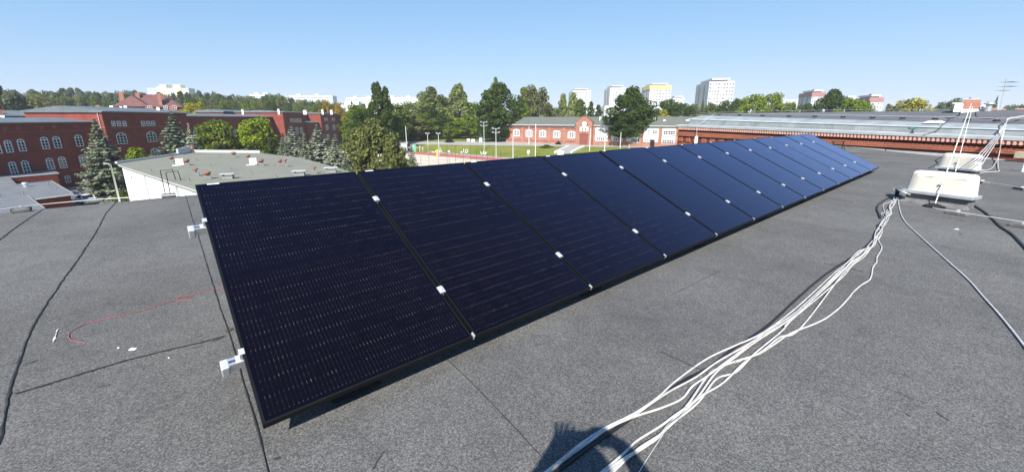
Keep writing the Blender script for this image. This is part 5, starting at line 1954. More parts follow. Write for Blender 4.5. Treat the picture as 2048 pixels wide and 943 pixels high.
hbox(MB(), aN0, aPor1, 0, -HD, HALL_Z - 1, ZE_).build('wall', M['brick_hall'], hall)
hbox(MB(), aPor1 + .01, aN1, 0, -HD, HALL_Z - 1, ZE_).build('white_wall', M['white_wall'], hall)
ZR_ = HF.hit(1180, 233.5, -HS * 8)[1]
mb = MB()
a0, a1 = aN0 - .5, aN1
mb.loft([[hp(a0, .55, ZE_ + .02), hp(a1, .55, ZE_ + .02)], [hp(a0, .55, ZE_ + .30), hp(a1, .55, ZE_ + .30)], [hp(a0, -8, ZR_), hp(a1, -8, ZR_)], [hp(a0, -HD - .5, ZE_ + .3), hp(a1, -HD - .5, ZE_ + .3)], [hp(a0, -HD - .5, ZE_), hp(a1, -HD - .5, ZE_)]])
mb.add([hp(a0, .55, ZE_ + .02), hp(a0, .55, ZE_ + .3), hp(a0, -8, ZR_), hp(a0, -HD - .5, ZE_ + .3), hp(a0, -HD - .5, ZE_)], [(0, 1, 2, 3, 4)])
mb.build('roof', M['roof_hall'], hall)
hbox(MB(), aN0 - .5, aPor0 - .3, .60, .72, ZE_ - .05, ZE_ + .22).build('gutter', M['gutter'], hall)
hbox(MB(), aPor1 + .6, aN1, .60, .72, ZE_ - .05, ZE_ + .22).build('gutter', M['gutter'], hall)
hbox(MB(), aN0, aPor0, .003, .14, ZE_ - 1.05, ZE_ - .72).build('string_course', M['brick_trim'], hall)
hbox(MB(), aN0, aPor0, .003, .10, ZE_ - .55, ZE_).build('frieze_board', M['gutter'], hall)
zpl = hz(1100, 281.5)
hbox(MB(), aN0, aPor0, .003, .12, zpl - .12, zpl + .10).build('sill_course', M['brick_trim'], hall)
wx = (1033, 1058.3, 1085.8, 1113.8, 1143.5)
for x in wx:
    dy = (x - 1058) * .035
    a_ = ha(x)
    z0, z1 = hz(x, 273.6 + dy), hz(x, 258.7 + dy)
    put_window(hall, hp(a_, .04, z0), HF.rotz if HS > 0 else HF.rotz + math.pi, 2.75, z1 - z0, 4, 4, .13, M['win_frame'], .22)
    mb = MB()
    n = 8
    for k in range(n):
        t0, t1 = -1 + 2 * k / n, -1 + 2 * (k + 1) / n
        f_ = lambda t: z1 - .36 + .36 * (1 - t * t)
        mb.hexa([hp(a_ + t0 * 1.6, .003, f_(t0) + .02), hp(a_ + t1 * 1.6, .003, f_(t1) + .02), hp(a_ + t1 * 1.6, .13, f_(t1) + .02), hp(a_ + t0 * 1.6, .13, f_(t0) + .02),
                 hp(a_ + t0 * 1.6, .003, f_(t0) + .32), hp(a_ + t1 * 1.6, .003, f_(t1) + .32), hp(a_ + t1 * 1.6, .13, f_(t1) + .32), hp(a_ + t0 * 1.6, .13, f_(t0) + .32)])
    mb.build('window_arch', M['brick_trim'], hall)
for x in (1046, 1072, 1099.5, 1128.5):
    a_ = ha(x)
    hbox(MB(), a_ - .45, a_ + .45, .004, .20, HALL_Z - .5, ZE_ - .8).build('pilaster', M['brick_hall'], hall)
# porch with crow-stepped gable
PO = 1.6
p0, p1 = ha(1152.5, PO), ha(1184, PO)
pm = (p0 + p1) / 2
zs = [hz(1168, y, PO) for y in (243.5, 240.5, 237.2, 234.0)]
pw = (p1 - p0) / 2
mb = MB()
hbox(mb, p0, p1, .003, PO, HALL_Z - 1, zs[0])
for z0, z1, fct in ((zs[0], zs[1], .82), (zs[1], zs[2], .60), (zs[2], zs[3], .36)):
    hbox(mb, pm - pw * fct, pm + pw * fct, PO - .55, PO, z0 + .0, z1)
mb.build('porch', M['brick_hall'], hall)
mb = MB()
for z_, f0, f1 in ((zs[0], 1.04, .80), (zs[1], .86, .58), (zs[2], .64, .34)):
    for sg_ in (-1, 1):
        x0, x1 = sorted((pm + sg_ * pw * f0, pm + sg_ * pw * f1))
        hbox(mb, x0, x1, PO - .6, PO + .06, z_ + .002, z_ + .22)
hbox(mb, pm - pw * .4, pm + pw * .4, PO - .6, PO + .06, zs[3] + .002, zs[3] + .25)
mb.build('gable_coping', M['brick_trim'], hall)
for sg_ in (-1, 1):
    hbox(MB(), pm + sg_ * pw * .86 - pw * .13, pm + sg_ * pw * .86 + pw * .13, PO + .003, PO + .16, HALL_Z - .5, zs[0] - .3).build('buttress', M['brick_hall'], hall)
# pale niche with clock and twin windows
zn0, zn1 = hz(1168, 262.5, PO), hz(1168, 243.3, PO)
mb = MB()
ring = []
nw = pw * .53
for k in range(13):
    t = k / 12
    x = nw * (1 - 2 * t)
    ring.append(hp(pm + x, PO + .02, zn1 - 1.5 + 1.5 * math.sqrt(max(0, 1 - (x / nw) ** 2))))
ring += [hp(pm - nw, PO + .02, zn0), hp(pm + nw, PO + .02, zn0)]
mb.add(ring, [tuple(range(len(ring)))])
mb.build('gable_niche', M['brick_trim'], hall)
hbox(MB(), pm - nw, pm + nw, PO + .022, PO + .05, zn0, zn0 + (zn1 - zn0) * .50).build('gable_panel', M['white_wall'], hall)
zc_ = hz(1168, 247.8, PO)
ck = MB()
ring = [hp(pm + 0.82 * math.cos(2 * math.pi * k / 24), PO + .10, zc_ + .82 * math.sin(2 * math.pi * k / 24)) for k in range(24)]
ck.add(ring, [tuple(range(24))])
ring0 = [hp(pm + 0.82 * math.cos(2 * math.pi * k / 24), PO + .02, zc_ + .82 * math.sin(2 * math.pi * k / 24)) for k in range(24)]
ck.loft([ring0, ring], 0, True)
clk = ck.build('clock', M['white_paint'], hall)
for ang, ln in ((1.2, .62), (2.6, .45)):
    hm = MB()
    dx, dz = math.cos(ang), math.sin(ang)
    c0_ = [hp(pm - dz * .04, PO + .115, zc_ + dx * .04), hp(pm + dz * .04, PO + .115, zc_ - dx * .04), hp(pm + dx * ln, PO + .115, zc_ + dz * ln)]
    hm.add(c0_, [(0, 1, 2)])
    h_ = hm.build('hand', M['brick_trim'], hall)
hand_objs = [o for o in hall.children if o.name.startswith('hand')]
for h_ in hand_objs:
    h_.parent = clk
for sg_ in (-1, 1):
    a_ = pm + sg_ * .42
    z0, z1 = hz(1168, 261.8, PO), hz(1168, 255.3, PO)
    put_window(hall, hp(a_, PO + .08, z0), HF.rotz if HS > 0 else HF.rotz + math.pi, .62, z1 - z0, 1, 1, 0, M['win_frame'], .08)
zd0, zd1 = HALL_Z + .02, hz(1167, 267.5, PO)
mb = MB()
ring = [hp(pm - 1.5, PO + .03, zd0), hp(pm + 1.5, PO + .03, zd0)] + [hp(pm + 1.5 * (1 - 2 * k / 8), PO + .03, zd1 - .5 + .5 * (1 - (1 - 2 * k / 8) ** 2)) for k in range(9)]
mb.add(ring, [tuple(range(len(ring)))])
dr_ = mb.build('door', M['door'], hall)
hbox(MB(), pm - 1.45, pm + 1.45, PO + .04, PO + .07, zd1 - 1.35, zd1 - 1.22).build('door_rail', M['brick_trim'], hall)
mb = MB()
for k in range(8):
    t0, t1 = -1 + 2 * k / 8, -1 + 2 * (k + 1) / 8
    f_ = lambda t: zd1 - .5 + .5 * (1 - t * t)
    mb.hexa([hp(pm + t0 * 1.75, PO + .003, f_(t0) + .02), hp(pm + t1 * 1.75, PO + .003, f_(t1) + .02), hp(pm + t1 * 1.75, PO + .16, f_(t1) + .02), hp(pm + t0 * 1.75, PO + .16, f_(t0) + .02),
             hp(pm + t0 * 1.75, PO + .003, f_(t0) + .38), hp(pm + t1 * 1.75, PO + .003, f_(t1) + .38), hp(pm + t1 * 1.75, PO + .16, f_(t1) + .38), hp(pm + t0 * 1.75, PO + .16, f_(t0) + .38)])
mb.build('door_arch', M['brick_trim'], hall)
# white office bays: brick plinth and pilasters, white fields with two rows of windows
hbox(MB(), aPor1 + .02, aN1, .004, .16, HALL_Z - .5, HALL_Z + 1.55).build('plinth', M['brick_hall'], hall)
for x in (1188, 1219.5, 1250.5, 1285, 1321.5, 1356, 1395):
    a_ = ha(x)
    hbox(MB(), a_ - .5, a_ + .5, .005, .26, HALL_Z - .5, ZE_ - .4).build('pilaster', M['brick_hall'], hall)
for x, y0, y1, n in ((1202, 257.5, 264.5, 3), (1202, 274, 281, 4), (1233, 258.5, 265, 3), (1236, 275.5, 282, 4), (1272, 277, 284, 4), (1300, 259.5, 266.5, 2), (1308, 260, 267.5, 3), (1297, 278, 283, 3), (1339, 261, 269.5, 5), (1338, 279.5, 287.5, 5), (1374, 262, 270, 5), (1374, 281, 289, 5)):
    a_ = ha(x)
    z0, z1 = hz(x, y1), hz(x, y0)
    put_window(hall, hp(a_, .05, z0), HF.rotz if HS > 0 else HF.rotz + math.pi, .72 * n, z1 - z0, n, 2, 0, M['win_frame'], .16)
    hbox(MB(), a_ - .45 * n, a_ + .45 * n, .004, .2, z0 - .2, z0 - .02).build('sill', M['gutter'], hall)
a_ = ha(1307)
z0, z1 = hz(1307, 291), hz(1307, 279)
hbox(MB(), a_ - .7, a_ + .7, .17, .22, HALL_Z - .2, z1).build('side_door', M['black'], hall)
for x, y0, y1, w in ((1200.5, 233, 239, 3.2), (1308, 234, 240, 6.5), (1306.5, 243, 249, 4.5), (1328.5, 239.5, 246, 5), (1375, 239.5, 241, 7)):
    roof_stack(x, y0, y1, w, HF.hit(x, 240, -HS * 4)[2], hall, M['white_wall'], 'roof_vent', 1.2)

def at_ground(px, py, it=8):
    """Point of the terrain seen at a photo pixel."""
    z = 3.0
    for _ in range(30):
        p = P(px, py, z)
        z = .5 * z + .5 * gh(p.x, p.y)
    return Vector((p.x, p.y, gh(p.x, p.y)))


# steps up the bank and small garden walls
def gz(p, dz=0):
    return Vector((p.x, p.y, gh(p.x, p.y) + dz))


sB, sT = at_ground(1126, 306), at_ground(1153, 293.8)
st = thing('stone_steps', gz(sB), 'pale stone steps climbing the grass bank towards the hall door', 'steps')
mb = MB()
across = ltd
for k in range(12):
    t = k / 11
    c_ = Vector((sB.x, sB.y, 0)).lerp(Vector((sT.x, sT.y, 0)), t)
    z_ = gh(c_.x, c_.y) + .12
    fwd_ = (Vector((sT.x, sT.y, 0)) - Vector((sB.x, sB.y, 0))).normalized()
    w_ = 2.0
    q_ = [c_ - across * w_ - fwd_ * .75, c_ + across * w_ - fwd_ * .75, c_ + across * w_ + fwd_ * .75, c_ - across * w_ + fwd_ * .75]
    mb.hexa([Vector((p.x, p.y, z_ - .5)) for p in q_] + [Vector((p.x, p.y, z_ + .01 * k)) for p in q_])
mb.build('flight', M['concrete'], st)
for sg_, w_ in ((-1, 2.4), (1, 2.4)):
    mb = MB()
    for k in range(11):
        c0_ = Vector((sB.x, sB.y, 0)).lerp(Vector((sT.x, sT.y, 0)), k / 11) + across * sg_ * w_
        c1_ = Vector((sB.x, sB.y, 0)).lerp(Vector((sT.x, sT.y, 0)), (k + 1) / 11) + across * sg_ * w_
        z0_, z1_ = gh(c0_.x, c0_.y), gh(c1_.x, c1_.y)
        n_ = across * .22
        mb.hexa([Vector((p.x, p.y, z - .3)) for p, z in ((c0_ - n_, z0_), (c1_ - n_, z1_), (c1_ + n_, z1_), (c0_ + n_, z0_))] + [Vector((p.x, p.y, z + .5)) for p, z in ((c0_ - n_, z0_), (c1_ - n_, z1_), (c1_ + n_, z1_), (c0_ + n_, z0_))])
    mb.build('string_wall', M['white_wall'], st)


def dist_of(p, px, py):
    return (p - EYE).y / ray(px, py).y


def upright(name, px, pyb, pyt, r, mat, label, cat, pxt=None, group=None, arms=()):
    b_ = at_ground(px, pyb)
    s_ = dist_of(b_, px, pyb)
    zt_ = zat(pyt, s_)
    t = thing(name, b_, label, cat, group)
    MB().tube([b_, Vector((b_.x, b_.y, zt_))], [r * 1.15, r * .8], 6).build('pole', mat, t)
    return t, b_, zt_, s_


for px, pb_, pt2, l_, lamps in ((968.5, 301, 244.5, 'tall floodlight mast with crossbar in front of the big dark tree', 2), (992.3, 316, 257, 'floodlight mast with two crossbars right of the tall one', 2),
                                (814.5, 306, 252, 'plain tall pale pole beside the blue tarpaulin', 0), (857, 308, 267, 'pale floodlight pole left of the yellow post', 1), (878.5, 312, 267, 'pale floodlight pole right of the yellow post', 1),
                                (1026, 318, 271.5, 'thick pale pole without arms at the near end of the court', 0)):
    t, b_, zt_, s_ = upright('floodlight_mast', px, pb_, pt2, .10 if lamps != 0 else .13, M['pole'], l_, 'mast')
    for k in range(lamps):
        z_ = zt_ - k * 1.1
        hw = 1.0 if lamps == 2 else .5
        ax_ = ltd * hw
        c_ = Vector((b_.x, b_.y, z_))
        MB().tube([c_ - ax_, c_ + ax_], .05, 5).build('crossbar', M['pole'], t)
        for sg_ in (-1, 1):
            T = Matrix.Translation(c_ + ax_ * sg_ * .9) @ Matrix.Rotation(.5, 4, 'X')
            MB().box(-.26, .26, -.14, .14, .04, .30, T).build('floodlight', M['galv'], t)
for px, pb_, pt2, l_ in ((1070.5, 313, 247.5, 'white flagpole on the lawn in front of the hall windows, tallest'), (1057.8, 288.5, 252, 'white flagpole close to the hall wall at its leftmost lit window'), (1179, 302, 256, 'white flagpole right of the hall porch'),
                         (1209, 301.5, 281, 'short pale lamp pole below the first white bay'), (1240, 296.5, 264, 'grey lamp pole standing before the shaded white bay')):
    upright('flag_pole', px, pb_, pt2, .09, M['white_paint'], l_, 'pole')

# high ball-stop fence of the court: posts and a thin wire mesh
fl0, fl1 = P(846, 331, COURT_Z), P(1010, 322, COURT_Z)
fe = thing('court_fence', fl0, 'tall thin dark posted ball fence along the near side of the sports court', 'fence')
for i, (x, yt_) in enumerate(((842, 312), (858, 290), (876.5, 313), (894.5, 290), (898.5, 314), (911.5, 290), (927, 297), (941.5, 289), (953.5, 297), (964.5, 297), (975, 302), (986, 300), (1002, 304))):
    t_ = (x - 846) / (1010 - 846)
    b_ = fl0.lerp(fl1, t_)
    s_ = dist_of(b_, x, 325)
    bx = P(x, 325, s=s_)
    MB().tube([Vector((bx.x, bx.y, COURT_Z)), Vector((bx.x, bx.y, zat(yt_, s_)))], .04, 5).build('post', M['pole_dark'], fe)
mb = MB()
for z_ in (1.1, 3.6):
    mb.tube([fl0 + Vector((0, 0, z_)), fl1 + Vector((0, 0, z_))], .018, 4)
mb.build('rail', M['pole_dark'], fe)
# small goal frames
for x0, x1, yb, yt_, l_ in ((914, 921.5, 322, 316.5, 'small low metal frame on the court'), (926, 938, 322, 315.5, 'small goal frame on the court right of the low frame')):
    p0_, p1_ = P(x0, yb, COURT_Z + .03), P(x1, yb, COURT_Z + .03)
    h_ = zat(yt_, dist_of(p0_, x0, yb)) - COURT_Z
    t = thing('goal_frame', p0_, l_, 'goal')
    up_ = Vector((0, 0, h_))
    MB().tube([p0_, p0_ + up_, p1_ + up_, p1_], .05, 5).build('frame', M['galv'], t)
# yellow post with arm
b_ = P(883 - 8.5, 314, COURT_Z)
t = thing('yellow_post', b_, 'yellow post with a slanting arm at the edge of the running track', 'post')
s_ = dist_of(b_, 874.5, 314)
MB().tube([b_, P(874.5, 299, s=s_)], .16, 6).build('post', M['yellow'], t)
MB().tube([P(874.5, 299.5, s=s_), P(869.5, 304, s=s_), P(864, 303.5, s=s_)], .12, 6).build('arm', M['yellow'], t)


# white painted ornaments standing on the bank
def ornament(px, py, hpx, shapes, label, cat='garden ornament'):
    b_ = at_ground(px, py)
    s_ = dist_of(b_, px, py)
    k = s_ / F_PX
    t = thing('bank_ornament', b_, label, cat, 'white ornaments on the grass bank')
    e_ = ltd
    for pts, r in shapes:
        MB().tube([b_ + e_ * (x * k) + Vector((0, 0, z * k + .05)) for x, z in pts], r * k, 5).build('frame', M['white_paint'], t)
    return t


ornament(842.5, 301.5, 11, [([(-4.5, 9), (-2, 9.3), (-2.6, 5), (-4.2, 1), (0, .3), (4, .8), (2.4, 5), (4.8, 8)], .55)], 'white bell shaped ornament frame at the left end of the bank')
ornament(881.5, 304, 9, [([(-3, 0), (-.3, 8), (2.5, 0), (-3, .2)], .55), ([(-4.5, 1.5), (3, 1.2)], .4)], 'white triangular ornament frame beside the pale floodlight pole')
ornament(930, 306.5, 10, [([(-2, 9), (-3, 1.5), (1.5, 1), (2, 7.5), (5.5, 7.5), (6, 2), (3, .2), (1.4, 2)], .6), ([(-9, 1), (-6.5, 3.5), (-4.6, 1), (-9, 1)], .5)], 'white rounded square ornament with a small ring beside it')
ornament(967, 310.5, 11, [([(-6, 7), (-4.5, 3), (-3, .5), (-1, 3), (.3, 9.5), (1, 2.5), (3, .3), (4.5, 3), (7.5, 6)], .6), ([(3, 8), (4.4, 5), (2, 3.5)], .5)], 'white crown shaped ornament in front of the tall floodlight mast')
c_ = at_ground(897.8, 297)
ob = MB().lathe(c_, [(.35, 0), (.38, .35), (.2, .55), (0, .6)], 10).build('white_stone', M['white_paint'], origin=c_, smooth=True)
tag(ob, 'small white painted stone at the foot of the lone dark conifer', 'stone')
c_ = at_ground(1056.5, 311)
t = thing('notice_box', c_, 'white square box on a grey plinth on the lawn by the tallest flagpole', 'box')
k = dist_of(c_, 1056.5, 311) / F_PX
MB().box(-2.2 * k, 2.2 * k, -1.5 * k, 1.5 * k, 0, 4.5 * k, Matrix.Translation(c_)).build('plinth', M['concrete'], t)
bevel(MB().box(-2.3 * k, 2.3 * k, -1.6 * k, 1.6 * k, 4.5 * k, 10.5 * k, Matrix.Translation(c_)).build('box', M['white_paint'], t), .05)
c_ = at_ground(1119, 309)
t = thing('garden_wall', c_, 'low white garden wall left of the stone steps', 'wall')
k = dist_of(c_, 1119, 309) / F_PX
T = Matrix.Translation(c_) @ Matrix.Rotation(math.atan2(ltd.y, ltd.x), 4, 'Z')
MB().box(-4 * k, 8 * k, -1.5 * k, 1.5 * k, -.3, 8 * k, T).build('wall', M['white_wall'], t)
MB().box(-4.4 * k, 8.4 * k, -1.9 * k, 1.9 * k, 8.01 * k, 8.8 * k, T).build('coping', M['concrete'], t)
c_ = at_ground(1258, 299)
t = thing('stone_monument', c_, 'pale upright stone with pointed top under the big maple', 'monument')
k = dist_of(c_, 1258, 299) / F_PX
MB().lathe(c_, [(2.6 * k, 0), (2.4 * k, 6 * k), (1.4 * k, 10 * k), (0, 11 * k)], 6).build('stone', M['concrete'], t)
# notice boards at the path under the trees
for x, y0, y1, w, l_, mt in ((937, 277.5, 282.5, 6, 'left white notice board at the path under the bright trees', 'white_paint'), (946, 278, 283, 6.5, 'right white notice board at the path under the bright trees', 'white_paint'), (961.5, 275.5, 283.5, 6, 'pale blue poster board beside the tall floodlight mast', None)):
    b_ = at_ground(x, 287.5)
    s_ = dist_of(b_, x, 287.5)
    t = thing('notice_board', b_, l_, 'sign board')
    mb = MB()
    cbox(mb, x - w / 2, x + w / 2, y0, y1, .12, s=s_)
    if mt is None:
        if 'board_blue' not in M:
            M['board_blue'] = simple('pale_blue_board', (0.45, 0.72, 0.82), .5, var=.1)
        mb.build('board', M['board_blue'], t)
    else:
        mb.build('board', M[mt], t)
    for sg_ in (-1, 1):
        q_ = P(x + sg_ * w * .4, y1, s=s_)
        MB().tube([Vector((q_.x, q_.y, b_.z - .1)), q_], .06, 5).build('leg', M['pole'], t)
# blue tarpaulin, grey booth and green sheet at the left end of the court
c_ = at_ground(798, 306)
s_ = dist_of(c_, 798, 306)
t = thing('grey_booth', c_, 'small grey booth with flat roof behind the blue tarpaulin', 'booth')
cbox(MB(), 792, 813, 287, 300, 3.0, s=s_ + 4).build('wall', M['gutter'], t)
cbox(MB(), 790.5, 816, 284.5, 286.9, 3.6, s=s_ + 4, push=-.3).build('roof', M['chimney_grey'], t)
rr = random.Random(5)
mb = MB()
rows = []
for i in range(8):
    row = []
    for j in range(14):
        u_, w_ = j / 13, i / 7
        p = P(783 + 32 * u_, 305, s=s_ - 1 + 4 * w_)
        z_ = zat(303.8 - 5 * math.sin(math.pi * min(1, w_ * 1.2) / 2) * (.5 + .5 * u_), s_ + 1) + rr.uniform(-.12, .12)
        row.append((p.x, p.y, z_))
    rows.append(row)
tp_ = mb.loft(rows).build('tarpaulin', M['blue_tarp'], origin=c_, smooth=True)
tag(tp_, 'bright blue tarpaulin heap beyond the small blue spruce', 'tarpaulin')
c_ = at_ground(829, 304)
s_ = dist_of(c_, 829, 304)
t = thing('green_panel', c_, 'upright green sheet panel at the left end of the running track', 'panel')
mb = MB()
ring = [P(x, y, s=s_) for x, y in ((827.5, 303), (827, 293), (828, 289), (830, 288), (832, 292), (832, 304))]
dv = Vector((.0, .3, 0))
n = len(ring)
mb.add(ring + [p + dv for p in ring], [tuple(range(n)), tuple(range(n, 2 * n))[::-1]] + [(i, (i + 1) % n, n + (i + 1) % n, n + i) for i in range(n)])
mb.build('sheet', M['green_sheet'], t)


# ------------------------------------------------------------------ far white blocks and towers
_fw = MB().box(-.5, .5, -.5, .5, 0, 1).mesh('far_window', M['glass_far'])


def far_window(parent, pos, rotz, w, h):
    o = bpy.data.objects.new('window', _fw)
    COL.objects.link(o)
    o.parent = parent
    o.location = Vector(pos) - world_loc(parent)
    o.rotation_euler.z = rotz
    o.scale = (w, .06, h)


def tower(xc, xl, xr, yt, yb, s, label, mat='tower_white', side='tower_grey', band=None, floors=11, cols=8, pent=True, rng=1, depth=14, face_az=None):
    """Panel block: front face from xl..xr, a shaded side face from xc..xl (xc < xl) when given."""
    az = 96 if face_az is None else face_az
    fB = P(xl, yb, s=s)
    f = Frame(fB, az)
    zt_ = zat(yt, s, xl)
    a1 = f.hit(xr, yt)[0]
    sgn = -1 if f.o.dot(Vector((fB.x, fB.y, 0))) > 0 else 1
    t = thing('tower_block', f.pt(a1 / 2, 0, 0), label, 'apartment block')
    z0 = 2.0
    dep = depth
    if xc is not None:
        # depth so that the side face shows from xc to xl
        for dep in [d * .5 for d in range(8, 90)]:
            q_ = f.pt(0, -sgn * dep, zt_) - EYE
            zc = q_.y * _c - q_.z * _s
            if 1024 + F_PX * q_.x / zc <= xc:
                break
    mb = MB()
    hp_ = lambda a, o, z: f.pt(a, sgn * o, z)

    def bx(mb, a0, a1, o0, o1, z0, z1):
        return mb.hexa([hp_(a0, o0, z0), hp_(a1, o0, z0), hp_(a1, o1, z0), hp_(a0, o1, z0), hp_(a0, o0, z1), hp_(a1, o0, z1), hp_(a1, o1, z1), hp_(a0, o1, z1)])
    bx(mb, 0, a1, 0, -dep, z0, zt_)
    mb.build('wall', M[mat], t)
    if pent:
        bx(MB(), a1 * .18, a1 * .80, -dep * .15, -dep * .85, zt_ + .01, zt_ + 1.2).build('penthouse', M['chimney_grey'], t)
        bx(MB(), a1 * .12, a1 * .84, -dep * .05, -dep * .92, zt_ + 1.21, zt_ + 2.4).build('penthouse_roof', M[mat], t)
        bx(MB(), a1 * .42, a1 * .52, -dep * .3, -dep * .5, zt_ + 2.41, zt_ + 3.4).build('roof_hut', M['chimney_grey'], t)
    if band:
        bx(MB(), -.05, a1 + .05, .02, .35, zt_ - 3.2, zt_ + .25).build('cornice_band', M[band], t)
        bx(MB(), -.35, -.02, .3, -dep, zt_ - 3.2, zt_ + .25).build('cornice_band', M[band], t)
    r_ = random.Random(rng)
    fh = (zt_ - 4 - z0) / max(floors, 1)
    fh = 2.75
    w_ = a1 / cols
    for kx in range(cols):
        # each window column is one glazed strip part broken by spandrels
        hw = w_ * r_.choice((.16, .22, .30))
        for ky in range(floors):
            z1_ = zt_ - (4.0 if band else 1.6) - ky * fh
            if r_.random() < .14:
                continue
            a_ = (kx + .5) * w_
            far_window(t, hp_(a_, .04, z1_ - 1.35), f.rotz, 2 * hw, 1.35)
    if xc is not None:
        for fr_ in (.25, .62):
            bx(MB(), -.06, -.02, -dep * fr_, -dep * (fr_ + .14), z0, zt_ - 2).build('loggia_strip', M[side], t)
        for ky in range(floors):
            z1_ = zt_ - 2.2 - ky * fh
            far_window(t, hp_(-.04, -dep * .89, z1_ - 1.3), f.rotz + math.pi / 2, dep * .07, 1.3)
    return t


tower(1137, 1143, 1182, 182, 240, 470, 'leftmost white tower block above the hall roof', rng=2, floors=8, cols=6, face_az=92)
tower(1209, 1216.5, 1252, 176.5, 240, 430, 'white tower block half hidden by the round maple', rng=3, floors=9, cols=6, face_az=92)
tower(1284, 1296, 1343, 172.5, 225, 400, 'tower block with yellow top band right of the round maple', band='tower_yellow', rng=4, floors=8, cols=7, face_az=93)
tower(None, 1344, 1369, 196, 220, 520, 'small pale block just right of the yellow banded tower', rng=5, floors=4, cols=5, face_az=95)
tower(1393, 1412, 1470, 164, 225, 330, 'largest white tower block with dark shaded side face', rng=6, floors=10, cols=9, face_az=100)
tower(1599, 1618, 1652, 186, 225, 360, 'low pale block with dull red top band at right of the tower group', band='tower_red', rng=7, floors=5, cols=5, face_az=100)
tower(1711, 1734, 1768, 196, 225, 330, 'white block with dull red cornice farther right above the grey roof', band='tower_red', rng=8, floors=5, cols=5, face_az=104)
tower(None, 1552, 1600, 200, 220, 520, 'low pale block between the bright trees and the red banded block', rng=9, floors=3, cols=8, pent=False, face_az=95)
tower(None, 1208, 1245, 211.5, 240, 300, 'lower white block with few windows below the tower beside the maple', rng=10, floors=6, cols=4, pent=False, face_az=92)
tower(None, 1165, 1207, 212, 240, 330, 'low white block behind the two dark poplars', rng=11, floors=6, cols=4, pent=False, face_az=92)
tower(None, 1122, 1140, 218, 240, 380, 'low pale block left of the leftmost tower', rng=12, floors=4, cols=3, pent=False)
tower(None, 1692, 1712, 192, 215, 420, 'pale block with flat roof behind the large dark tree at right', rng=13, floors=4, cols=3, pent=False)


def slab(x0, x1, yt0, yt1, yb, s, label, rng, cols=20, floors=4, mat='tower_white'):
    p0_, p1_ = P(x0, yb, s=s), P(x1, yb, s=s)
    f = Frame(p0_, math.degrees(math.atan2(p1_.x - p0_.x, p1_.y - p0_.y)))
    L_ = (Vector((p1_.x, p1_.y, 0)) - Vector((p0_.x, p0_.y, 0))).length
    sgn = -1 if f.o.dot(Vector((p0_.x, p0_.y, 0))) > 0 else 1
    z_ = (zat(yt0, s) + zat(yt1, s)) / 2
    t = thing('slab_block', f.pt(L_ / 2, 0, 0), label, 'apartment block')
    mb = MB()
    g_ = lambda a, o, z: f.pt(a, sgn * o, z)

    def bx(mb, a0, a1, o0, o1, z0, z1):
        return mb.hexa([g_(a0, o0, z0), g_(a1, o0, z0), g_(a1, o1, z0), g_(a0, o1, z0), g_(a0, o0, z1), g_(a1, o0, z1), g_(a1, o1, z1), g_(a0, o1, z1)])
    bx(mb, 0, L_, 0, -12, 1, z_)
    mb.build('wall', M[mat], t)
    r_ = random.Random(rng)
    for k in range(cols):
        for j in range(floors):
            if r_.random() < .15:
                continue
            far_window(t, g_((k + .5) * L_ / cols, .04, z_ - 3.2 - j * 2.8), f.rotz, 1.6, 1.4)
    for a_ in (.2, .6):
        bx(MB(), L_ * a_, L_ * a_ + 5, -3, -8, z_ + .01, z_ + 2.0).build('roof_hut', M['white_paint'], t)
    return t, bx, L_, z_


t, bx, L_, z_ = slab(299, 381, 176, 177.5, 200, 560, 'long white slab block with two yellow stair towers above the far wood', 21)
M['cream_y'] = simple('pale_yellow_facade', (0.85, 0.80, 0.42), .8, var=.03)
for k in (.32, .66):
    bx(MB(), L_ * k, L_ * k + 9, .5, -9, 1, z_ + 4.2).build('stair_tower', M['cream_y'], t)
slab(502, 545, 188.5, 190, 215, 520, 'white slab block behind the wood left of the golden trees', 22, 10)
slab(575, 668, 187, 196.5, 220, 500, 'long white slab block above the wood behind the golden trees', 23, 22)
slab(694, 760, 195.5, 196, 220, 560, 'white slab block left of the tall poplar pair', 24, 14)
slab(765, 846, 194.5, 195.5, 220, 560, 'white slab block right of the tall poplar pair', 25, 16)
slab(682, 712, 209.5, 209.5, 226, 260, 'low white building with flat roof behind the far barracks pavilion', 26, 5, 2)

# ------------------------------------------------------------------ trees
rng = np.random.default_rng(12)


def leaf_quads(centers, normals, size, jitter=0.55, aspect=1.5, droop=0.0):
    """One small four-cornered leaf spray per centre, facing roughly along its normal."""
    n = len(centers)
    nr = normals + rng.normal(size=(n, 3)) * jitter
    nr /= np.linalg.norm(nr, axis=1)[:, None]
    ref = rng.normal(size=(n, 3))
    t = np.cross(nr, ref)
    t /= np.linalg.norm(t, axis=1)[:, None] + 1e-9
    b = np.cross(nr, t)
    s = size * rng.uniform(.6, 1.35, size=(n, 1))
    t = t * s * aspect / 2
    b = b * s / 2
    c = centers
    bend = nr * s * .18
    v = np.stack([c - t, c + b - bend * .3, c + t - bend, c - b - bend * .3], axis=1).reshape(-1, 3)
    return v


def quads_mesh(name, v, mat):
    n = len(v) // 4
    me = bpy.data.meshes.new(name)
    me.vertices.add(len(v))
    me.vertices.foreach_set("co", v.astype(np.float32).ravel())
    me.loops.add(4 * n)
    me.loops.foreach_set("vertex_index", np.arange(4 * n, dtype=np.int32))
    me.polygons.add(n)
    me.polygons.foreach_set("loop_start", np.arange(0, 4 * n, 4, dtype=np.int32))
    me.polygons.foreach_set("loop_total", np.full(n, 4, dtype=np.int32))
    me.materials.append(mat)
    me.update(calc_edges=True)
    return me


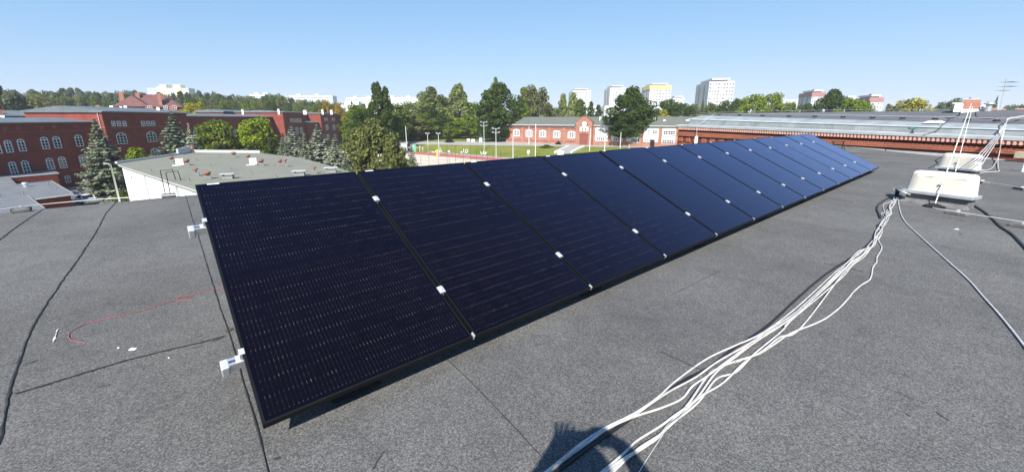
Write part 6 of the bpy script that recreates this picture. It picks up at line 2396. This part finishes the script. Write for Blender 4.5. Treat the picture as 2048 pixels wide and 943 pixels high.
def crown(kind, seed, nleaf=5200, leaf=.34):
    """Crown in a 10 m tall frame: clumps of leaves hung on limb ends inside an uneven envelope."""
    global rng
    rng = np.random.default_rng(seed)
    cl = []
    lim = []
    if kind == 'round':
        z0, H, W, nc = 1.3, 8.7, 3.9, 84
        prof = lambda t: np.sqrt(np.clip(1 - (2 * t - 1) ** 2 * .96, 0, 1)) * (1.06 - .25 * t)
    elif kind == 'broad':
        z0, H, W, nc = 1.6, 8.4, 4.6, 130
        prof = lambda t: np.clip(1 - np.abs(2 * t - .85) ** 2.6, .08, 1)
    elif kind == 'tall':
        z0, H, W, nc = 1.2, 8.8, 2.5, 60
        prof = lambda t: np.clip((t * 3.2) ** .5, 0, 1) * np.clip(1 - t ** 3.2, .12, 1)
    elif kind == 'poplar':
        z0, H, W, nc = .8, 9.2, 1.25, 46
        prof = lambda t: np.clip((t * 4) ** .5, 0, 1) * np.clip(1 - t ** 4, .15, 1)
    elif kind == 'wisp':
        z0, H, W, nc = 1.0, 9.0, 3.1, 74
        prof = lambda t: np.clip((t * 2.6) ** .55, 0, 1) * np.clip(1 - t ** 2.4, .16, 1)
    elif kind == 'pine':
        z0, H, W, nc = 4.2, 5.8, 3.0, 34
        prof = lambda t: np.clip(1 - np.abs(2 * t - .9) ** 2.4, .1, 1)
    else:                                            # bush, crown to the ground
        z0, H, W, nc = .0, 10.0, 5.0, 60
        prof = lambda t: np.clip(1 - t ** 2.2, .1, 1) * .95
    ph = rng.uniform(0, 6.28, 4)
    ths = rng.permutation(nc) / nc * 2 * math.pi
    for k in range(nc):
        t = ((k * .618034 + .13) % 1.0) * .94 + .03
        th = ths[k] + rng.uniform(-.3, .3)
        lob = 1 + .16 * math.sin(3 * th + ph[0] + 4 * t) + .12 * math.sin(5 * th + ph[1] - 3 * t)
        rad = W * prof(t) * lob * math.sqrt(rng.uniform(.25, 1.0))
        c = np.array([rad * math.cos(th), rad * math.sin(th), z0 + H * t])
        r = {'round': .95, 'broad': 1.05, 'tall': .8, 'poplar': .55, 'wisp': .72, 'pine': .8}.get(kind, 1.2) * rng.uniform(.65, 1.25)
        cl.append((c, r))
    tot = sum(r ** 2 for _, r in cl)
    V = []
    for c, r in cl:
        n = int(nleaf * r * r / tot)
        d = rng.normal(size=(n, 3))
        d /= np.linalg.norm(d, axis=1)[:, None]
        rr = r * rng.uniform(.55, 1.0, size=(n, 1)) ** .6
        sq = np.array([1.05, 1.05, .62 if kind in ('pine', 'broad') else .8])
        if kind == 'wisp':
            sq = np.array([.8, .8, 1.25])
        p = c + d * rr * sq
        nn = d * .7 + np.array([0, 0, .75]) + (p - np.array([0, 0, z0 + H * .45])) * .06
        nn /= np.linalg.norm(nn, axis=1)[:, None]
        V.append(leaf_quads(p, nn, leaf, .5, 1.7 if kind == 'wisp' else 1.4))
    # trunk and limbs
    mb = MB()
    hz_ = z0 + H * (.75 if kind not in ('poplar', 'pine') else .9)
    pts = [Vector((math.sin(z * .8 + ph[2]) * .06 * z ** .5, math.cos(z * .7 + ph[3]) * .06 * z ** .5, z)) for z in np.linspace(-.3, hz_, 8)]
    mb.tube(pts, [.30 * (1 - .82 * i / 7) for i in range(8)], 7)
    for c, r in cl[:26]:
        zb_ = max(z0 * .9, c[2] - rng.uniform(1.2, 3.0))
        zb_ = min(zb_, hz_ * .95)
        i = min(6, int(zb_ / hz_ * 7))
        a_ = pts[i]
        b_ = Vector(c)
        m_ = a_.lerp(b_, .5) + Vector((0, 0, -.12 * (b_ - a_).length + .2))
        mb.tube([a_, m_, b_], [.10, .06, .02], 5)
    return quads_mesh('crown', np.concatenate(V), L['mid']), mb.mesh('trunk', M['bark'], smooth=True)


def conifer(seed, whorls=28, droop=.35, dens=1.45, wid=2.7, leaf=.175):
    """Spruce in a 10 m frame: tiers of flat sprays that droop and lift at their tips."""
    global rng
    rng = np.random.default_rng(seed)
    C, Nn = [], []
    mb = MB()
    mb.tube([(0, 0, -.3), (0, 0, 3), (0, 0, 9.9)], [.22, .16, .02], 7)
    for w in range(whorls):
        t = w / (whorls - 1)
        z = .35 + 9.3 * t ** .94
        R_ = wid * (1 - t) ** .86 + .10
        R_ *= rng.uniform(.86, 1.1)
        nb = max(5, int(12 * (1 - t) + 5))
        a0 = rng.uniform(0, 6.28)
        for k in range(nb):
            a = a0 + 2 * math.pi * k / nb + rng.uniform(-.2, .2)
            Lb = R_ * rng.uniform(.72, 1.12)
            d = np.array([math.cos(a), math.sin(a), 0])
            s = np.array([-d[1], d[0], 0])
            n = max(3, int(Lb / .19 * dens))
            for j in range(n):
                u = (j + .6) / n
                zz = z - droop * Lb * u * .9 + droop * Lb * .45 * u * u
                half = .50 * Lb * .55 * (1 - u) * min(1, u * 3 + .25) + .07
                m = max(1, int(half / .13 * dens))
                for q in range(-m, m + 1):
                    p = d * (Lb * u) + s * (half * q / max(1, m)) * rng.uniform(.8, 1.1) + np.array([0, 0, zz - .10 * abs(q) / max(1, m) + rng.normal() * .035])
                    C.append(p)
                    Nn.append(np.array([0, 0, 1.0]) + d * .35 + rng.normal(size=3) * .15)
            if w % 2 == 0:
                mb.tube([(0, 0, z), tuple(d * Lb * .5 + np.array([0, 0, z - droop * Lb * .35])), tuple(d * Lb * .95 + np.array([0, 0, z - droop * Lb * .45]))], [.045, .03, .012], 4)
    # leader
    for z in np.linspace(9.2, 10.0, 8):
        C.append(np.array([rng.normal() * .05, rng.normal() * .05, z]))
        Nn.append(rng.normal(size=3))
    C, Nn = np.array(C), np.array(Nn)
    Nn /= np.linalg.norm(Nn, axis=1)[:, None]
    return quads_mesh('crown', leaf_quads(C, Nn, leaf, .42, 1.5), L['blue']), mb.mesh('trunk', M['bark'], smooth=True)


PROTO = {
    'round': ([crown('round', 100 + i, 7500, .30) for i in range(3)], 3.9),
    'broad': ([crown('broad', 200 + i, 11000, .29) for i in range(2)], 4.8),
    'tall': ([crown('tall', 300 + i, 6000, .30) for i in range(3)], 2.6),
    'poplar': ([crown('poplar', 400 + i, 3600, .28) for i in range(2)], 1.4),
    'wisp': ([crown('wisp', 500 + i, 8500, .25) for i in range(2)], 3.2),
    'pine': ([crown('pine', 600 + i, 2600, .36) for i in range(2)], 3.0),
    'bush': ([crown('bush', 700 + i, 5000, .42) for i in range(2)], 5.0),
    'spruce': ([conifer(800 + i) for i in range(3)], 2.75),
    'fir': ([conifer(900 + i, 30, .22, 1.3, 2.0) for i in range(2)], 2.05),
}
_tcount = {}


def tree(px, yt, wpx, s, kind, leaf, label, group=None, zb=None, var=None, name=None, cat='tree'):
    p = P(px, 240, s=s)
    zb = gh(p.x, p.y) if zb is None else zb
    zt_ = zat(yt, s, px)
    Hh = max(1.0, zt_ - zb)
    protos, hw = PROTO[kind]
    i = _tcount.get(kind, 0)
    _tcount[kind] = i + 1
    cm, tm = protos[(i if var is None else var) % len(protos)]
    nm = name or {'spruce': 'spruce_tree', 'fir': 'fir_tree', 'pine': 'pine_tree', 'poplar': 'poplar_tree', 'bush': 'bush'}.get(kind, 'leafy_tree')
    t = thing(nm, (p.x, p.y, zb - .15), label, cat, group)
    W_ = wpx * s / F_PX / 2 / hw * (1.32 if kind == 'spruce' else 1.0)
    kz = Hh / 10.0 if kind not in ('round', 'broad') else Hh / 10.3
    t.scale = (W_, W_, kz)
    t.rotation_euler.z = (i * 2.399 + px * .01) % 6.283
    for n_, me, mt in (('crown', cm, L[leaf]), ('trunk', tm, M['bark'])):
        o = bpy.data.objects.new(n_, me)
        COL.objects.link(o)
        o.parent = t
        if n_ == 'crown':
            o.material_slots[0].link = 'OBJECT'
            o.material_slots[0].material = mt
    return t


# conifers near the barracks and behind the white building
tree(189, 236, 92, 66, 'spruce', 'bluegreen', 'tall grey green spruce standing alone left of the white building')
tree(345, 220, 98, 78, 'spruce', 'bluegreen', 'dense grey spruce against the red pavilion, taller of the close pair', zb=0)
tree(374, 246, 56, 68, 'spruce', 'blue', 'small pale spruce tucked against the right side of the dense grey spruce', zb=0)
tree(536, 250, 52, 84, 'fir', 'needle', 'dark green fir between the yellow green maple and the blue spruces', zb=0)
tree(561, 262, 60, 74, 'spruce', 'bluegreen', 'leftmost blue spruce of the row behind the white building', 'row of blue spruces', zb=0)
tree(579, 249, 86, 80, 'spruce', 'blue', 'second blue spruce of the row, in front of the sunlit end wall', 'row of blue spruces', zb=0)
tree(604, 266, 70, 72, 'spruce', 'bluegreen', 'lower blue spruce of the row under the triple attic windows', 'row of blue spruces', zb=0)
tree(632, 249, 104, 74, 'spruce', 'blue', 'tallest blue spruce of the row, in front of the recessed red link', 'row of blue spruces', zb=0)
tree(665, 270, 92, 68, 'spruce', 'blue', 'rightmost blue spruce of the row, beside the big olive tree', 'row of blue spruces', zb=0)
tree(683, 300, 50, 62, 'spruce', 'bluegreen', 'short dark blue spruce at the foot of the big olive tree', 'row of blue spruces', zb=0)
tree(819, 286, 50, 66, 'spruce', 'blue', 'small pale blue spruce in front of the blue tarpaulin', zb=0)
tree(797, 318, 60, 64, 'bush', 'olive', 'olive shrub left of the small blue spruce behind the panels', zb=0, name='bush', cat='shrub')
# maples by the link wing
tree(430, 240, 90, 92, 'round', 'mid', 'rounded green maple in front of the low red link wing', zb=0)
tree(507, 234, 82, 96, 'round', 'bright', 'bright yellow green maple right of the darker maple', zb=0)
tree(258, 298, 70, 80, 'bush', 'bright', 'yellow green bush right of the lone spruce below the red wall', zb=0, name='bush', cat='shrub')
tree(243, 386, 60, 52, 'bush', 'olive', 'olive bushes at the corner of the white building', zb=-.6, name='bush', cat='shrub')
tree(205, 388, 46, 60, 'bush', 'mid', 'low green hedge at the foot of the lone spruce', zb=-.4, name='bush', cat='shrub')
tree(392, 204, 62, 165, 'round', 'yellow', 'bright yellow round tree behind the barracks roofs', zb=0)
# big olive tree and its neighbours
tree(746, 234, 128, 66, 'broad', 'olive', 'big olive green tree rising behind the upper edge of the panels', zb=0)
tree(722, 262, 70, 62, 'bush', 'olive', 'olive undergrowth at the left foot of the big olive tree', zb=0, name='bush', cat='shrub')
tree(775, 290, 74, 60, 'bush', 'olive', 'olive undergrowth at the right foot of the big olive tree', zb=0, name='bush', cat='shrub')
tree(758, 169, 40, 128, 'tall', 'dark', 'tall twin topped poplar, left stem, above the big olive tree', var=0)
tree(774, 176, 30, 130, 'tall', 'dark', 'tall twin topped poplar, right stem, above the big olive tree', var=1)
tree(734, 218, 66, 126, 'round', 'dark', 'green tree below the twin topped poplar on its left')
tree(716, 208, 54, 150, 'round', 'bright', 'bright tree beside the low white building')
tree(790, 205, 70, 150, 'round', 'mid', 'green tree right of the twin topped poplar')
tree(812, 222, 70, 165, 'round', 'olive', 'olive tree behind the blue tarpaulin', None)
tree(842, 225, 60, 172, 'round', 'mid', 'green tree left of the russet tree behind the lawn')
tree(862, 176, 84, 200, 'wisp', 'pale', 'tall pale feathery tree with two tops, left of its twin')
tree(858, 212, 76, 182, 'broad', 'dark', 'dark russet green tree below the left feathery tree', None)
tree(917, 172, 74, 200, 'wisp', 'pale', 'tall pale feathery tree, right twin, left of the big dark oak')
tree(890, 232, 60, 184, 'round', 'mid', 'green tree between the dark russet tree and the bright tree')
tree(938, 229, 86, 184, 'broad', 'bright', 'bright sunlit spreading tree under the feathery twin', None)
tree(905, 255, 46, 180, 'round', 'bright', 'small bright tree just left of the bright spreading tree')
tree(812, 262, 50, 168, 'round', 'dark', 'dark low tree behind the booth roof')
tree(784, 250, 50, 158, 'round', 'dark', 'dark low tree just right of the big olive tree')
tree(897, 262, 21, 152, 'fir', 'needle', 'lone dark conifer standing on the grass bank')
tree(998, 166, 104, 160, 'broad', 'dark', 'big dark oak beside the left end of the clock hall', None)
tree(985, 222, 66, 156, 'broad', 'dark', 'dark lower boughs tree in front of the big dark oak', None)
tree(1021, 232, 52, 158, 'round', 'dark', 'dark tree shading the left end of the clock hall')
tree(991, 158, 34, 176, 'wisp', 'pale', 'pale treetop peeping over the big dark oak')
tree(1071, 172, 64, 205, 'round', 'olive', 'olive gold tree behind the hall roof right of the dark oak')
tree(1048, 178, 40, 208, 'tall', 'mid', 'slim green tree between the dark oak and the olive gold tree')
tree(1047, 206, 40, 200, 'round', 'bright', 'bright bush like tree over the left end of the hall roof')
tree(1094, 206, 40, 210, 'round', 'olive', 'olive tree over the hall roof right of the olive gold tree')
tree(1126, 190, 26, 215, 'tall', 'pale', 'slim pale tree left of the leftmost tower')
tree(1145, 186, 28, 215, 'tall', 'pale', 'slim pale tree in front of the leftmost tower')
tree(1160, 200, 32, 212, 'tall', 'mid', 'green slim tree at the right foot of the leftmost tower')
tree(1110, 215, 34, 212, 'round', 'mid', 'low round tree over the hall roof left of the slim pale trees')
tree(1181, 203, 15, 210, 'poplar', 'dark', 'narrow dark poplar above the hall gable, left one')
tree(1196, 209, 17, 212, 'poplar', 'dark', 'narrow dark poplar above the hall roof, right one')
tree(1262, 173, 96, 132, 'broad', 'dark', 'large round dark maple standing in front of the white hall bays', zb=HALL_Z, var=1)
tree(1247, 220, 60, 131, 'round', 'dark', 'dark lower boughs of the maple on its left side', zb=HALL_Z + 2)
tree(1243, 284, 14, 140, 'bush', 'dark', 'small dark shrub at the foot of the grey lamp pole', name='bush', cat='shrub')
tree(1288, 286, 24, 132, 'bush', 'dark', 'dark shrub right of the maple trunk before the hall', name='bush', cat='shrub')
tree(1118, 281, 18, 140, 'fir', 'needle', 'small dark conifer left of the stone steps')
tree(1094, 301, 30, 128, 'bush', 'mid', 'low spreading shrub beside the tallest flagpole', name='bush', cat='shrub')
tree(1333, 199, 58, 190, 'round', 'dark', 'dark tree right of the maple below the yellow banded tower')
tree(1325, 221, 44, 175, 'bush', 'yellow', 'yellow green round bush tree behind the office roof', zb=HALL_Z)
tree(1360, 205, 54, 195, 'round', 'dark', 'dark round tree behind the right end of the office roof')
tree(1385, 207, 30, 200, 'round', 'olive', 'olive tree just left of the large white tower foot')
tree(1402, 199, 32, 205, 'fir', 'mid', 'pointed green tree at the left foot of the large white tower')
tree(1424, 206, 44, 210, 'round', 'mid', 'green tree at the centre foot of the large white tower')
tree(1452, 201, 44, 205, 'round', 'dark', 'dark tree at the right foot of the large white tower')
tree(1474, 196, 40, 210, 'round', 'dark', 'dark tree right of the large white tower')
tree(1502, 190, 60, 190, 'round', 'bright', 'bright green tree behind the zinc roof, left of a bright pair')
tree(1536, 187, 62, 192, 'round', 'bright', 'bright green tree behind the zinc roof, right of a bright pair')
tree(1572, 204, 44, 220, 'round', 'mid', 'low green tree right of the bright pair')
tree(1606, 207, 46, 220, 'round', 'dark', 'low dark tree before the red banded block')
tree(1660, 178, 70, 165, 'broad', 'dark', 'large dark spreading tree between the two red banded blocks')
tree(1697, 196, 60, 150, 'round', 'bright', 'bright tree in front of the large dark tree at right')
tree(1722, 200, 44, 155, 'round', 'bright', 'bright tree at the foot of the white block with dull red cornice')
tree(1775, 208, 24, 170, 'round', 'olive', 'small olive tree right of the dull red corniced block')
tree(1822, 197, 76, 150, 'round', 'yellow', 'yellow green tree behind the grey felt roof ridge')
tree(1876, 203, 26, 200, 'round', 'pine', 'small grey tree left of the chimney', zb=4)
tree(1898, 197, 32, 200, 'round', 'pine', 'grey pine like tree touching the chimney on its left', zb=4)
tree(1925, 196, 14, 160, 'round', 'needle', 'dark small crown just behind the chimney top', zb=4)
tree(1982, 191, 26, 150, 'fir', 'needle', 'dark conifer behind the ventilator pipe', zb=4)
tree(1972, 203, 24, 150, 'round', 'mid', 'green tree right behind the ventilator pipe', zb=4)
for i, (x, y) in enumerate(((2008, 211), (2022, 209), (2037, 208), (2052, 209))):
    tree(x, y, 22, 190, 'round', 'pine', 'far grey green tree on the horizon right of the aerial', 'grey trees on the right horizon', zb=4)

tree(826, 204, 60, 205, 'round', 'mid', 'green tree of the belt just left of the left feathery tree')
tree(886, 196, 58, 212, 'tall', 'mid', 'green tree of the belt between the two pale feathery trees')
tree(943, 203, 50, 206, 'round', 'mid', 'green tree of the belt between the right feathery twin and the dark oak')
tree(775, 222, 66, 140, 'round', 'mid', 'fresh green tree of the belt behind the big olive tree on its right')
tree(842, 246, 62, 176, 'round', 'mid', 'low green tree of the belt above the path left of the lone conifer')
tree(702, 222, 44, 140, 'round', 'mid', 'green tree hiding the right end of the far barracks pavilion')

# the wood along the left horizon: rows of separate trees, those alike share a label
top_x = (-60, 0, 30, 60, 85, 110, 150, 175, 190, 215, 250, 280, 300, 340, 370, 400, 440, 480, 505, 530, 550, 580, 620, 660, 700, 740)
top_y = (176, 178, 180, 185, 181, 181, 179, 180, 180, 187, 183, 180, 186, 189, 186, 183, 187, 190, 193, 193, 188, 194, 199, 203, 208, 210)
wr = random.Random(77)
x = -70
k = 0
while x < 735:
    yt_ = float(np.interp(x, top_x, top_y)) + wr.uniform(-2.5, 4)
    if 20 < x < 210 and k % 4 == 0:
        yt_ += 1
    kind = wr.choice(('round', 'tall', 'round', 'pine' if x < 460 else 'round'))
    lf = wr.choice(('pine', 'dark', 'pine', 'dark')) if x < 480 else wr.choice(('dark', 'mid', 'olive'))
    wd = wr.uniform(24, 38) if kind != 'tall' else wr.uniform(20, 28)
    s_ = wr.uniform(285, 340)
    tree(x, yt_, wd, s_, kind, lf, 'dark tree in the far row of the wood along the left horizon', 'far trees of the wood')
    x += wr.uniform(10, 15)
    k += 1
x = -66
while x < 725:
    yt_ = float(np.interp(x, top_x, top_y)) + wr.uniform(7, 15)
    lf = wr.choice(('mid', 'dark', 'olive', 'mid', 'dark')) if x < 470 else wr.choice(('mid', 'olive', 'bright', 'mid', 'dark'))
    wd = wr.uniform(26, 40)
    s_ = wr.uniform(235, 275)
    if not (225 < x < 375):
        tree(x, yt_, wd, s_, 'round', lf, 'green tree in the nearer row of the wood along the left horizon', 'nearer trees of the wood')
    x += wr.uniform(14, 21)
for x, y, w, l_, lf in ((97, 189, 66, 'broad bright olive tree in front of the far left wood', 'olive'), (655, 200, 30, 'golden tree above the far barracks pavilion, left one', 'gold'), (679, 206, 26, 'golden tree above the far barracks pavilion, right one', 'gold'),
                        (20, 205, 50, 'green bush tree behind the hay meadow', 'mid'), (212, 212, 40, 'olive bushes at the left of the hip roofed house', 'olive'), (497, 215, 26, 'olive bush over the rear barracks roof', 'olive')):
    tree(x, y, w, 222, 'round', lf, l_)
tree(14, 172, 44, 150, 'pine', 'pine', 'thin airy grey tree at the far left picture edge', zb=2)
tree(44, 186, 40, 155, 'pine', 'pine', 'thin airy grey tree second from the left picture edge', zb=2)

# ------------------------------------------------------------------ the photographer, behind the camera; the shadow of arms and hands falls on the roof
ph_ = thing('person', (-.10, -.47, ROOF), 'person in dark shirt and grey trousers standing on the roof holding up a phone', 'person')
sk_v, sk_e, sk_r = [], [], []


def jv(p, r, parent=None):
    sk_v.append((p[0], p[1], p[2]))
    sk_r.append(r)
    i = len(sk_v) - 1
    if parent is not None:
        sk_e.append((parent, i))
    return i


bx_, by_ = -.10, -.47
CZ = CAM_Z
hipz = ROOF + .80
pel = jv((bx_, by_ - .05, hipz), .115)
wst = jv((bx_, by_ - .05, hipz + .18), .135, pel)
chs = jv((bx_, by_ - .04, hipz + .36), .16, wst)
nck = jv((bx_, by_ - .01, hipz + .55), .062, chs)
hd0 = jv((bx_ + .01, by_ + .02, hipz + .65), .082, nck)
hd1 = jv((bx_ + .01, by_ + .03, hipz + .74), .096, hd0)
hd2 = jv((bx_ + .01, by_ + .02, hipz + .81), .070, hd1)
for sg_ in (-1, 1):
    hp0 = jv((bx_ + sg_ * .10, by_ - .03, hipz - .08), .072, pel)
    kn = jv((bx_ + sg_ * .12, by_ + .11, ROOF + .45), .052, hp0)
    an_ = jv((bx_ + sg_ * .13, by_ - .07, ROOF + .09), .042, kn)
    jv((bx_ + sg_ * .14, by_ + .06, ROOF + .045), .040, an_)
    jv((bx_ + sg_ * .145, by_ + .13, ROOF + .035), .032, len(sk_v) - 1)
arms = {-1: ((-.29, -.50, CZ - .09), (-.33, -.28, CZ - .22), (-.150, -.075, CZ - .045), (-.118, -.045, CZ + .005)),
        1: ((.09, -.50, CZ - .09), (.30, -.27, CZ - .20), (.150, -.070, CZ + .000), (.105, -.045, CZ + .020))}
for sg_, (sh, el, wr_, pm_) in arms.items():
    s0 = jv(sh, .075, chs)
    e0 = jv(el, .050, s0)
    w0 = jv(wr_, .034, e0)
    p0_ = jv(pm_, .036, w0)
    pv = Vector(pm_)
    # four unequal fingers folded over the upper edge of the phone, thumb from the side of the palm
    for k, (ln, dx) in enumerate(((.070, 0), (.080, 1), (.075, 2), (.058, 3))):
        if sg_ < 0:
            f0 = pv + Vector((-.016 + .017 * dx, .002, .030 - .004 * dx))
            f1 = f0 + Vector((-.004 + .006 * dx, .002, ln * .45))
            f2 = f1 + Vector((-.001 + .006 * dx, .012, ln * .38))
        else:
            f0 = pv + Vector((-.008 - .016 * dx * .6, .000, .018 - .002 * dx))
            f1 = f0 + Vector((-.020 - .004 * dx, .006, ln * .36))
            f2 = f1 + Vector((-.034, .006, -.002))
        a_ = jv(f0, .0105, p0_)
        b_ = jv(f1, .0092, a_)
        jv(f2, .0078, b_)
    t0 = pv + Vector((.022 * -sg_, -.012, -.018))
    a_ = jv(t0, .0125, p0_)
    b_ = jv(t0 + Vector((.022 * -sg_, .0, -.010)), .0105, a_)
    jv(t0 + Vector((.040 * -sg_, .004, .004)), .009, b_)
me = bpy.data.meshes.new('body')
org = Vector((-.10, -.47, ROOF))
me.from_pydata([tuple(Vector(v) - org) for v in sk_v], sk_e, [])
me.materials.append(M['skin'])
body = bpy.data.objects.new('body', me)
COL.objects.link(body)
body.parent = ph_
sm_ = body.modifiers.new('skin', 'SKIN')
sm_.use_smooth_shade = True
for i, sv_ in enumerate(me.skin_vertices[0].data):
    sv_.radius = (sk_r[i], sk_r[i])
    sv_.use_root = (i == 0)
sd = body.modifiers.new('subsurf', 'SUBSURF')
sd.levels = sd.render_levels = 2
# face and hair
hc_ = Vector((bx_ + .01, by_ + .03, hipz + .735))
for sg_ in (-1, 1):
    MB().lathe(hc_ + Vector((sg_ * .032, .088, .0)), [(0, -.011), (.011, 0), (0, .011)], 8).build('eye', M['label'], ph_, smooth=True)
    MB().lathe(hc_ + Vector((sg_ * .096, .0, -.015)), [(0, -.032), (.014, -.01), (.018, .015), (0, .032)], 8).build('ear', M['skin'], ph_, smooth=True)
MB().tube([hc_ + Vector((0, .092, .01)), hc_ + Vector((0, .112, -.025)), hc_ + Vector((0, .095, -.035))], [.008, .014, .008], 8).build('nose', M['skin'], ph_, smooth=True)
MB().tube([hc_ + Vector((-.025, .088, -.058)), hc_ + Vector((0, .096, -.060)), hc_ + Vector((.025, .088, -.058))], [.003, .006, .003], 6).build('mouth', M['cable_red'], ph_, smooth=True)
mb = MB()
rows = []
for i in range(7):
    th = i / 6 * 1.75
    row = []
    for j in range(16):
        a_ = 2 * math.pi * j / 16
        fr_ = 1.0 if math.sin(a_) < .35 else max(.45, 1 - (math.sin(a_) - .35) * .9)
        t_ = th * fr_
        row.append(hc_ + Vector((math.sin(t_) * math.cos(a_) * .108, -.012 + math.sin(t_) * math.sin(a_) * .112, .012 + math.cos(t_) * .118)))
    rows.append(row)
mb.loft(rows, 0, True).build('hair', M['hair'], ph_, smooth=True)
# shirt: torso and sleeves; trousers
mb = MB()
rows = []
for z_, rx, ry in ((hipz - .06, .185, .145), (hipz + .08, .175, .14), (hipz + .20, .172, .145), (hipz + .34, .195, .165), (hipz + .44, .205, .15), (hipz + .50, .14, .11), (hipz + .535, .075, .075)):
    rows.append([Vector((bx_ + math.cos(2 * math.pi * j / 18) * rx, by_ - .045 + math.sin(2 * math.pi * j / 18) * ry, z_)) for j in range(18)])
mb.loft(rows, 0, True)
for sg_, (sh, el, wr_, pm_) in arms.items():
    sh, el = Vector(sh), Vector(el)
    mb.tube([sh + Vector((-sg_ * .06, 0, -.01)), sh, sh.lerp(el, .35), sh.lerp(el, .62)], [.088, .088, .072, .070], 12)
mb.build('shirt', M['shirt'], ph_, smooth=True)
mb = MB()
rows = [[Vector((bx_ + math.cos(2 * math.pi * j / 18) * rx, by_ - .05 + math.sin(2 * math.pi * j / 18) * ry, z_)) for j in range(18)] for z_, rx, ry in ((hipz + .10, .168, .135), (hipz, .182, .15), (hipz - .10, .185, .15))]
mb.loft(rows, 0, True)
for sg_ in (-1, 1):
    mb.tube([(bx_ + sg_ * .09, by_ - .05, hipz - .02), (bx_ + sg_ * .105, by_ + .0, hipz - .12), (bx_ + sg_ * .12, by_ + .115, ROOF + .46), (bx_ + sg_ * .13, by_ - .065, ROOF + .07)], [.115, .118, .088, .072], 12)
mb.build('trousers', M['trouser'], ph_, smooth=True)
for sg_ in (-1, 1):
    T = Matrix.Translation((bx_ + sg_ * .14, by_ + .03, ROOF)) @ Matrix.Rotation(-sg_ * .08, 4, 'Z')
    bevel(MB().box(-.052, .052, -.15, .14, .001, .085, T).build('shoe', M['black'], ph_), .03, 3)
phone = thing('phone', (0, -.014, CAM_Z - .006), 'black phone held level in both hands by the person', 'phone')
bevel(MB().box(-.085, .075, -.018, -.010, CAM_Z - .045, CAM_Z + .030).build('body', M['black'], phone), .003, 2)
MB().box(-.078, .068, -.0192, -.0184, CAM_Z - .041, CAM_Z + .026).build('screen', M['glass_dark'], phone)

# ------------------------------------------------------------------ summer haze: a closed box of thin air round everything
hm, nt, b = newmat('haze_air')
nt.nodes.remove(b)
pv_ = nt.nodes.new("ShaderNodeVolumePrincipled")
pv_.inputs["Color"].default_value = (0.97, 0.98, 1.0, 1)
pv_.inputs["Density"].default_value = 0.00022
pv_.inputs["Anisotropy"].default_value = 0.0
nt.links.new(pv_.outputs[0], nt.nodes["Material Output"].inputs["Volume"])
o = MB().box(-5200, 5200, -1600, 7200, -1.5, 75).build('haze', hm)
tag(o, kind='stuff')
